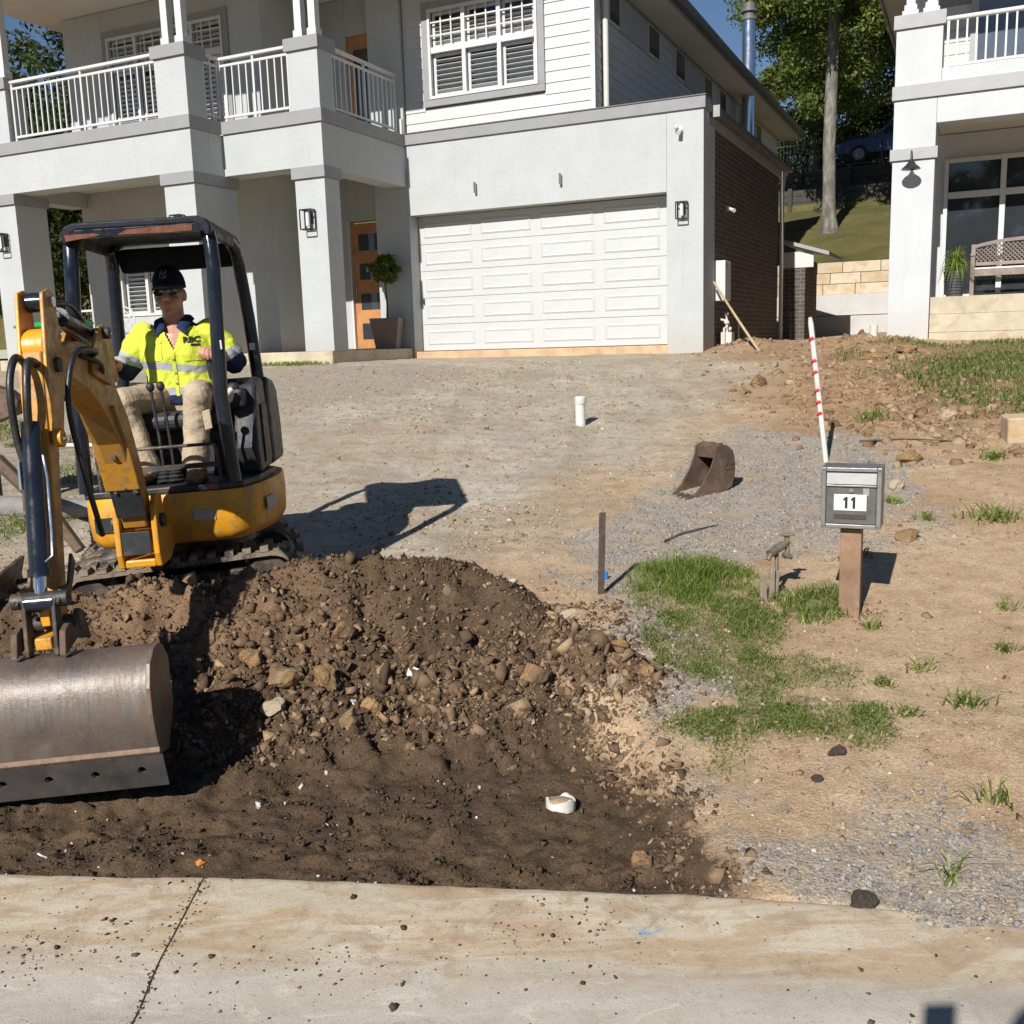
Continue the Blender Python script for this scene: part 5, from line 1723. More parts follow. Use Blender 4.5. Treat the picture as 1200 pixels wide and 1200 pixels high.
# dipper stick
SP = [(-1.60, 1.77), (-1.66, 1.785), (-1.73, 1.76), (-1.80, 1.40), (-1.86, 1.05), (-1.93, .72), (-2.00, .46), (-1.985, .42), (-1.93, .41), (-1.87, .66), (-1.77, 1.02), (-1.67, 1.32), (-1.61, 1.50)]
stick = plate([(-1.785, 1.46), (-1.80, 1.38), (-1.86, 1.05), (-1.93, .72), (-2.00, .46), (-1.985, .42), (-1.93, .41), (-1.87, .66), (-1.77, 1.02), (-1.67, 1.32), (-1.63, 1.46)], AX - .037, AX + .037, "stick", M_YELW, EX, .008)
for s_ in (-1, 1):
    plate([(-1.605, 1.675), (-1.66, 1.695), (-1.725, 1.68), (-1.80, 1.38), (-1.835, 1.12), (-1.74, 1.10), (-1.63, 1.34), (-1.60, 1.5)], AX + s_ * .038, AX + s_ * .054, 'stick_plate', M_YEL if s_ < 0 else M_YELW, stick, .005)
MB().cyl((AX - .037, -1.70, 1.47), (AX + .037, -1.70, 1.47), .075, n=20).build('stick_block', M_YEL, stick, 40)
MB().cyl((AX - .028, -1.665, 1.645), (AX + .028, -1.665, 1.645), .038, n=18).build('rod_eye', M_NAVY, stick, 40)
MB().cyl((AX - .068, -1.665, 1.645), (AX + .068, -1.665, 1.645), .020, n=14).build('pin', M_CHROME, stick, 40)
MB().cyl((AX - .07, -1.70, 1.405), (AX + .07, -1.70, 1.405), .030, n=14).build('pin', M_DKMET, stick, 40)
for s_ in (-1, 1):
    MB().cyl((AX + s_ * .054, -1.815, 1.13), (AX + s_ * .080, -1.815, 1.13), .035, n=14).build('pin_boss', M_YEL, stick, 40)
    MB().ball((AX + s_ * .082, -1.815, 1.13), .012, 8, 6).build('bolt', M_CHROME, stick)
# dipper cylinder on top of the boom
MB().cyl((AX, -1.12, 1.53), (AX, -1.44, 1.595), .042, n=16).build('dipper_cylinder', M_NAVY, EX, 40)
MB().cyl((AX, -1.43, 1.592), (AX, -1.655, 1.645), .022, n=12).build('dipper_rod', M_CHROME, EX, 40)
# bucket cylinder in front of the stick
MB().cyl((AX - .0, -1.895, 1.20), (AX, -2.03, .66), .036, n=18).build('bucket_cylinder', M_NAVY, EX, 40)
m = MB(); m.cyl((AX, -2.026, .675), (AX, -2.034, .645), .043, n=16); m.cyl((AX - .05, -2.06, .555), (AX + .05, -2.06, .555), .036, n=14)
m.build('cylinder_gland', M_NAVY, EX, 40)
MB().cyl((AX, -2.034, .645), (AX, -2.06, .555), .024, n=12).build('bucket_rod', M_CHROME, EX, 40)
MB().ring([(AX + .04, -1.935, 1.08), (AX + .052, -1.96, 1.0), (AX + .052, -2.0, .80), (AX + .056, -2.035, .72), (AX + .03, -2.04, .70)], .005, 6).build('steel_line', M_CHROME, EX, 40)
# linkage
for s_ in (-1, 1):
    plate([(-2.035, .585), (-2.085, .585), (-2.115, .44), (-2.125, .37), (-2.08, .36), (-2.05, .45)], AX + s_ * .052 - .008, AX + s_ * .052 + .008, 'tipping_link', M_DKMET, EX, .004)
    plate([(-2.06, .60), (-2.10, .56), (-1.97, .60), (-1.90, .70), (-1.88, .66), (-1.97, .555)], AX + s_ * .072 - .007, AX + s_ * .072 + .007, 'idler_link', M_DKMET, EX, .003)
MB().cyl((AX - .10, -2.06, .565), (AX + .10, -2.06, .565), .030, n=14).build('pin', M_DKMET, EX, 40)
MB().cyl((AX - .10, -1.965, .45), (AX + .10, -1.965, .45), .030, n=14).build('pin', M_DKMET, EX, 40)
bx('quick_hitch_mark', AX - .02, AX + .015, -2.045, -2.035, .46, .53, M_YEL, EX, .003)
bx('quick_hitch_block', AX - .03, AX + .03, -2.10, -1.95, .385, .43, M_YEL, EX, .006)
# wide mud bucket
BW0, BW1 = AX - .46, AX + .395
shell = [(-1.97, .28), (-2.01, .33), (-2.07, .365), (-2.14, .362), (-2.205, .325), (-2.245, .25), (-2.258, .16), (-2.25, .08), (-2.236, .02), (-2.225, -.005)]
inner = [(p[0] + .014, p[1] - .006) for p in shell]
bk = MB()
bk.prism(shell + inner[::-1], BW0, BW1, axis='x')
bucket = bk.build('mud_bucket', M_BKT, EX, 45)
lip = MB()
lip.prism([(-2.250, .012), (-2.243, .028), (-2.215, .02), (-2.20, -.005), (-2.228, -.012)], BW0 - .006, BW1 + .006, axis='x')
lip.build('edge_weld', mat('weld_soil', (.20, .135, .095), .9, var=.3, vs=30, bump=.6, bs=80), bucket, bevel=.003)
# bolt-on cutting edge with open holes: plate between hole columns
holes = [BW1 - .075 - .163 * k for k in range(6)]
def edge_plate():
    m = MB()
    p0, p1 = Vector((0, -2.236, -.002)), Vector((0, -2.205, -.135))
    d = (p1 - p0)
    nrm = Vector((0, d.z, -d.y)).normalized()
    Lz = d.length
    dn_ = d.normalized()
    def pt(x, s, o):
        return Vector((x, 0, 0)) + p0 + dn_ * s + nrm * o
    xs_ = [BW0 - .01]
    th = .016
    cells = []
    hs = .034
    xcuts = [BW0 - .01]
    for h in sorted(holes):
        xcuts += [h - hs, h + hs]
    xcuts.append(BW1 + .01)
    for i in range(len(xcuts) - 1):
        x0, x1 = xcuts[i], xcuts[i + 1]
        if i % 2 == 0:
            vs = [pt(x0, 0, 0), pt(x1, 0, 0), pt(x1, Lz, 0), pt(x0, Lz, 0), pt(x0, 0, -th), pt(x1, 0, -th), pt(x1, Lz, -th), pt(x0, Lz, -th)]
            m.add(vs, [(0, 1, 2, 3), (7, 6, 5, 4), (3, 2, 6, 7), (0, 4, 5, 1)])
        else:
            c_ = (x0 + x1) / 2; sc = Lz * .46; r_ = .0155; K = 16
            sq = []
            for k in range(K):
                a = 2 * math.pi * k / K + math.pi / 4
                ca, sa = math.cos(a), math.sin(a)
                mxx = max(abs(ca), abs(sa))
                sq.append((c_ + ca / mxx * hs, sc + sa / mxx * (Lz - sc if sa > 0 else sc)))
            for o, rev in ((0, False), (-th, True)):
                vs = [pt(x, s_, o) for x, s_ in sq] + [pt(c_ + r_ * math.cos(2 * math.pi * k / K + math.pi / 4), sc + r_ * math.sin(2 * math.pi * k / K + math.pi / 4), o) for k in range(K)]
                m.add(vs, [(k, (k + 1) % K, K + (k + 1) % K, K + k) for k in range(K)])
            vs = [pt(c_ + r_ * math.cos(2 * math.pi * k / K), sc + r_ * math.sin(2 * math.pi * k / K), o) for o in (0, -th) for k in range(K)]
            m.add(vs, [(k, (k + 1) % K, K + (k + 1) % K, K + k) for k in range(K)])
    return m
edge_plate().build('cutting_edge', M_EDGE, bucket)
for x0, x1, nm in ((BW1 - .018, BW1, 'side_plate'), (BW0, BW0 + .018, 'side_plate')):
    sp_ = [(p[0], p[1]) for p in shell] + [(-2.12, -.03), (-1.99, .10)]
    plate([(p[0] - .004 if i < 10 else p[0], p[1] + (.004 if i < 5 else 0)) for i, p in enumerate(sp_)], x0 + (.004 if x1 == BW1 else -.004), x1 + (.004 if x1 == BW1 else -.004), nm, M_BKT, bucket, .004)
for x_ in (AX - .085, AX + .085):
    plate([(-1.88, .36), (-2.02, .40), (-2.16, .375), (-2.13, .46), (-2.08, .475), (-2.03, .44), (-1.96, .50), (-1.92, .48)], x_ - .012, x_ + .012, 'bucket_ear', M_RUSTB, bucket, .004)
# clod of earth stuck under the lip
# hoses
def hose(pts, r=.013, name='hose'):
    P = [Vector(p) for p in pts]
    out = []
    for i in range(len(P) - 1):
        p0 = P[max(0, i - 1)]; p1 = P[i]; p2 = P[i + 1]; p3 = P[min(len(P) - 1, i + 2)]
        for k in range(6):
            t = k / 6
            out.append(.5 * ((2 * p1) + (p2 - p0) * t + (2 * p0 - 5 * p1 + 4 * p2 - p3) * t * t + (3 * p1 - p0 - 3 * p2 + p3) * t ** 3))
    out.append(P[-1])
    return MB().ring(out, r, 8).build(name, M_HOSE, EX, 60)
hose([(AX - .03, -1.76, 1.40), (AX - .032, -1.86, 1.44), (AX - .04, -1.93, 1.34), (AX - .045, -1.93, 1.16), (AX - .03, -1.935, 1.06)], .014)
hose([(AX + .015, -1.76, 1.40), (AX + .015, -1.87, 1.42), (AX + .012, -1.925, 1.30), (AX + .0, -1.93, 1.14), (AX + .0, -1.94, 1.04)], .016)
hose([(AX + .06, -1.30, 1.43), (AX + .13, -1.44, 1.45), (AX + .115, -1.66, 1.44), (AX + .095, -1.75, 1.25), (AX + .12, -1.76, .98), (AX + .13, -1.72, .80), (AX + .12, -1.66, .72)], .0115)
hose([(AX + .07, -1.20, 1.36), (AX + .10, -1.32, 1.40), (AX + .06, -1.44, 1.44)], .0115)
hose([(AX + .02, -1.20, 1.58), (AX + .03, -1.35, 1.64), (AX + .03, -1.50, 1.65), (AX + .02, -1.60, 1.63)], .010)
m = MB()
m.cyl((AX - .045, -1.93, 1.06), (AX - .045, -1.945, .96), .013, n=8); m.cyl((AX, -1.94, 1.04), (AX, -1.95, .96), .013, n=8)
m.build('hose_fitting', M_CHROME, EX, 40)
m = MB(); m.cyl((AX - .085, -1.76, 1.04), (AX - .085, -1.80, .86), .028, n=12); m.build('grease_cap', M_DKMET, EX, 40)
MB().cyl((.165 - .165 - .30, -.26, 1.20), (-.30, -.265, 1.42), .018, n=10).build('exhaust_stub', M_BLKP, EX, 40)
# ------------------------------------------------------------------ operator (machine-local coordinates)
M_SKIN = mat('skin', (.46, .235, .160), .5, var=.12, vs=14, bump=.1, bs=120, bd=.002)
def cloth(name, c, fold=.5, dirt=None):
    t = NT(name)
    v = t.coord()
    n1 = t.noise(v, 9, 5, .6, 1.2); n2 = t.noise(v, 300, 2, .5); n3 = t.noise(v, 22, 4, .6, .8)
    cc = t.ramp(n1, [(.3, tuple(x * .86 for x in c)), (.7, tuple(min(1, x * 1.07) for x in c))])
    if dirt:
        cc = t.mix(t.ramp(t.noise(v, 6, 6, .7, .5), [(.54, 0.0), (.70, .6)]), cc, dirt)
    t.l(cc, t.b.inputs['Base Color']); t.inp('Roughness', .9); t.inp('Specular IOR Level', .15)
    t.bump(t.math('ADD', t.math('ADD', n1, t.math('MULTIPLY', n3, .5)), t.math('MULTIPLY', n2, .06)), fold, .022)
    return t.m
M_HIVIS = cloth('hi_vis_yellow', (.62, .69, .075), .6)
M_NAVYC = cloth('navy_cloth', (.020, .030, .075), .5)
M_SILV = cloth('reflective_tape', (.36, .38, .40), .3)
M_KHAKI = cloth('khaki_trousers', (.46, .365, .26), .55, (.24, .17, .11))
M_BOOT = mat('tan_boot', (.20, .125, .065), .8, var=.25, vs=20, bump=.3, bs=60, dirt=((.30, .22, .15), 9, .5, .6))
M_CAP = cloth('cap_navy', (.010, .012, .024), .15)
M_VISOR = cloth('cap_visor', (.045, .047, .055), .15)
M_LENS = glass_material('sunglass_lens', (.015, .03, .02), .05)
OPM = Euler((0, R(-2.5), R(5)))
op = empty('person', XM, rot=(0, R(-2.5), R(5)))
tag(op, 'person in yellow hi-vis shirt, navy cap and sunglasses seated at the excavator controls', 'person')
# joints
SHL, ELL, WRL = Vector((-.195, .045, 1.535)), Vector((-.285, .03, 1.37)), Vector((-.30, -.19, 1.395))
SHR, ELR, WRR = Vector((.195, .045, 1.53)), Vector((.295, .06, 1.355)), Vector((.235, -.165, 1.425))
HIPL, KNL, ANL = Vector((-.095, .03, 1.185)), Vector((-.235, -.335, 1.20)), Vector((-.165, -.30, .835))
HIPR, KNR, ANR = Vector((.095, .03, 1.185)), Vector((.155, -.35, 1.205)), Vector((.10, -.315, .85))
def limb(m, pts, rad, n=14):
    m.ring(pts, rad, n)
    for p, r in ((pts[0], rad[0]), (pts[-1], rad[-1])):
        r = r if not isinstance(r, tuple) else min(r)
        m.ball(p, r, 12, 8)
def hand(m, wrist, palm, fwd, side, up, s=1.0, grip=True):
    """palm block with four unequal fingers that curl round a vertical grip and a thumb from the side of the palm"""
    m.ring([wrist, wrist.lerp(palm, .5), palm], [(.024, .02), (.036, .019), (.040, .017)], 12)
    m.ball(palm, (.038, .036, .026), 12, 8)
    for k in range(4):
        o = side * ((k - 1.5) * .020)
        L = (.070, .078, .074, .058)[k]
        k0 = palm + o + fwd * .024 + up * .006
        k1 = k0 + fwd * L * .42 + up * .010 - up * .006 * k
        k2 = k1 + fwd * L * .20 - up * L * .36
        k3 = k2 - fwd * L * .10 - up * L * .30
        m.ring([k0, k1, k2, k3], [.0098, .0095, .0088, .0074], 8)
        m.ball(k1, .0098, 8, 6); m.ball(k2, .0088, 8, 6); m.ball(k3, .0076, 8, 6)
    t0 = palm - side * .030 - fwd * .012
    t1 = t0 - side * .020 + fwd * .022 - up * .008
    t2 = t1 + fwd * .024 + side * .004 - up * .014
    m.ring([palm - fwd * .02, t0, t1, t2], [.014, .013, .0105, .0085], 8); m.ball(t2, .0088, 8, 6)
b = MB()
# head
b.ball((0, .012, 1.762), (.074, .094, .108), 20, 14)
b.ring([(0, -.012, 1.765), (0, -.028, 1.715), (0, -.032, 1.675), (0, -.034, 1.650)], [(.066, .074), (.062, .064), (.052, .052), (.034, .036)], 16)
b.ball((0, -.074, 1.655), (.026, .018, .018)); b.ball((0, -.088, 1.690), (.026, .012, .014))
b.ring([(0, -.082, 1.772), (0, -.100, 1.748), (0, -.113, 1.728), (0, -.098, 1.716)], [.010, .012, .016, .012], 10)
b.ball((.012, -.098, 1.722), .010); b.ball((-.012, -.098, 1.722), .010)
for s_ in (-1, 1):
    b.ball((s_ * .076, .018, 1.742), (.012, .022, .034)); b.ball((s_ * .040, -.070, 1.715), (.024, .020, .020)); b.ball((s_ * .035, -.082, 1.785), (.030, .014, .012))
b.ring([(0, .022, 1.70), (0, .026, 1.63), (0, .035, 1.565)], [.060, .058, .070], 16)
# trunk
b.ring([(0, .05, 1.12), (0, .05, 1.2), (0, .035, 1.32), (0, .02, 1.44), (0, .028, 1.52), (0, .04, 1.57)], [(.15, .11), (.165, .115), (.152, .105), (.172, .112), (.168, .100), (.09, .07)], 20)
for SH, EL, WR in ((SHL, ELL, WRL), (SHR, ELR, WRR)):
    limb(b, [SH, SH.lerp(EL, .5), EL], [.060, .052, .042])
    limb(b, [EL, EL.lerp(WR, .35), WR], [.042, .042, .027])
hand(b, WRR, Vector((.222, -.235, 1.425)), Vector((-.10, -.98, .05)).normalized(), Vector((1, -.1, -.12)).normalized(), Vector((0, .05, 1)), 1.0)
hand(b, WRL, Vector((-.302, -.245, 1.405)), Vector((.02, -.98, .05)).normalized(), Vector((-1, -.05, -.1)).normalized(), Vector((0, .05, 1)), 1.0)
for HI, KN, AN in ((HIPL, KNL, ANL), (HIPR, KNR, ANR)):
    limb(b, [HI, HI.lerp(KN, .5), KN], [.085, .075, .056])
    limb(b, [KN, KN.lerp(AN, .35) + Vector((0, .02, 0)), AN], [.055, .056, .038])
body_me = remeshed(b, .0058, 3, .45)
body_me.materials.append(M_SKIN)
link('body', body_me, op)
# shirt
b = MB()
b.ring([(0, .05, 1.165), (0, .045, 1.22), (0, .035, 1.32), (0, .02, 1.43), (0, .028, 1.515), (0, .045, 1.575), (0, .035, 1.60)], [(.192, .145), (.196, .148), (.188, .140), (.198, .140), (.196, .124), (.125, .095), (.082, .082)], 24)
for SH, EL, WR, cut in ((SHL, ELL, WRL, .42), (SHR, ELR, WRR, .36)):
    sh2 = SH + Vector((-.02 if SH.x > 0 else .02, 0, .0))
    limb(b, [sh2, SH.lerp(EL, .5), EL], [.080, .076, .066])
    limb(b, [EL, EL.lerp(WR, cut * .6), EL.lerp(WR, cut + .1)], [.066, .062, .060])
sm = remeshed(b, .0068, 3, .5)
bm = bmesh.new(); bm.from_mesh(sm)
# cloth folds as real relief
PV = np.array([v_.co[:] for v_ in bm.verts])
FV = vnoise(PV[:, 0] * 16 + PV[:, 2] * 9, PV[:, 2] * 11 + PV[:, 1] * 12, 5) * .016 + vnoise(PV[:, 0] * 34 - PV[:, 2] * 22, PV[:, 2] * 30 + PV[:, 1] * 20, 9) * .006
for v_, f_ in zip(bm.verts, FV):
    v_.co = v_.co + v_.normal * float(f_)
kill = []
for f_ in bm.faces:
    c = f_.calc_center_median()
    if c.z > 1.445 and c.y < .04 and abs(c.x - .008) < (c.z - 1.445) * .42:
        kill.append(f_)
bmesh.ops.delete(bm, geom=kill, context='FACES')
for f_ in bm.faces:
    c = f_.calc_center_median()
    mi = 0
    ax_ = abs(c.x)
    SH, EL, WR = (SHL, ELL, WRL) if c.x < 0 else (SHR, ELR, WRR)
    d1 = (EL - SH).normalized(); t1 = (c - SH).dot(d1) / (EL - SH).length
    d2 = (WR - EL).normalized(); t2 = (c - EL).dot(d2)
    onarm = ax_ > .212 or (t1 > .30 and ax_ > .195)
    if onarm:
        if t1 > .60: mi = 2
        if t1 > .86: mi = 1
    else:
        if c.z < 1.205: mi = 1
        elif c.z < 1.245: mi = 2
        elif 1.335 < c.z + (.02 * math.sin(c.x * 9)) < 1.375: mi = 2
        if c.z > 1.572 and ax_ < .13: mi = 1
    f_.material_index = mi
bm.to_mesh(sm); bm.free()
for m_ in (M_HIVIS, M_NAVYC, M_SILV):
    sm.materials.append(m_)
sm.polygons.foreach_set('use_smooth', [True] * len(sm.polygons))
shirt = link('shirt', sm, op)
# collar
for s_ in (-1, 1):
    m = MB()
    m.ring([(s_ * .015, .112, 1.635), (s_ * .060, .085, 1.635), (s_ * .082, .03, 1.620), (s_ * .072, -.035, 1.595), (s_ * .058, -.078, 1.565), (s_ * .082, -.098, 1.530)], [(.026, .007), (.028, .007), (.030, .008), (.030, .008), (.028, .008), (.006, .005)], 10)
    m.build('collar', M_NAVYC, shirt, 60)
# pockets, buttons and the lettering on the chest follow the cloth
bvh = BVHTree.FromPolygons([v_.co.copy() for v_ in sm.vertices], [p.vertices[:] for p in sm.polygons])
def on_cloth(x, z, off=.003):
    h = bvh.ray_cast(Vector((x, -1, z)), Vector((0, 1, 0)))
    return Vector((x, (h[0].y if h[0] else -.12) - off, z))
def drape_text(body, size, cx, cz, bold, sx, name, m_):
    me_ = text_mesh(body, size, 0.0, bold, sx)
    for v_ in me_.vertices:
        v_.co = on_cloth(cx + v_.co.x, cz + v_.co.y, .004)
    me_.materials.clear(); me_.materials.append(m_)
    return link(name, me_, shirt)
M_PRINT = mat('black_print', (.012, .012, .014), .8, bump=0)
drape_text('RBC', .043, .105, 1.497, .0022, 1.05, 'chest_lettering', M_PRINT)
def drape_patch(x0, x1, z0, z1, m_, name, off=.004, nx=8, nz=4):
    m = MB()
    vs = [on_cloth(x0 + (x1 - x0) * i / nx, z0 + (z1 - z0) * j / nz, off) for j in range(nz + 1) for i in range(nx + 1)]
    m.add(vs, [(j * (nx + 1) + i, j * (nx + 1) + i + 1, (j + 1) * (nx + 1) + i + 1, (j + 1) * (nx + 1) + i) for j in range(nz) for i in range(nx)])
    return m.build(name, m_, shirt, 60)
drape_patch(.10, .145, 1.464, 1.476, M_PRINT, 'pen_slot')
drape_patch(-.135, -.055, 1.488, 1.508, M_HIVIS, 'pocket_flap', .007)
drape_patch(-.135, -.055, 1.395, 1.485, M_HIVIS, 'pocket', .004)
drape_patch(.06, .145, 1.385, 1.460, M_HIVIS, 'pocket', .004)
drape_patch(-.006, .012, 1.20, 1.44, M_HIVIS, 'button_placket', .004, 2, 16)
for z in (1.27, 1.325, 1.40):
    MB().ball(on_cloth(.003, z, .006), .006, 8, 6).build('button', M_SILV, shirt)
# trousers
b = MB()
b.ring([(0, .06, 1.10), (0, .055, 1.17), (0, .05, 1.235)], [(.175, .135), (.182, .14), (.172, .132)], 20)
for HI, KN, AN, o in ((HIPL, KNL, ANL, -1), (HIPR, KNR, ANR, 1)):
    limb(b, [HI, HI.lerp(KN, .5), KN], [.100, .088, .070])
    limb(b, [KN, KN.lerp(AN, .35) + Vector((0, .015, 0)), KN.lerp(AN, .7), AN + Vector((0, 0, .012))], [.070, .070, .068, .074])
tm = remeshed(b, .0075, 3, .5)
bm = bmesh.new(); bm.from_mesh(tm)
PV = np.array([v_.co[:] for v_ in bm.verts])
FV = vnoise(PV[:, 0] * 13 + PV[:, 1] * 9, PV[:, 2] * 22 + PV[:, 1] * 14, 15) * .010 + vnoise(PV[:, 0] * 30 - PV[:, 1] * 18, PV[:, 2] * 45, 19) * .004
for v_, f_ in zip(bm.verts, FV):
    v_.co = v_.co + v_.normal * float(f_)
bm.to_mesh(tm); bm.free()
tm.materials.append(M_KHAKI)
tm.polygons.foreach_set('use_smooth', [True] * len(tm.polygons))
tr_ = link('trousers', tm, op)
drapes = MB(); drapes.prism([(KNR.x + .03, 1.02), (KNR.x + .07, 1.03), (KNR.x + .065, 1.13), (KNR.x + .025, 1.12)], -.405, -.395, axis='y')
drapes.build('leg_pocket', M_KHAKI, tr_, bevel=.004)
# boots
for AN, tw in ((ANL, -.06), (ANR, .02)):
    b = MB()
    fz = .757
    b.ring([(AN.x, AN.y + .01, AN.z + .03), (AN.x, AN.y + .01, fz + .05)], [(.050, .055), (.046, .056)], 14)
    b.ring([(AN.x, AN.y + .06, fz + .035), (AN.x, AN.y - .02, fz + .045), (AN.x + tw * .6, AN.y - .10, fz + .038), (AN.x + tw, AN.y - .155, fz + .030)], [(.040, .034), (.046, .042), (.050, .036), (.040, .028)], 14)
    b.ball((AN.x + tw, AN.y - .155, fz + .032), (.044, .034, .028))
    bo = remeshed(b, .006, 2)
    bo.materials.append(M_BOOT)
    o_ = link('boot', bo, op)
    m = MB(); m.ring([(AN.x, AN.y + .075, fz + .009), (AN.x, AN.y, fz + .009), (AN.x + tw, AN.y - .18, fz + .009)], [(.042, .010), (.050, .010), (.046, .010)], 10)
    m.build('sole', M_BLKP, o_, 50)
# cap, hair and sunglasses
MB().ball((0, .050, 1.752), (.0765, .066, .062), 18, 12).build('hair', mat('dark_hair', (.035, .026, .020), .8, var=.4, vs=60, bump=.6, bs=200), op, 60)
m = MB()
N1, N2 = 24, 8
vs = []
for i in range(N2 + 1):
    a = (math.pi / 2) * i / N2
    for j in range(N1):
        q = 2 * math.pi * j / N1
        x, y = .088 * math.cos(q) * math.cos(a) ** .8, .014 + .107 * math.sin(q) * math.cos(a) ** .8
        vs.append((x, y, 1.787 + .118 * math.sin(a) ** .92 - .10 * (y - .01) * (1 - i / N2) * .35))
fs = [(i * N1 + j, i * N1 + (j + 1) % N1, (i + 1) * N1 + (j + 1) % N1, (i + 1) * N1 + j) for i in range(N2) for j in range(N1)]
m.add(vs, fs)
cap = m.build('cap', M_CAP, op, 60)
sol = cap.modifiers.new('t', 'SOLIDIFY'); sol.thickness = .004
MB().ball((0, .014, 1.906), (.008, .008, .005), 8, 6).build('cap_button', M_CAP, cap)
m = MB()
vs, fs = [], []
NV = 14
for k in range(5):
    r_ = k / 4
    for i in range(NV + 1):
        t_ = -1 + 2 * i / NV
        x = t_ * (.084 - .004 * r_)
        y0 = .014 - .107 * math.sqrt(max(0, 1 - (t_ * .95) ** 2))
        y = y0 - r_ * .062 * math.sqrt(max(0, 1 - (t_ * .98) ** 2)) ** .7
        z = 1.806 - .020 * r_ - .018 * t_ * t_
        vs.append((x, y, z))
for k in range(4):
    for i in range(NV):
        a = k * (NV + 1) + i
        fs.append((a, a + 1, a + NV + 2, a + NV + 1))
m.add(vs, fs)
vi = m.build('cap_visor', M_VISOR, cap, 60)
sol = vi.modifiers.new('t', 'SOLIDIFY'); sol.thickness = .004
# embroidered monogram on the crown front
cb_ = BVHTree.FromPolygons([v_.co.copy() for v_ in cap.data.vertices], [p.vertices[:] for p in cap.data.polygons])
def on_cap(x, z):
    h = cb_.ray_cast(Vector((x, -1, z)), Vector((0, 1, 0)))
    return Vector((x, (h[0].y if h[0] else -.09) - .003, z))
m = MB()
for st in ([(-.019, -.019), (-.019, .012), (-.016, .014)], [(-.019, .012), (.012, -.020)], [(.012, -.021), (.012, .010)], [(-.012, .021), (.000, .002), (.000, -.022)], [(.000, .002), (.016, .021)], [(-.006, -.022), (.006, -.022)], [(-.024, -.019), (-.014, -.019)]):
    pts = []
    for (x0, z0), (x1, z1) in zip(st[:-1], st[1:]):
        for k in range(5):
            pts.append(on_cap(x0 + (x1 - x0) * k / 4, 1.853 + z0 + (z1 - z0) * k / 4))
    m.ring(pts, .0022, 5)
m.build('cap_monogram', mat('grey_thread', (.20, .21, .24), .8, bump=0), cap)
m = MB()
for s_ in (-1, 1):
    m.ring([(s_ * .072, -.01, 1.762), (s_ * .068, -.075, 1.760)], .004, 6)
m.ring([(-.066, -.078, 1.773), (-.03, -.096, 1.775), (0, -.099, 1.768), (.03, -.096, 1.775), (.066, -.078, 1.773)], .004, 6)
sg = m.build('sunglasses', M_BLKP, op, 60)
for s_ in (-1, 1):
    m = MB()
    vs = []
    for r_ in (0, 1):
        for k in range(12):
            q = 2 * math.pi * k / 12
            vs.append((s_ * (.035 + (.030 * math.cos(q)) * r_), -.094 + .010 * ((.030 * math.cos(q) * r_ + .035) / .066) ** 2 - .004 + .0, 1.757 + .019 * math.sin(q) * r_))
    m.add(vs, [(12 + k, 12 + (k + 1) % 12, k) for k in range(12)] + [(k, 12 + (k + 1) % 12, (k + 1) % 12) for k in range(12)])
    m.build('lens', M_LENS, sg, 60)
# ------------------------------------------------------------------ things standing on the site
M_STNL = mat('brushed_stainless', (.27, .27, .265), .5, metal=.75, var=.08, vs=5, bump=.08, bs=200, bd=.001, dirt=((.35, .28, .2), 6, .6, .35))
M_LBDK = mat('letterbox_dark', (.15, .14, .132), .45, metal=.5, var=.12, vs=5, bump=.1, bs=80, dirt=((.28, .22, .16), 8, .58, .4))
M_PLATE = mat('number_plate_white', (.66, .68, .66), .4, var=.05, vs=8, bump=0, dirt=((.45, .40, .33), 9, .62, .4))
M_POST = mat('hardwood_post', (.235, .145, .088), .85, var=.3, vs=6, bump=.35, bs=40, dirt=((.34, .26, .18), 5, .5, .6))
M_TIMB = mat('grey_stake', (.27, .225, .17), .9, var=.3, vs=9, bump=.5, bs=40)
M_PVC = mat('white_pvc', (.60, .585, .55), .4, var=.05, vs=6, bump=.05, dirt=((.40, .30, .20), 12, .56, .7))
M_RED = mat('red_tape', (.50, .030, .035), .5, var=.1, bump=0)
M_STAKE = mat('rusty_stake', (.10, .075, .06), .75, metal=.3, var=.4, vs=25, bump=.4, bs=60)
M_BRASS = mat('tarnished_brass', (.24, .20, .15), .55, metal=.6, var=.35, vs=18, bump=.25, bs=60, dirt=((.25, .19, .13), 12, .48, .7))

# letterbox, number 11
LBY = R(-24.5)
lb = empty('letterbox', (1.69, 4.86, gz(1.69, 4.86) - .02), LBY)
tag(lb, 'stainless steel letterbox numbered 11 on a short timber post', 'letterbox')
m = MB(); m.box(-.05, .05, -.04, .06, -.15, .468); m.build('post', M_POST, lb, bevel=.004)
bx('post_cap_plate', -.06, .06, -.045, .065, .469, .477, M_BLACK, lb)
Z0, Z1 = .478, .778
m = MB(); m.box(-.126, .126, -.07, .09, Z0 + .004, Z1 - .004); bxo = m.build('box', M_LBDK, lb, bevel=.004)
m = MB()
m.box(-.14, -.118, -.088, .10, Z0, Z1); m.box(.118, .14, -.088, .10, Z0, Z1)
m.box(-.1175, .1175, -.088, .10, Z1 - .020, Z1); m.box(-.1175, .1175, -.088, .10, Z0, Z0 + .020)
m.build('frame', M_STNL, lb, bevel=.003)
m = MB(); m.prism([(-.0715, Z1 - .084), (-.084, Z1 - .082), (-.074, Z1 - .022), (-.0715, Z1 - .022)], -.116, .116, axis='x'); m.build('flap', M_STNL, lb, bevel=.002)
bx('flap_edge', -.116, .116, -.088, -.072, Z1 - .094, Z1 - .085, M_STNL, lb, .002)
bx('door', -.115, .115, -.078, -.0715, Z0 + .022, Z1 - .096, M_LBDK, lb, .002)
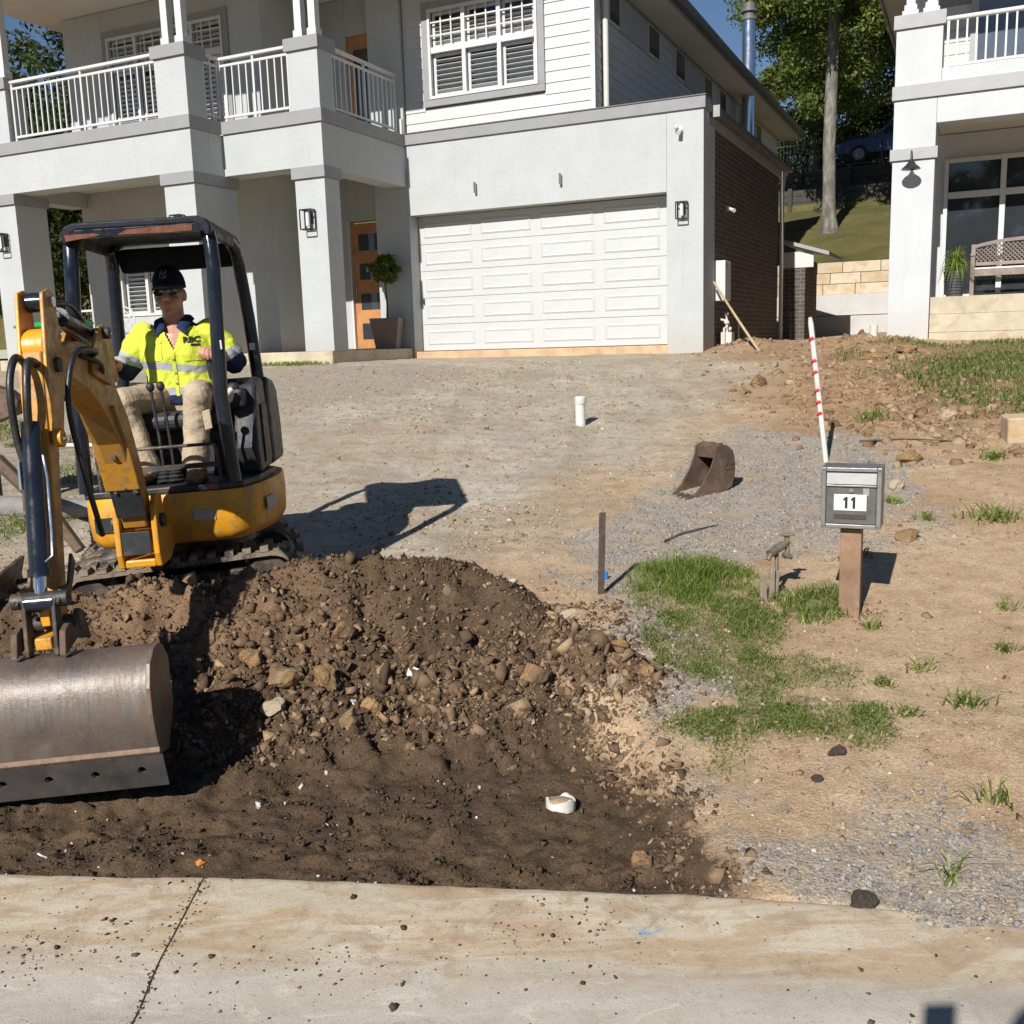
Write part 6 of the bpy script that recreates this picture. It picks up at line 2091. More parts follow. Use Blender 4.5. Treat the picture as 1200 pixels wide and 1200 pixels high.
pl = bx('number_plate', -.080, .072, -.0815, -.0785, Z0 + .088, Z0 + .168, M_PLATE, lb, .001)
m = MB()
for cx in (-.022, .014):
    m.prism([(cx - .006, -.029), (cx + .0065, -.029), (cx + .0065, .029), (cx - .002, .029), (cx - .0145, .018), (cx - .0145, .008), (cx - .006, .0135)], -.0835, -.0818, axis='y')
tx = m.build('house_number', M_PRINT, pl)
tx.location = (0, 0, Z0 + .128)
bx('name_slot', -.080, .072, -.0808, -.0785, Z0 + .045, Z0 + .071, mat('slot_dark', (.055, .042, .036), .5), lb, .001)
m = MB(); m.cyl((0, -.0785, Z0 + .188), (0, -.086, Z0 + .188), .011, n=16); m.build('lock', M_STNL, lb, 40)
for sx_ in (-.129, .129):
    for sz_ in (Z0 + .012, Z1 - .012):
        MB().cyl((sx_, -.0885, sz_), (sx_, -.0905, sz_), .0055, n=10).build('screw', M_LBDK, lb, 40)
bx('label_sticker', .055, .082, -.0795, -.0783, Z0 + .165, Z0 + .20, M_DECAL, lb)
# steel stake with blue tape
st = empty('steel_stake', (.472, 5.26, gz(.472, 5.26)), R(12), rot=(R(1.0), R(1.6), R(12)))
tag(st, 'rusty steel stake standing upright between heap and grass tuft', 'stake')
MB().prism([(-.018, 0), (.018, 0), (.018, .005), (.003, .006), (.003, .022), (-.003, .022), (-.003, .006), (-.018, .005)], -.2, .452, axis='z').build('shaft', M_STAKE, st)
bt = bx('blue_tag', .48 + .02, .48 + .055, 5.50, 5.515, gz(.5, 5.5) - .01, gz(.5, 5.5) + .05, mat('blue_plastic', (.02, .13, .50), .5, bump=0), None, .006)
bt.name = 'blue_marker'
tag(bt, 'small blue plastic marker on the gravel behind the steel stake', 'marker')
# upright PVC riser on the drive
pv = empty('pvc_riser', (.735, 10.21, gz(.735, 10.21)))
tag(pv, 'white plastic pipe standing upright in the bare driveway', 'pipe')
MB().cyl((0, 0, -.2), (-.006, 0, .27), .052, n=20).build('pipe', M_PVC, pv, 40)
MB().lathe([(.058, .215), (.06, .22), (.06, .285), (.052, .292), (.0, .294)], 20).build('cap', M_PVC, pv, 40)
# broken collar in the pit
cg = gz(.145, 3.40)
pc = empty('drain_collar', (.145, 3.40, cg - .015), rot=(R(-8), R(4), R(20)))
pc.scale = (.86, .86, .78)
tag(pc, 'broken white plastic drain collar half buried in the dark dug soil', 'pipe')
m = MB()
K = 26
for ring_z in (0,):
    vs = []
    for j in range(K + 1):
        q = 2 * math.pi * j / K
        h = .066 + .006 * math.sin(3 * q) + (.010 if j % 9 in (3, 4) else 0)
        for r_, z in ((.062, .018), (.064, .03), (.064, h), (.053, h), (.053, .0)):
            vs.append((r_ * math.cos(q), r_ * math.sin(q), z))
    fs = []
    for j in range(K):
        for k in range(4):
            fs.append((j * 5 + k, (j + 1) * 5 + k, (j + 1) * 5 + k + 1, j * 5 + k + 1))
    m.add(vs, fs)
m.build('collar_ring', M_PVC, pc, 40)
MB().cyl((0, 0, -.08), (0, 0, .02), .046, n=20).build('spigot', M_PVC, pc, 40)
MB().ball((0, 0, .058), (.054, .054, .016), 16, 8).build('soil_fill', M_SOIL, pc, 60)
# white scraps on the heap
for i, (x, y, s_, lab) in enumerate(((-.46, 4.24, .028, 'white broken tile shard lying in the middle of the stony heap'), (-.70, 4.06, .016, 'tiny white plastic scrap beside the ochre rock on the heap'), (-1.62, 3.12, .018, 'small white scrap on the dark soil below the wide bucket'))):
    o_ = MB().prism([(-s_, -s_ * .8), (s_ * .7, -s_), (s_, s_ * .5), (-s_ * .3, s_), (-s_ * .9, s_ * .4)], -.003, .003, axis='z').build('white_shard', M_PVC, None, bevel=.001)
    o_.location = (x, y, gz(x, y) + .014); o_.rotation_euler = (R(38), R(6), i * 1.1)
    tag(o_, lab, 'shard')
# rubber-tape striped pole leaning behind the letterbox
p0, p1 = Vector((2.555, 7.95, gz(2.555, 7.95) - .1)), Vector((2.405, 8.0, 1.725))
sp = empty('striped_pole', p0)
tag(sp, 'thin leaning white pole with red spiral stripes behind the letterbox', 'pole')
d_ = (p1 - p0)
rot = d_.to_track_quat('Z', 'Y')
L_ = d_.length
m = MB(); m.ring([(0, 0, 0), (0, 0, L_ - .05), (.006, 0, L_)], [.021, .021, .014], 8)
o_ = m.build('shaft', M_PVC, sp, 40); o_.rotation_mode = 'QUATERNION'; o_.rotation_quaternion = rot
for z_ in (L_ - .165, L_ - .34, L_ - .43, L_ - .575, L_ - .67, L_ - .76):
    pts = [(.0222 * math.cos(a), .0222 * math.sin(a), z_ + .045 * a / math.pi) for a in np.linspace(-2.9, .4, 10)]
    q = MB().ring(pts, [(.014, .003)] * 10, 6).build('red_stripe', M_RED, sp, 60)
    q.rotation_mode = 'QUATERNION'; q.rotation_quaternion = rot
# narrow trenching bucket with teeth
bx0 = Vector((1.255, 7.27, 0)); bx1 = Vector((1.64, 7.50, 0))
bd_ = (bx1 - bx0).normalized()
tb_ = empty('trenching_bucket', (1.255, 7.27, gz(1.3, 7.3) - .01), math.atan2(bd_.y, bd_.x))
tb_.scale = (.97, .95, .84)
tag(tb_, 'rusty narrow toothed digging bucket standing on the blue gravel', 'bucket')
W2 = .115
sidep = [(.02, .03), (.10, .10), (.19, .24), (.235, .36), (.245, .43), (.29, .455), (.36, .44), (.42, .39), (.445, .28), (.44, .16), (.41, .07), (.33, .025), (.18, .0), (.04, -.005)]
for s_ in (-1, 1):
    o_ = MB().prism(sidep, s_ * W2 - .007, s_ * W2 + .007, axis='y').build('side_plate', M_RUSTB, tb_, bevel=.003)
shellp = [(.03, 0), (.18, .003), (.33, .028), (.405, .075), (.434, .16), (.438, .28), (.413, .38), (.36, .43), (.35, .42), (.40, .37), (.424, .28), (.42, .165), (.395, .085), (.325, .04), (.18, .016), (.03, .012)]
MB().prism(shellp, -W2 + .006, W2 - .006, axis='y').build('shell', M_RUSTB, tb_, 50)
MB().prism([(.255, .33), (.30, .345), (.29, .445), (.25, .43)], -W2 + .008, W2 - .008, axis='y').build('cross_plate', M_RUSTB, tb_, bevel=.004)
MB().cyl((.31, -W2 + .01, .435), (.31, W2 - .01, .435), .028, n=14).build('pin_tube', M_RUSTB, tb_, 40)
tooth = MB(); tooth.add([(0, -.018, 0), (0, .018, 0), (0, .018, .035), (0, -.018, .035), (-.10, -.010, -.012), (-.10, .010, -.012), (-.10, .010, -.004), (-.10, -.010, -.004)], [(0, 1, 2, 3), (4, 5, 6, 7), (0, 4, 5, 1), (1, 5, 6, 2), (2, 6, 7, 3), (3, 7, 4, 0)])
tm_ = tooth.mesh('tooth', M_RUSTB)
for k in range(4):
    q = link('tooth', tm_, tb_); q.location = (.045, -W2 + .02 + k * (2 * W2 - .04) / 3, .0)
me_ = text_mesh('OZ', .075, .003, .001, 1.0)
me_.materials.clear(); me_.materials.append(M_RUSTB)
q = link('raised_lettering', me_, tb_); q.location = (.375, -W2 - .009, .25); q.rotation_euler = (R(90), 0, 0)
# tap and meter between two timber stakes
tz = gz(1.36, 5.10)
tp = empty('garden_tap', (1.36, 5.12, tz))
tp.scale = (.82, .82, .72)
tag(tp, 'old brass garden tap and pipe tied to grey timber stakes in the grass', 'tap')
for x, y, h, rx, ry, w in ((-.055, -.03, .19, .02, -.05, .042), (.0, -.02, .235, -.03, .03, .030), (.035, .02, .20, .03, .05, .022)):
    o_ = bx('stake', -w / 2, w / 2, -.012, .012, -.1, h, M_TIMB, tp, .003); o_.location = (x, y, 0); o_.rotation_euler = (rx, ry, .3)
m = MB()
m.cyl((.045, .03, -.05), (.05, .06, .34), .013, n=10); m.ring([(.05, .06, .30), (.03, .05, .34), (.0, .02, .33), (-.02, 0, .29)], .016, 10)
m.cyl((-.005, .02, .33), (.10, .09, .38), .030, n=14); m.cyl((.09, .08, .375), (.135, .10, .40), .022, n=12)
m.build('tap_body', M_BRASS, tp, 40)
m = MB(); m.cyl((.10, .09, .30), (.16, .10, .28), .018, n=10); m.cyl((.13, .095, .27), (.125, .10, .46), .016, n=10); m.build('riser', M_BRASS, tp, 40)
bx('handle', .08, .17, .07, .10, .445, .465, M_BRASS, tp, .006)
# timber prop leaning on the garage corner
q0 = Vector(hw(.02, .62, 1.16)); q1 = Vector((3.80, 15.12, gz(3.8, 15.12) - .03))
lp = MB().ring([q0, q0.lerp(q1, .5) + Vector((0, 0, -.01)), q1], [.018, .02, .021], 8).build('timber_prop', mat('pale_timber', (.42, .31, .19), .85, var=.25, vs=10, bump=.3), None, 40)
tag(lp, 'thin timber pole leaning against the garage corner beside the gas meter', 'pole')
# planter with a clipped ball tree at the front door
pt = empty('topiary_planter', hw(-5.74, -.36, .227), HYAW + R(18))
tag(pt, 'clipped ball topiary in a tapered brown planter beside the front door', 'plant')
M_POTB = mat('brown_planter', (.17, .13, .10), .7, var=.15, vs=5, bump=.15)
m = MB()
m.add([(-.19, -.19, 0), (.19, -.19, 0), (.19, .19, 0), (-.19, .19, 0), (-.27, -.27, .55), (.27, -.27, .55), (.27, .27, .55), (-.27, .27, .55), (-.24, -.24, .55), (.24, -.24, .55), (.24, .24, .55), (-.24, .24, .55), (-.22, -.22, .46), (.22, -.22, .46), (.22, .22, .46), (-.22, .22, .46)],
      [(3, 2, 1, 0), (0, 1, 5, 4), (1, 2, 6, 5), (2, 3, 7, 6), (3, 0, 4, 7), (4, 5, 9, 8), (5, 6, 10, 9), (6, 7, 11, 10), (7, 4, 8, 11), (8, 9, 13, 12), (9, 10, 14, 13), (10, 11, 15, 14), (11, 8, 12, 15), (12, 13, 14, 15)])
m.build('pot', M_POTB, pt, bevel=.01)
MB().ring([(0, 0, .45), (.015, 0, .8), (-.01, 0, 1.25)], [.022, .018, .016], 8).build('stem', M_BARKD, pt, 40)
g = np.random.default_rng(8)
dd = g.normal(size=(60, 3)); dd /= np.linalg.norm(dd, axis=1)[:, None]
link('crown', leaf_cloud(np.array([0, 0, 1.42]) + dd * (.17 + .08 * g.random((60, 1))), .06 + .05 * g.random(60), 60, .055, g, M_LEAF), pt)
# spiky plant in a woven pot on the neighbour's veranda
wp = world_of(nh, (.90, .42, .552))
sk = empty('spiky_pot_plant', wp)
tag(sk, 'spiky green strap-leaf plant in a dark woven pot on the neighbouring veranda', 'plant')
m = MB()
for k in range(9):
    r0, r1 = .105 + .0055 * k, .105 + .0055 * (k + 1)
    m.lathe([(r0, k * .042), (r0 + .012, k * .042 + .01), (r0 + .012, k * .042 + .032), (r1, k * .042 + .042)], 16)
m.build('pot', mat('woven_pot', (.05, .05, .055), .6, var=.4, vs=30, bump=.5, bs=60), sk, 30)
def strap_leaves(n, L0, L1, w, g, spread=1.0, z0=0.0):
    V, F, T = [], [], []
    for i in range(n):
        a = g.random() * 6.283; L = L0 + (L1 - L0) * g.random(); el = (.45 + .55 * g.random() ** .7) / spread
        dx, dy = math.cos(a), math.sin(a)
        px, py = -dy * w / 2, dx * w / 2
        b0 = len(V)
        for k in range(5):
            t = k / 4
            hr = L * (t * .62 * (1.3 - el)) + .01
            hz_ = L * (t * el * 1.1 - (t ** 2.4) * (1.15 - el * .55))
            ww = (1, .95, .8, .5, .06)[k]
            V.append((dx * hr + px * ww, dy * hr + py * ww, z0 + hz_)); V.append((dx * hr - px * ww, dy * hr - py * ww, z0 + hz_))
        tt = g.random()
        T += [tt] * 10
        for k in range(4):
            q = b0 + 2 * k
            F.append((q, q + 1, q + 3, q + 2))
    return np.array(V), np.array(F), np.array(T)
V_, F_, T_ = strap_leaves(190, .38, .80, .020, np.random.default_rng(2), 1.0, .36)
link('leaves', raw_mesh('leaves', V_, F_, M_GRASS, T_), sk)
# wheelie bin, chair, fence, steel and log at the left
wb = empty('wheelie_bin', (-5.75, 12.9, gz(-5.75, 12.9)), R(-20))
tag(wb, 'dark wheelie bin with bright green lid behind the excavator arm', 'bin')
m = MB(); m.add([(-.22, -.25, .05), (.22, -.25, .05), (.22, .25, .05), (-.22, .25, .05), (-.28, -.34, .9), (.28, -.34, .9), (.28, .34, .9), (-.28, .34, .9)], [(3, 2, 1, 0), (0, 1, 5, 4), (1, 2, 6, 5), (2, 3, 7, 6), (3, 0, 4, 7), (4, 5, 6, 7)])
m.build('bin_body', mat('bin_dark', (.02, .03, .025), .5), wb, bevel=.02)
MB().prism([(-.36, .905), (.36, .93), (.38, .97), (.2, 1.0), (-.3, .965), (-.38, .93)], -.30, .30, axis='x').build('lid', mat('bin_lid_green', (.015, .36, .07), .4), wb, bevel=.01)
for s_ in (-1, 1):
    MB().cyl((s_ * .24, .27, .1), (s_ * .29, .27, .1), .1, n=14).build('wheel', M_BLACK, wb, 40)
gc = empty('wrought_iron_chair', hw(-10.45, -2.2, .227), HYAW)
tag(gc, 'white scrolled metal garden chair on the porch behind the operator', 'chair')
m = MB()
for x in (-.2, .2):
    m.cyl((x, -.2, 0), (x, -.2, .42), .014, n=8)
    m.ring([(x, .2, 0), (x, .2, .42), (x * 1.05, .23, .7), (x * .7, .24, .86), (0, .24, .92)], .013, 8)
m.build('leg_frame', M_WHITE, gc, 40)
MB().cyl((0, 0, .42), (0, 0, .44), .24, n=20).build('seat', M_WHITE, gc, 40)
m = MB()
for cx, cz, r_ in ((-.09, .62, .07), (.09, .62, .07), (0, .75, .08), (-.08, .78, .05), (.08, .78, .05), (0, .55, .06)):
    m.ring([(cx + r_ * math.cos(a), .235, cz + r_ * math.sin(a)) for a in np.linspace(0, 6.0, 14)], .008, 6)
m.build('scroll_back', M_WHITE, gc, 40)
wf = empty('pool_fence', hw(-14.4, -1.0, .05), HYAW)
tag(wf, 'short dark mesh fence panel beside the left end of the house', 'fence')
m = MB(); m.box(0, 2.2, -.02, .02, .1, .14); m.box(0, 2.2, -.02, .02, 1.1, 1.14)
m.build('rail', M_WHITE, wf)
copies('picket', MB().box(-.01, .01, -.01, .01, .1, 1.12).mesh('picket', M_BLACK), wf, [(x, 0, 0) for x in np.arange(.05, 2.2, .1)])
copies('post', MB().box(-.03, .03, -.03, .03, 0, 1.2).mesh('post', M_WHITE), wf, [(0.03, 0, 0), (2.17, 0, 0)])
rb = MB()
M2 = Matrix.Translation((-3.15, 6.55, 0))
rb.ring([(-3.95, 6.7, 1.15), (-3.42, 6.62, .92), (-3.02, 6.5, .55), (-2.86, 6.45, .33)], [(.05, .045), (.055, .05), (.045, .04), (.04, .04)], 6)
o_ = rb.build('rusty_steel_arm', M_RUSTB, None, bevel=.006)
tag(o_, 'dark rusty bent steel arm leaning at the left edge behind the stick', 'scrap steel')
jg = MB()
jg.prism([(-4.35, 1.36), (-4.0, 1.34), (-3.86, 1.40), (-3.74, 1.36), (-3.66, 1.28), (-3.70, 1.18), (-3.86, 1.12), (-4.35, 1.05)], 7.48, 7.62, axis='y')
jg.cyl((-3.95, 7.55, gz(-3.95, 7.55) - .05), (-3.95, 7.55, 1.15), .05, n=10)
o_ = jg.build('scrap_bracket', M_RUSTB, None, bevel=.01)
tag(o_, 'jagged rusty steel bracket on a post at the left edge', 'scrap steel')
lg_ = MB()
zz_ = gz(-3.6, 7.4)
lg_.ring([(-4.6, 7.75, zz_ + .08), (-3.9, 7.5, zz_ + .07), (-3.35, 7.4, zz_ + .06), (-3.02, 7.33, zz_ + .05)], [.085, .09, .08, .07], 12)
o_ = lg_.build('grey_log', mat('weathered_log', (.20, .19, .175), .9, var=.35, vs=5, bump=.6, bs=25, bd=.02), None, 50)
tag(o_, 'weathered grey log lying on the ground behind the blade', 'log')
zz_ = gz(-3.9, 9.6)
o_ = MB().ring([(-4.9, 9.9, zz_ + .03), (-3.4, 9.5, zz_ + .03)], .02, 8).build('white_conduit', M_PVC, None, 40)
tag(o_, 'thin white conduit lying on the grass at left', 'pipe')
# short pipe end by the neighbour's pillar
zz_ = gz(5.2, 14.3)
o_ = MB().cyl((5.2, 14.3, zz_ - .1), (5.21, 14.3, zz_ + .13), .055, n=16).build('drain_pipe_end', M_PIPE, None, 40)
tag(o_, 'short cream pipe end poking from the soil by the white pillar', 'pipe')
# twigs
for i, (pts, lab) in enumerate((([(.95, 6.1), (1.1, 6.28), (1.35, 6.42)], 'thin dry twig on the gravel above the grass tuft'), ([(3.0, 8.5), (3.3, 8.4), (3.8, 8.2)], 'long dry root on the clay right of the striped pole'))):
    P_ = [(x, y, gz(x, y) + .012) for x, y in pts]
    o_ = MB().ring(P_, [.009, .007, .004], 6).build('twig', M_BARKD, None, 40)
    tag(o_, lab, 'twig')
# ------------------------------------------------------------------ rocks, stones, grass
def rock_mesh(name, size, seed, m, flat=.75, sub=4):
    g = np.random.default_rng(seed)
    bm = bmesh.new()
    bmesh.ops.create_icosphere(bm, subdivisions=sub, radius=1)
    planes = [(Vector(g.normal(size=3)).normalized(), .50 + .38 * g.random()) for _ in range(12)]
    for v_ in bm.verts:
        p = v_.co.copy()
        for n_, d_ in planes:
            k = p.dot(n_)
            if k > d_:
                p -= n_ * (k - d_) * .9
        p *= 1 + .22 * float(vnoise(p.x * 2.3 + seed, p.y * 2.3 + p.z * 1.7, 3)) + .10 * float(vnoise(p.x * 7 + seed, p.y * 7 + p.z * 5, 4))
        v_.co = Vector((p.x * size[0], p.y * size[1], p.z * size[2]))
    me = bpy.data.meshes.new(name)
    bm.to_mesh(me); bm.free()
    me.materials.append(m)
    return me
M_OCHRE = stone_material('ochre_rock', [(.20, .125, .062), (.27, .175, .088), (.22, .150, .095)], 1.0)
M_PALER = stone_material('pale_rock', [(.38, .31, .22), (.43, .36, .27), (.34, .27, .18)], .9)
M_BROWNR = stone_material('brown_clod', [(.12, .075, .046), (.16, .105, .066), (.10, .066, .045)], .9)
M_CLOD = mat('dark_clod', (.050, .036, .026), .95, var=.35, vs=30, bump=.9, bs=60, bd=.02)
M_RUSTO = stone_material('orange_clod', [(.50, .17, .04), (.55, .2, .05)], .6)
rocks = [  # x, y, size, material, yaw, label
    (.30, 4.95, (.085, .055, .040), M_PALER, .5, 'flat pale rock on the heap just left of the steel stake'),
    (.42, 4.09, (.055, .045, .045), M_PALER, 1.2, 'pale angular rock at the right foot of the heap'),
    (.60, 4.40, (.065, .035, .025), M_PALER, .2, 'upper of the flat ochre rocks on the heap edge beside the grass'),
    (.57, 4.18, (.050, .035, .030), M_OCHRE, .9, 'small ochre rock below the flat rocks on the heap edge'),
    (.46, 4.28, (.048, .034, .034), M_BROWNR, 2.2, 'brown rock between the pale rock and heap edge'),
    (2.41, 5.93, (.085, .07, .075), M_OCHRE, .4, 'round orange-tan boulder right of the letterbox'),
    (2.77, 7.08, (.085, .06, .06), M_PALER, 1.0, 'pale angular rock behind the letterbox at right'),
    (3.12, 7.75, (.13, .08, .06), M_OCHRE, .2, 'flat ochre rock above the pale rock right of the letterbox'),
    (1.86, 5.68, (.055, .045, .05), M_PALER, .7, 'small pale rock touching the left of the letterbox post'),
    (1.17, 3.45, (.038, .03, .026), M_CLOD, .3, 'dark brown clod on the tan soil below the letterbox'),
    (1.04, 3.27, (.028, .024, .016), M_CLOD, 1.3, 'small dark clod left of the larger clod below the letterbox'),
    (.965, 2.585, (.045, .036, .032), M_CLOD, .3, 'dark lump of soil sitting on the kerb edge'),
    (.38, 2.95, (.034, .034, .040), M_OCHRE, .3, 'small tan rock in the dark soil by the kerb'),
    (-1.17, 4.20, (.075, .055, .045), M_OCHRE, .4, 'ochre rock high on the heap beside the bucket shadow'),
    (-1.02, 4.14, (.105, .075, .060), M_OCHRE, .8, 'largest ochre rock on the heap near the bucket shadow'),
    (-.82, 4.12, (.085, .06, .065), M_OCHRE, 2.3, 'upright ochre rock in the middle of the heap stones'),
    (-1.02, 3.98, (.07, .05, .035), M_PALER, .1, 'pale flat stone just above the bucket shadow'),
    (-.62, 4.03, (.055, .045, .045), M_OCHRE, 1.7, 'ochre rock low among the heap stones'),
    (-.70, 3.92, (.055, .045, .050), M_OCHRE, .9, 'orange-stained rock at the foot of the heap stones'),
    (-.78, 4.40, (.060, .050, .045), M_BROWNR, .9, 'brown rock near the top of the heap stones'),
    (-.10, 4.30, (.075, .055, .050), M_BROWNR, .3, 'brown clod centre right on the heap'),
    (-.27, 4.10, (.050, .040, .045), M_BROWNR, 1.9, 'lower brown clod centre right on the heap'),
    (.08, 4.12, (.075, .060, .055), M_BROWNR, .6, 'large brown clod near the right end of the heap'),
    (5.3, 13.3, (.20, .12, .10), M_BROWNR, .6, 'brown rock at the foot of the neighbouring concrete base'),
    (3.98, 9.0, (.09, .08, .07), M_PALER, .6, 'pale rock below the grass near the right edge'),
    (2.9, 11.6, (.12, .09, .09), M_BROWNR, .3, 'brown rocks pile stone on the drive beside the striped pole top'),
    (2.65, 11.2, (.09, .06, .05), M_OCHRE, .3, 'tan stone on the drive left of the striped pole'),
    (-2.95, 7.0, (.09, .07, .05), M_PALER, .3, 'pale rock on the ground behind the excavator stick'),
    (1.95, 3.42, (.060, .030, .008), M_OCHRE, .3, 'flat tan stone flake low at the right'),
    (-1.07, 3.07, (.018, .014, .014), M_RUSTO, .1, 'tiny orange-stained clod on the dark soil near the kerb'),
    (4.7, 12.9, (.26, .09, .05), M_OCHRE, .1, 'brown rock slab beside the short pipe end'),
]
for i, (x, y, s_, m_, yaw_, lab) in enumerate(rocks):
    o_ = link('rock', rock_mesh('rock', s_, 50 + i, m_))
    base_ = gz(x, y)
    if i == 11: base_ = max(base_, -.005)
    o_.location = (x, y, base_ + s_[2] * .28); o_.rotation_euler = (random.uniform(-.2, .2), random.uniform(-.2, .2), yaw_)
    tag(o_, lab, 'rock', 'loose rocks on the site')
sbk_ = bx('stone_block', -.17, .17, -.12, .12, -.02, .20, M_SAND, None, .018)
sbk_.location = (4.20, 8.05, gz(4.2, 8.05)); sbk_.rotation_euler = (R(4), R(-3), R(-12))
tag(sbk_, 'cut sandstone block lying at the right edge', 'stone block')
o_ = link('clod', rock_mesh('clod', (.04, .035, .035), 99, M_CLOD))
o_.location = EXM @ Vector((BW0 + .16, -2.18, -.135))
o_.location.z = max(gz(o_.location.x, o_.location.y) + .012, -.2)
tag(o_, 'dark clod of soil under the left end of the wide bucket', 'clod')

_ico = bmesh.new(); bmesh.ops.create_icosphere(_ico, subdivisions=1, radius=1)
ICO_V = np.array([v_.co[:] for v_ in _ico.verts]); ICO_F = np.array([[v_.index for v_ in f_.verts] for f_ in _ico.faces]); _ico.free()
CUB_V = np.array([(x, y, z) for z in (-1, 1) for y in (-1, 1) for x in (-1, 1)], float)
CUB_F = np.array([(0, 2, 3), (0, 3, 1), (4, 5, 7), (4, 7, 6), (0, 1, 5), (0, 5, 4), (2, 6, 7), (2, 7, 3), (0, 4, 6), (0, 6, 2), (1, 3, 7), (1, 7, 5)])
def scatter(name, X, Y, S, m_, tint, g, sink=.25, flat=(.5, .9), zoff=0.0, zmin=None, fine=False):
    n = len(X)
    BV, BF = (CUB_V, CUB_F) if fine else (ICO_V, ICO_F)
    nv = len(BV)
    Z = ground_z(X, Y) + zoff
    if zmin is not None:
        Z = np.maximum(Z, zmin)
    if fine:   # broken rock: skewed, chipped blocks with sharp arrises
        V = BV[None] * (.62 + .16 * g.normal(size=(n, nv, 3)))
        pn = g.normal(size=(n, 1, 3)); pn /= np.linalg.norm(pn, axis=2, keepdims=True)
        k = np.maximum(0, (V * pn).sum(-1) - (.25 + .3 * g.random((n, 1))))
        V = V - pn * k[..., None]
        V = V @ (np.eye(3)[None] + .25 * g.normal(size=(n, 3, 3)))
    else:
        V = BV[None] * (1 + .55 * (g.random((n, nv, 1)) - .5)) + .20 * g.normal(size=(n, nv, 3))
    sc = np.stack([np.ones(n), .6 + .4 * g.random(n), flat[0] + (flat[1] - flat[0]) * g.random(n)], -1) * S[:, None]
    V = V * sc[:, None, :]
    # random rotation: tumble then spin
    tw = 1.6 if fine else .5
    a, b_, c_ = g.normal(size=n) * tw, g.normal(size=n) * tw, g.random(n) * 6.283
    ca, sa, cb, sb_, cc, sc_ = np.cos(a), np.sin(a), np.cos(b_), np.sin(b_), np.cos(c_), np.sin(c_)
    x, y, z = V[..., 0], V[..., 1], V[..., 2]
    y, z = y * ca[:, None] - z * sa[:, None], y * sa[:, None] + z * ca[:, None]
    x, z = x * cb[:, None] + z * sb_[:, None], -x * sb_[:, None] + z * cb[:, None]
    x, y = x * cc[:, None] - y * sc_[:, None], x * sc_[:, None] + y * cc[:, None]
    P = np.stack([x + X[:, None], y + Y[:, None], z + (Z + S * (flat[0] * .5 - sink * .5))[:, None]], -1).reshape(-1, 3)
    F = (BF[None] + (np.arange(n) * nv)[:, None, None]).reshape(-1, 3)
    return link(name, raw_mesh(name, P, F, m_, np.repeat(tint, nv)))
def tint_material(name, pts, rough=.95, vs=60):
    t = NT(name)
    a = t.attr('tint')
    s = t.n('ShaderNodeSeparateColor'); t.l(a.outputs['Color'], s.inputs[0])
    v = t.coord()
    c = t.ramp(s.outputs[0], pts)
    c = t.mix(t.ramp(t.noise(v, vs, 4, .7), [(.35, .35), (.65, 0.0)]), c, (.045, .032, .022))
    t.l(c, t.b.inputs['Base Color']); t.inp('Roughness', rough); t.inp('Specular IOR Level', .2)
    t.bump(t.noise(v, vs * 2.5, 3), .5, .006)
    return t.m
M_HSTONE = tint_material('heap_stone', [(0, (.080, .050, .031)), (.35, (.150, .096, .058)), (.60, (.225, .148, .090)), (.80, (.31, .21, .125)), (.92, (.40, .28, .16)), (1, (.60, .53, .44))])
M_GSTONE = tint_material('blue_metal', [(0, (.14, .138, .135)), (.4, (.25, .245, .235)), (.75, (.36, .335, .295)), (.93, (.46, .40, .32)), (1, (.66, .62, .55))])
M_TSTONE = tint_material('tan_pebble', [(0, (.17, .11, .066)), (.4, (.30, .21, .13)), (.75, (.43, .33, .22)), (1, (.62, .55, .44))])
M_CRUMB = tint_material('soil_crumb', [(0, (.046, .030, .018)), (.6, (.12, .078, .046)), (.92, (.28, .195, .125)), (1, (.60, .55, .47))])

g = np.random.default_rng(77)
def pick(n, x0, x1, y0, y1, dens):
    """rejection-sample n points with a density function in 0..1"""
    ox, oy = [], []
    tot = 0
    for _ in range(60):
        X = x0 + (x1 - x0) * g.random(n * 2); Y = y0 + (y1 - y0) * g.random(n * 2)
        k = g.random(n * 2) < dens(X, Y)
        ox.append(X[k]); oy.append(Y[k]); tot += k.sum()
        if tot >= n: break
    return np.concatenate(ox)[:n], np.concatenate(oy)[:n]
def d_heap(X, Y):
    m = sstep(.0, .10, heap_z(X, Y) - np.minimum(base_z(X, Y), -.06)) * sstep(.75, .45, X) + .25 * np.exp(-(((X - .4) / .3) ** 2 + ((Y - 4.0) / .6) ** 2))
    core = np.exp(-(((X + .55) / .70) ** 2 + ((Y - 4.02) / .38) ** 2)) + .35 * np.exp(-(((X + 1.4) / .35) ** 2 + ((Y - 4.1) / .18) ** 2)) + .8 * np.exp(-(((X - .35) / .28) ** 2 + ((Y - 4.25) / .30) ** 2))
    cl = sstep(-.15, .25, fbm(X, Y, 3.2, 3, 201))
    return np.clip(m * (.05 + .95 * core) * (.25 + .75 * cl), 0, 1)
X, Y = pick(6000, -3.2, .9, 3.55, 5.1, d_heap)
S = np.clip(np.exp(g.normal(size=len(X)) * .60 - 4.55), .004, .046)
tag(scatter('heap_stones', X, Y, S, M_HSTONE, np.clip(g.beta(1.5, 2.0, len(X)), 0, 1), g, .45, (.45, .95), fine=True), 'brown and ochre stones covering the face of the spoil heap', kind='stuff')
def d_pit(X, Y):
    return np.clip(poly_mask(X, Y, PIT, .1, .1, 3, 5) * (.15 + .85 * sstep(-.05, .3, fbm(X, Y, 2.5, 4, 210))), 0, 1) * (Y > kerb_y(X) + .02)
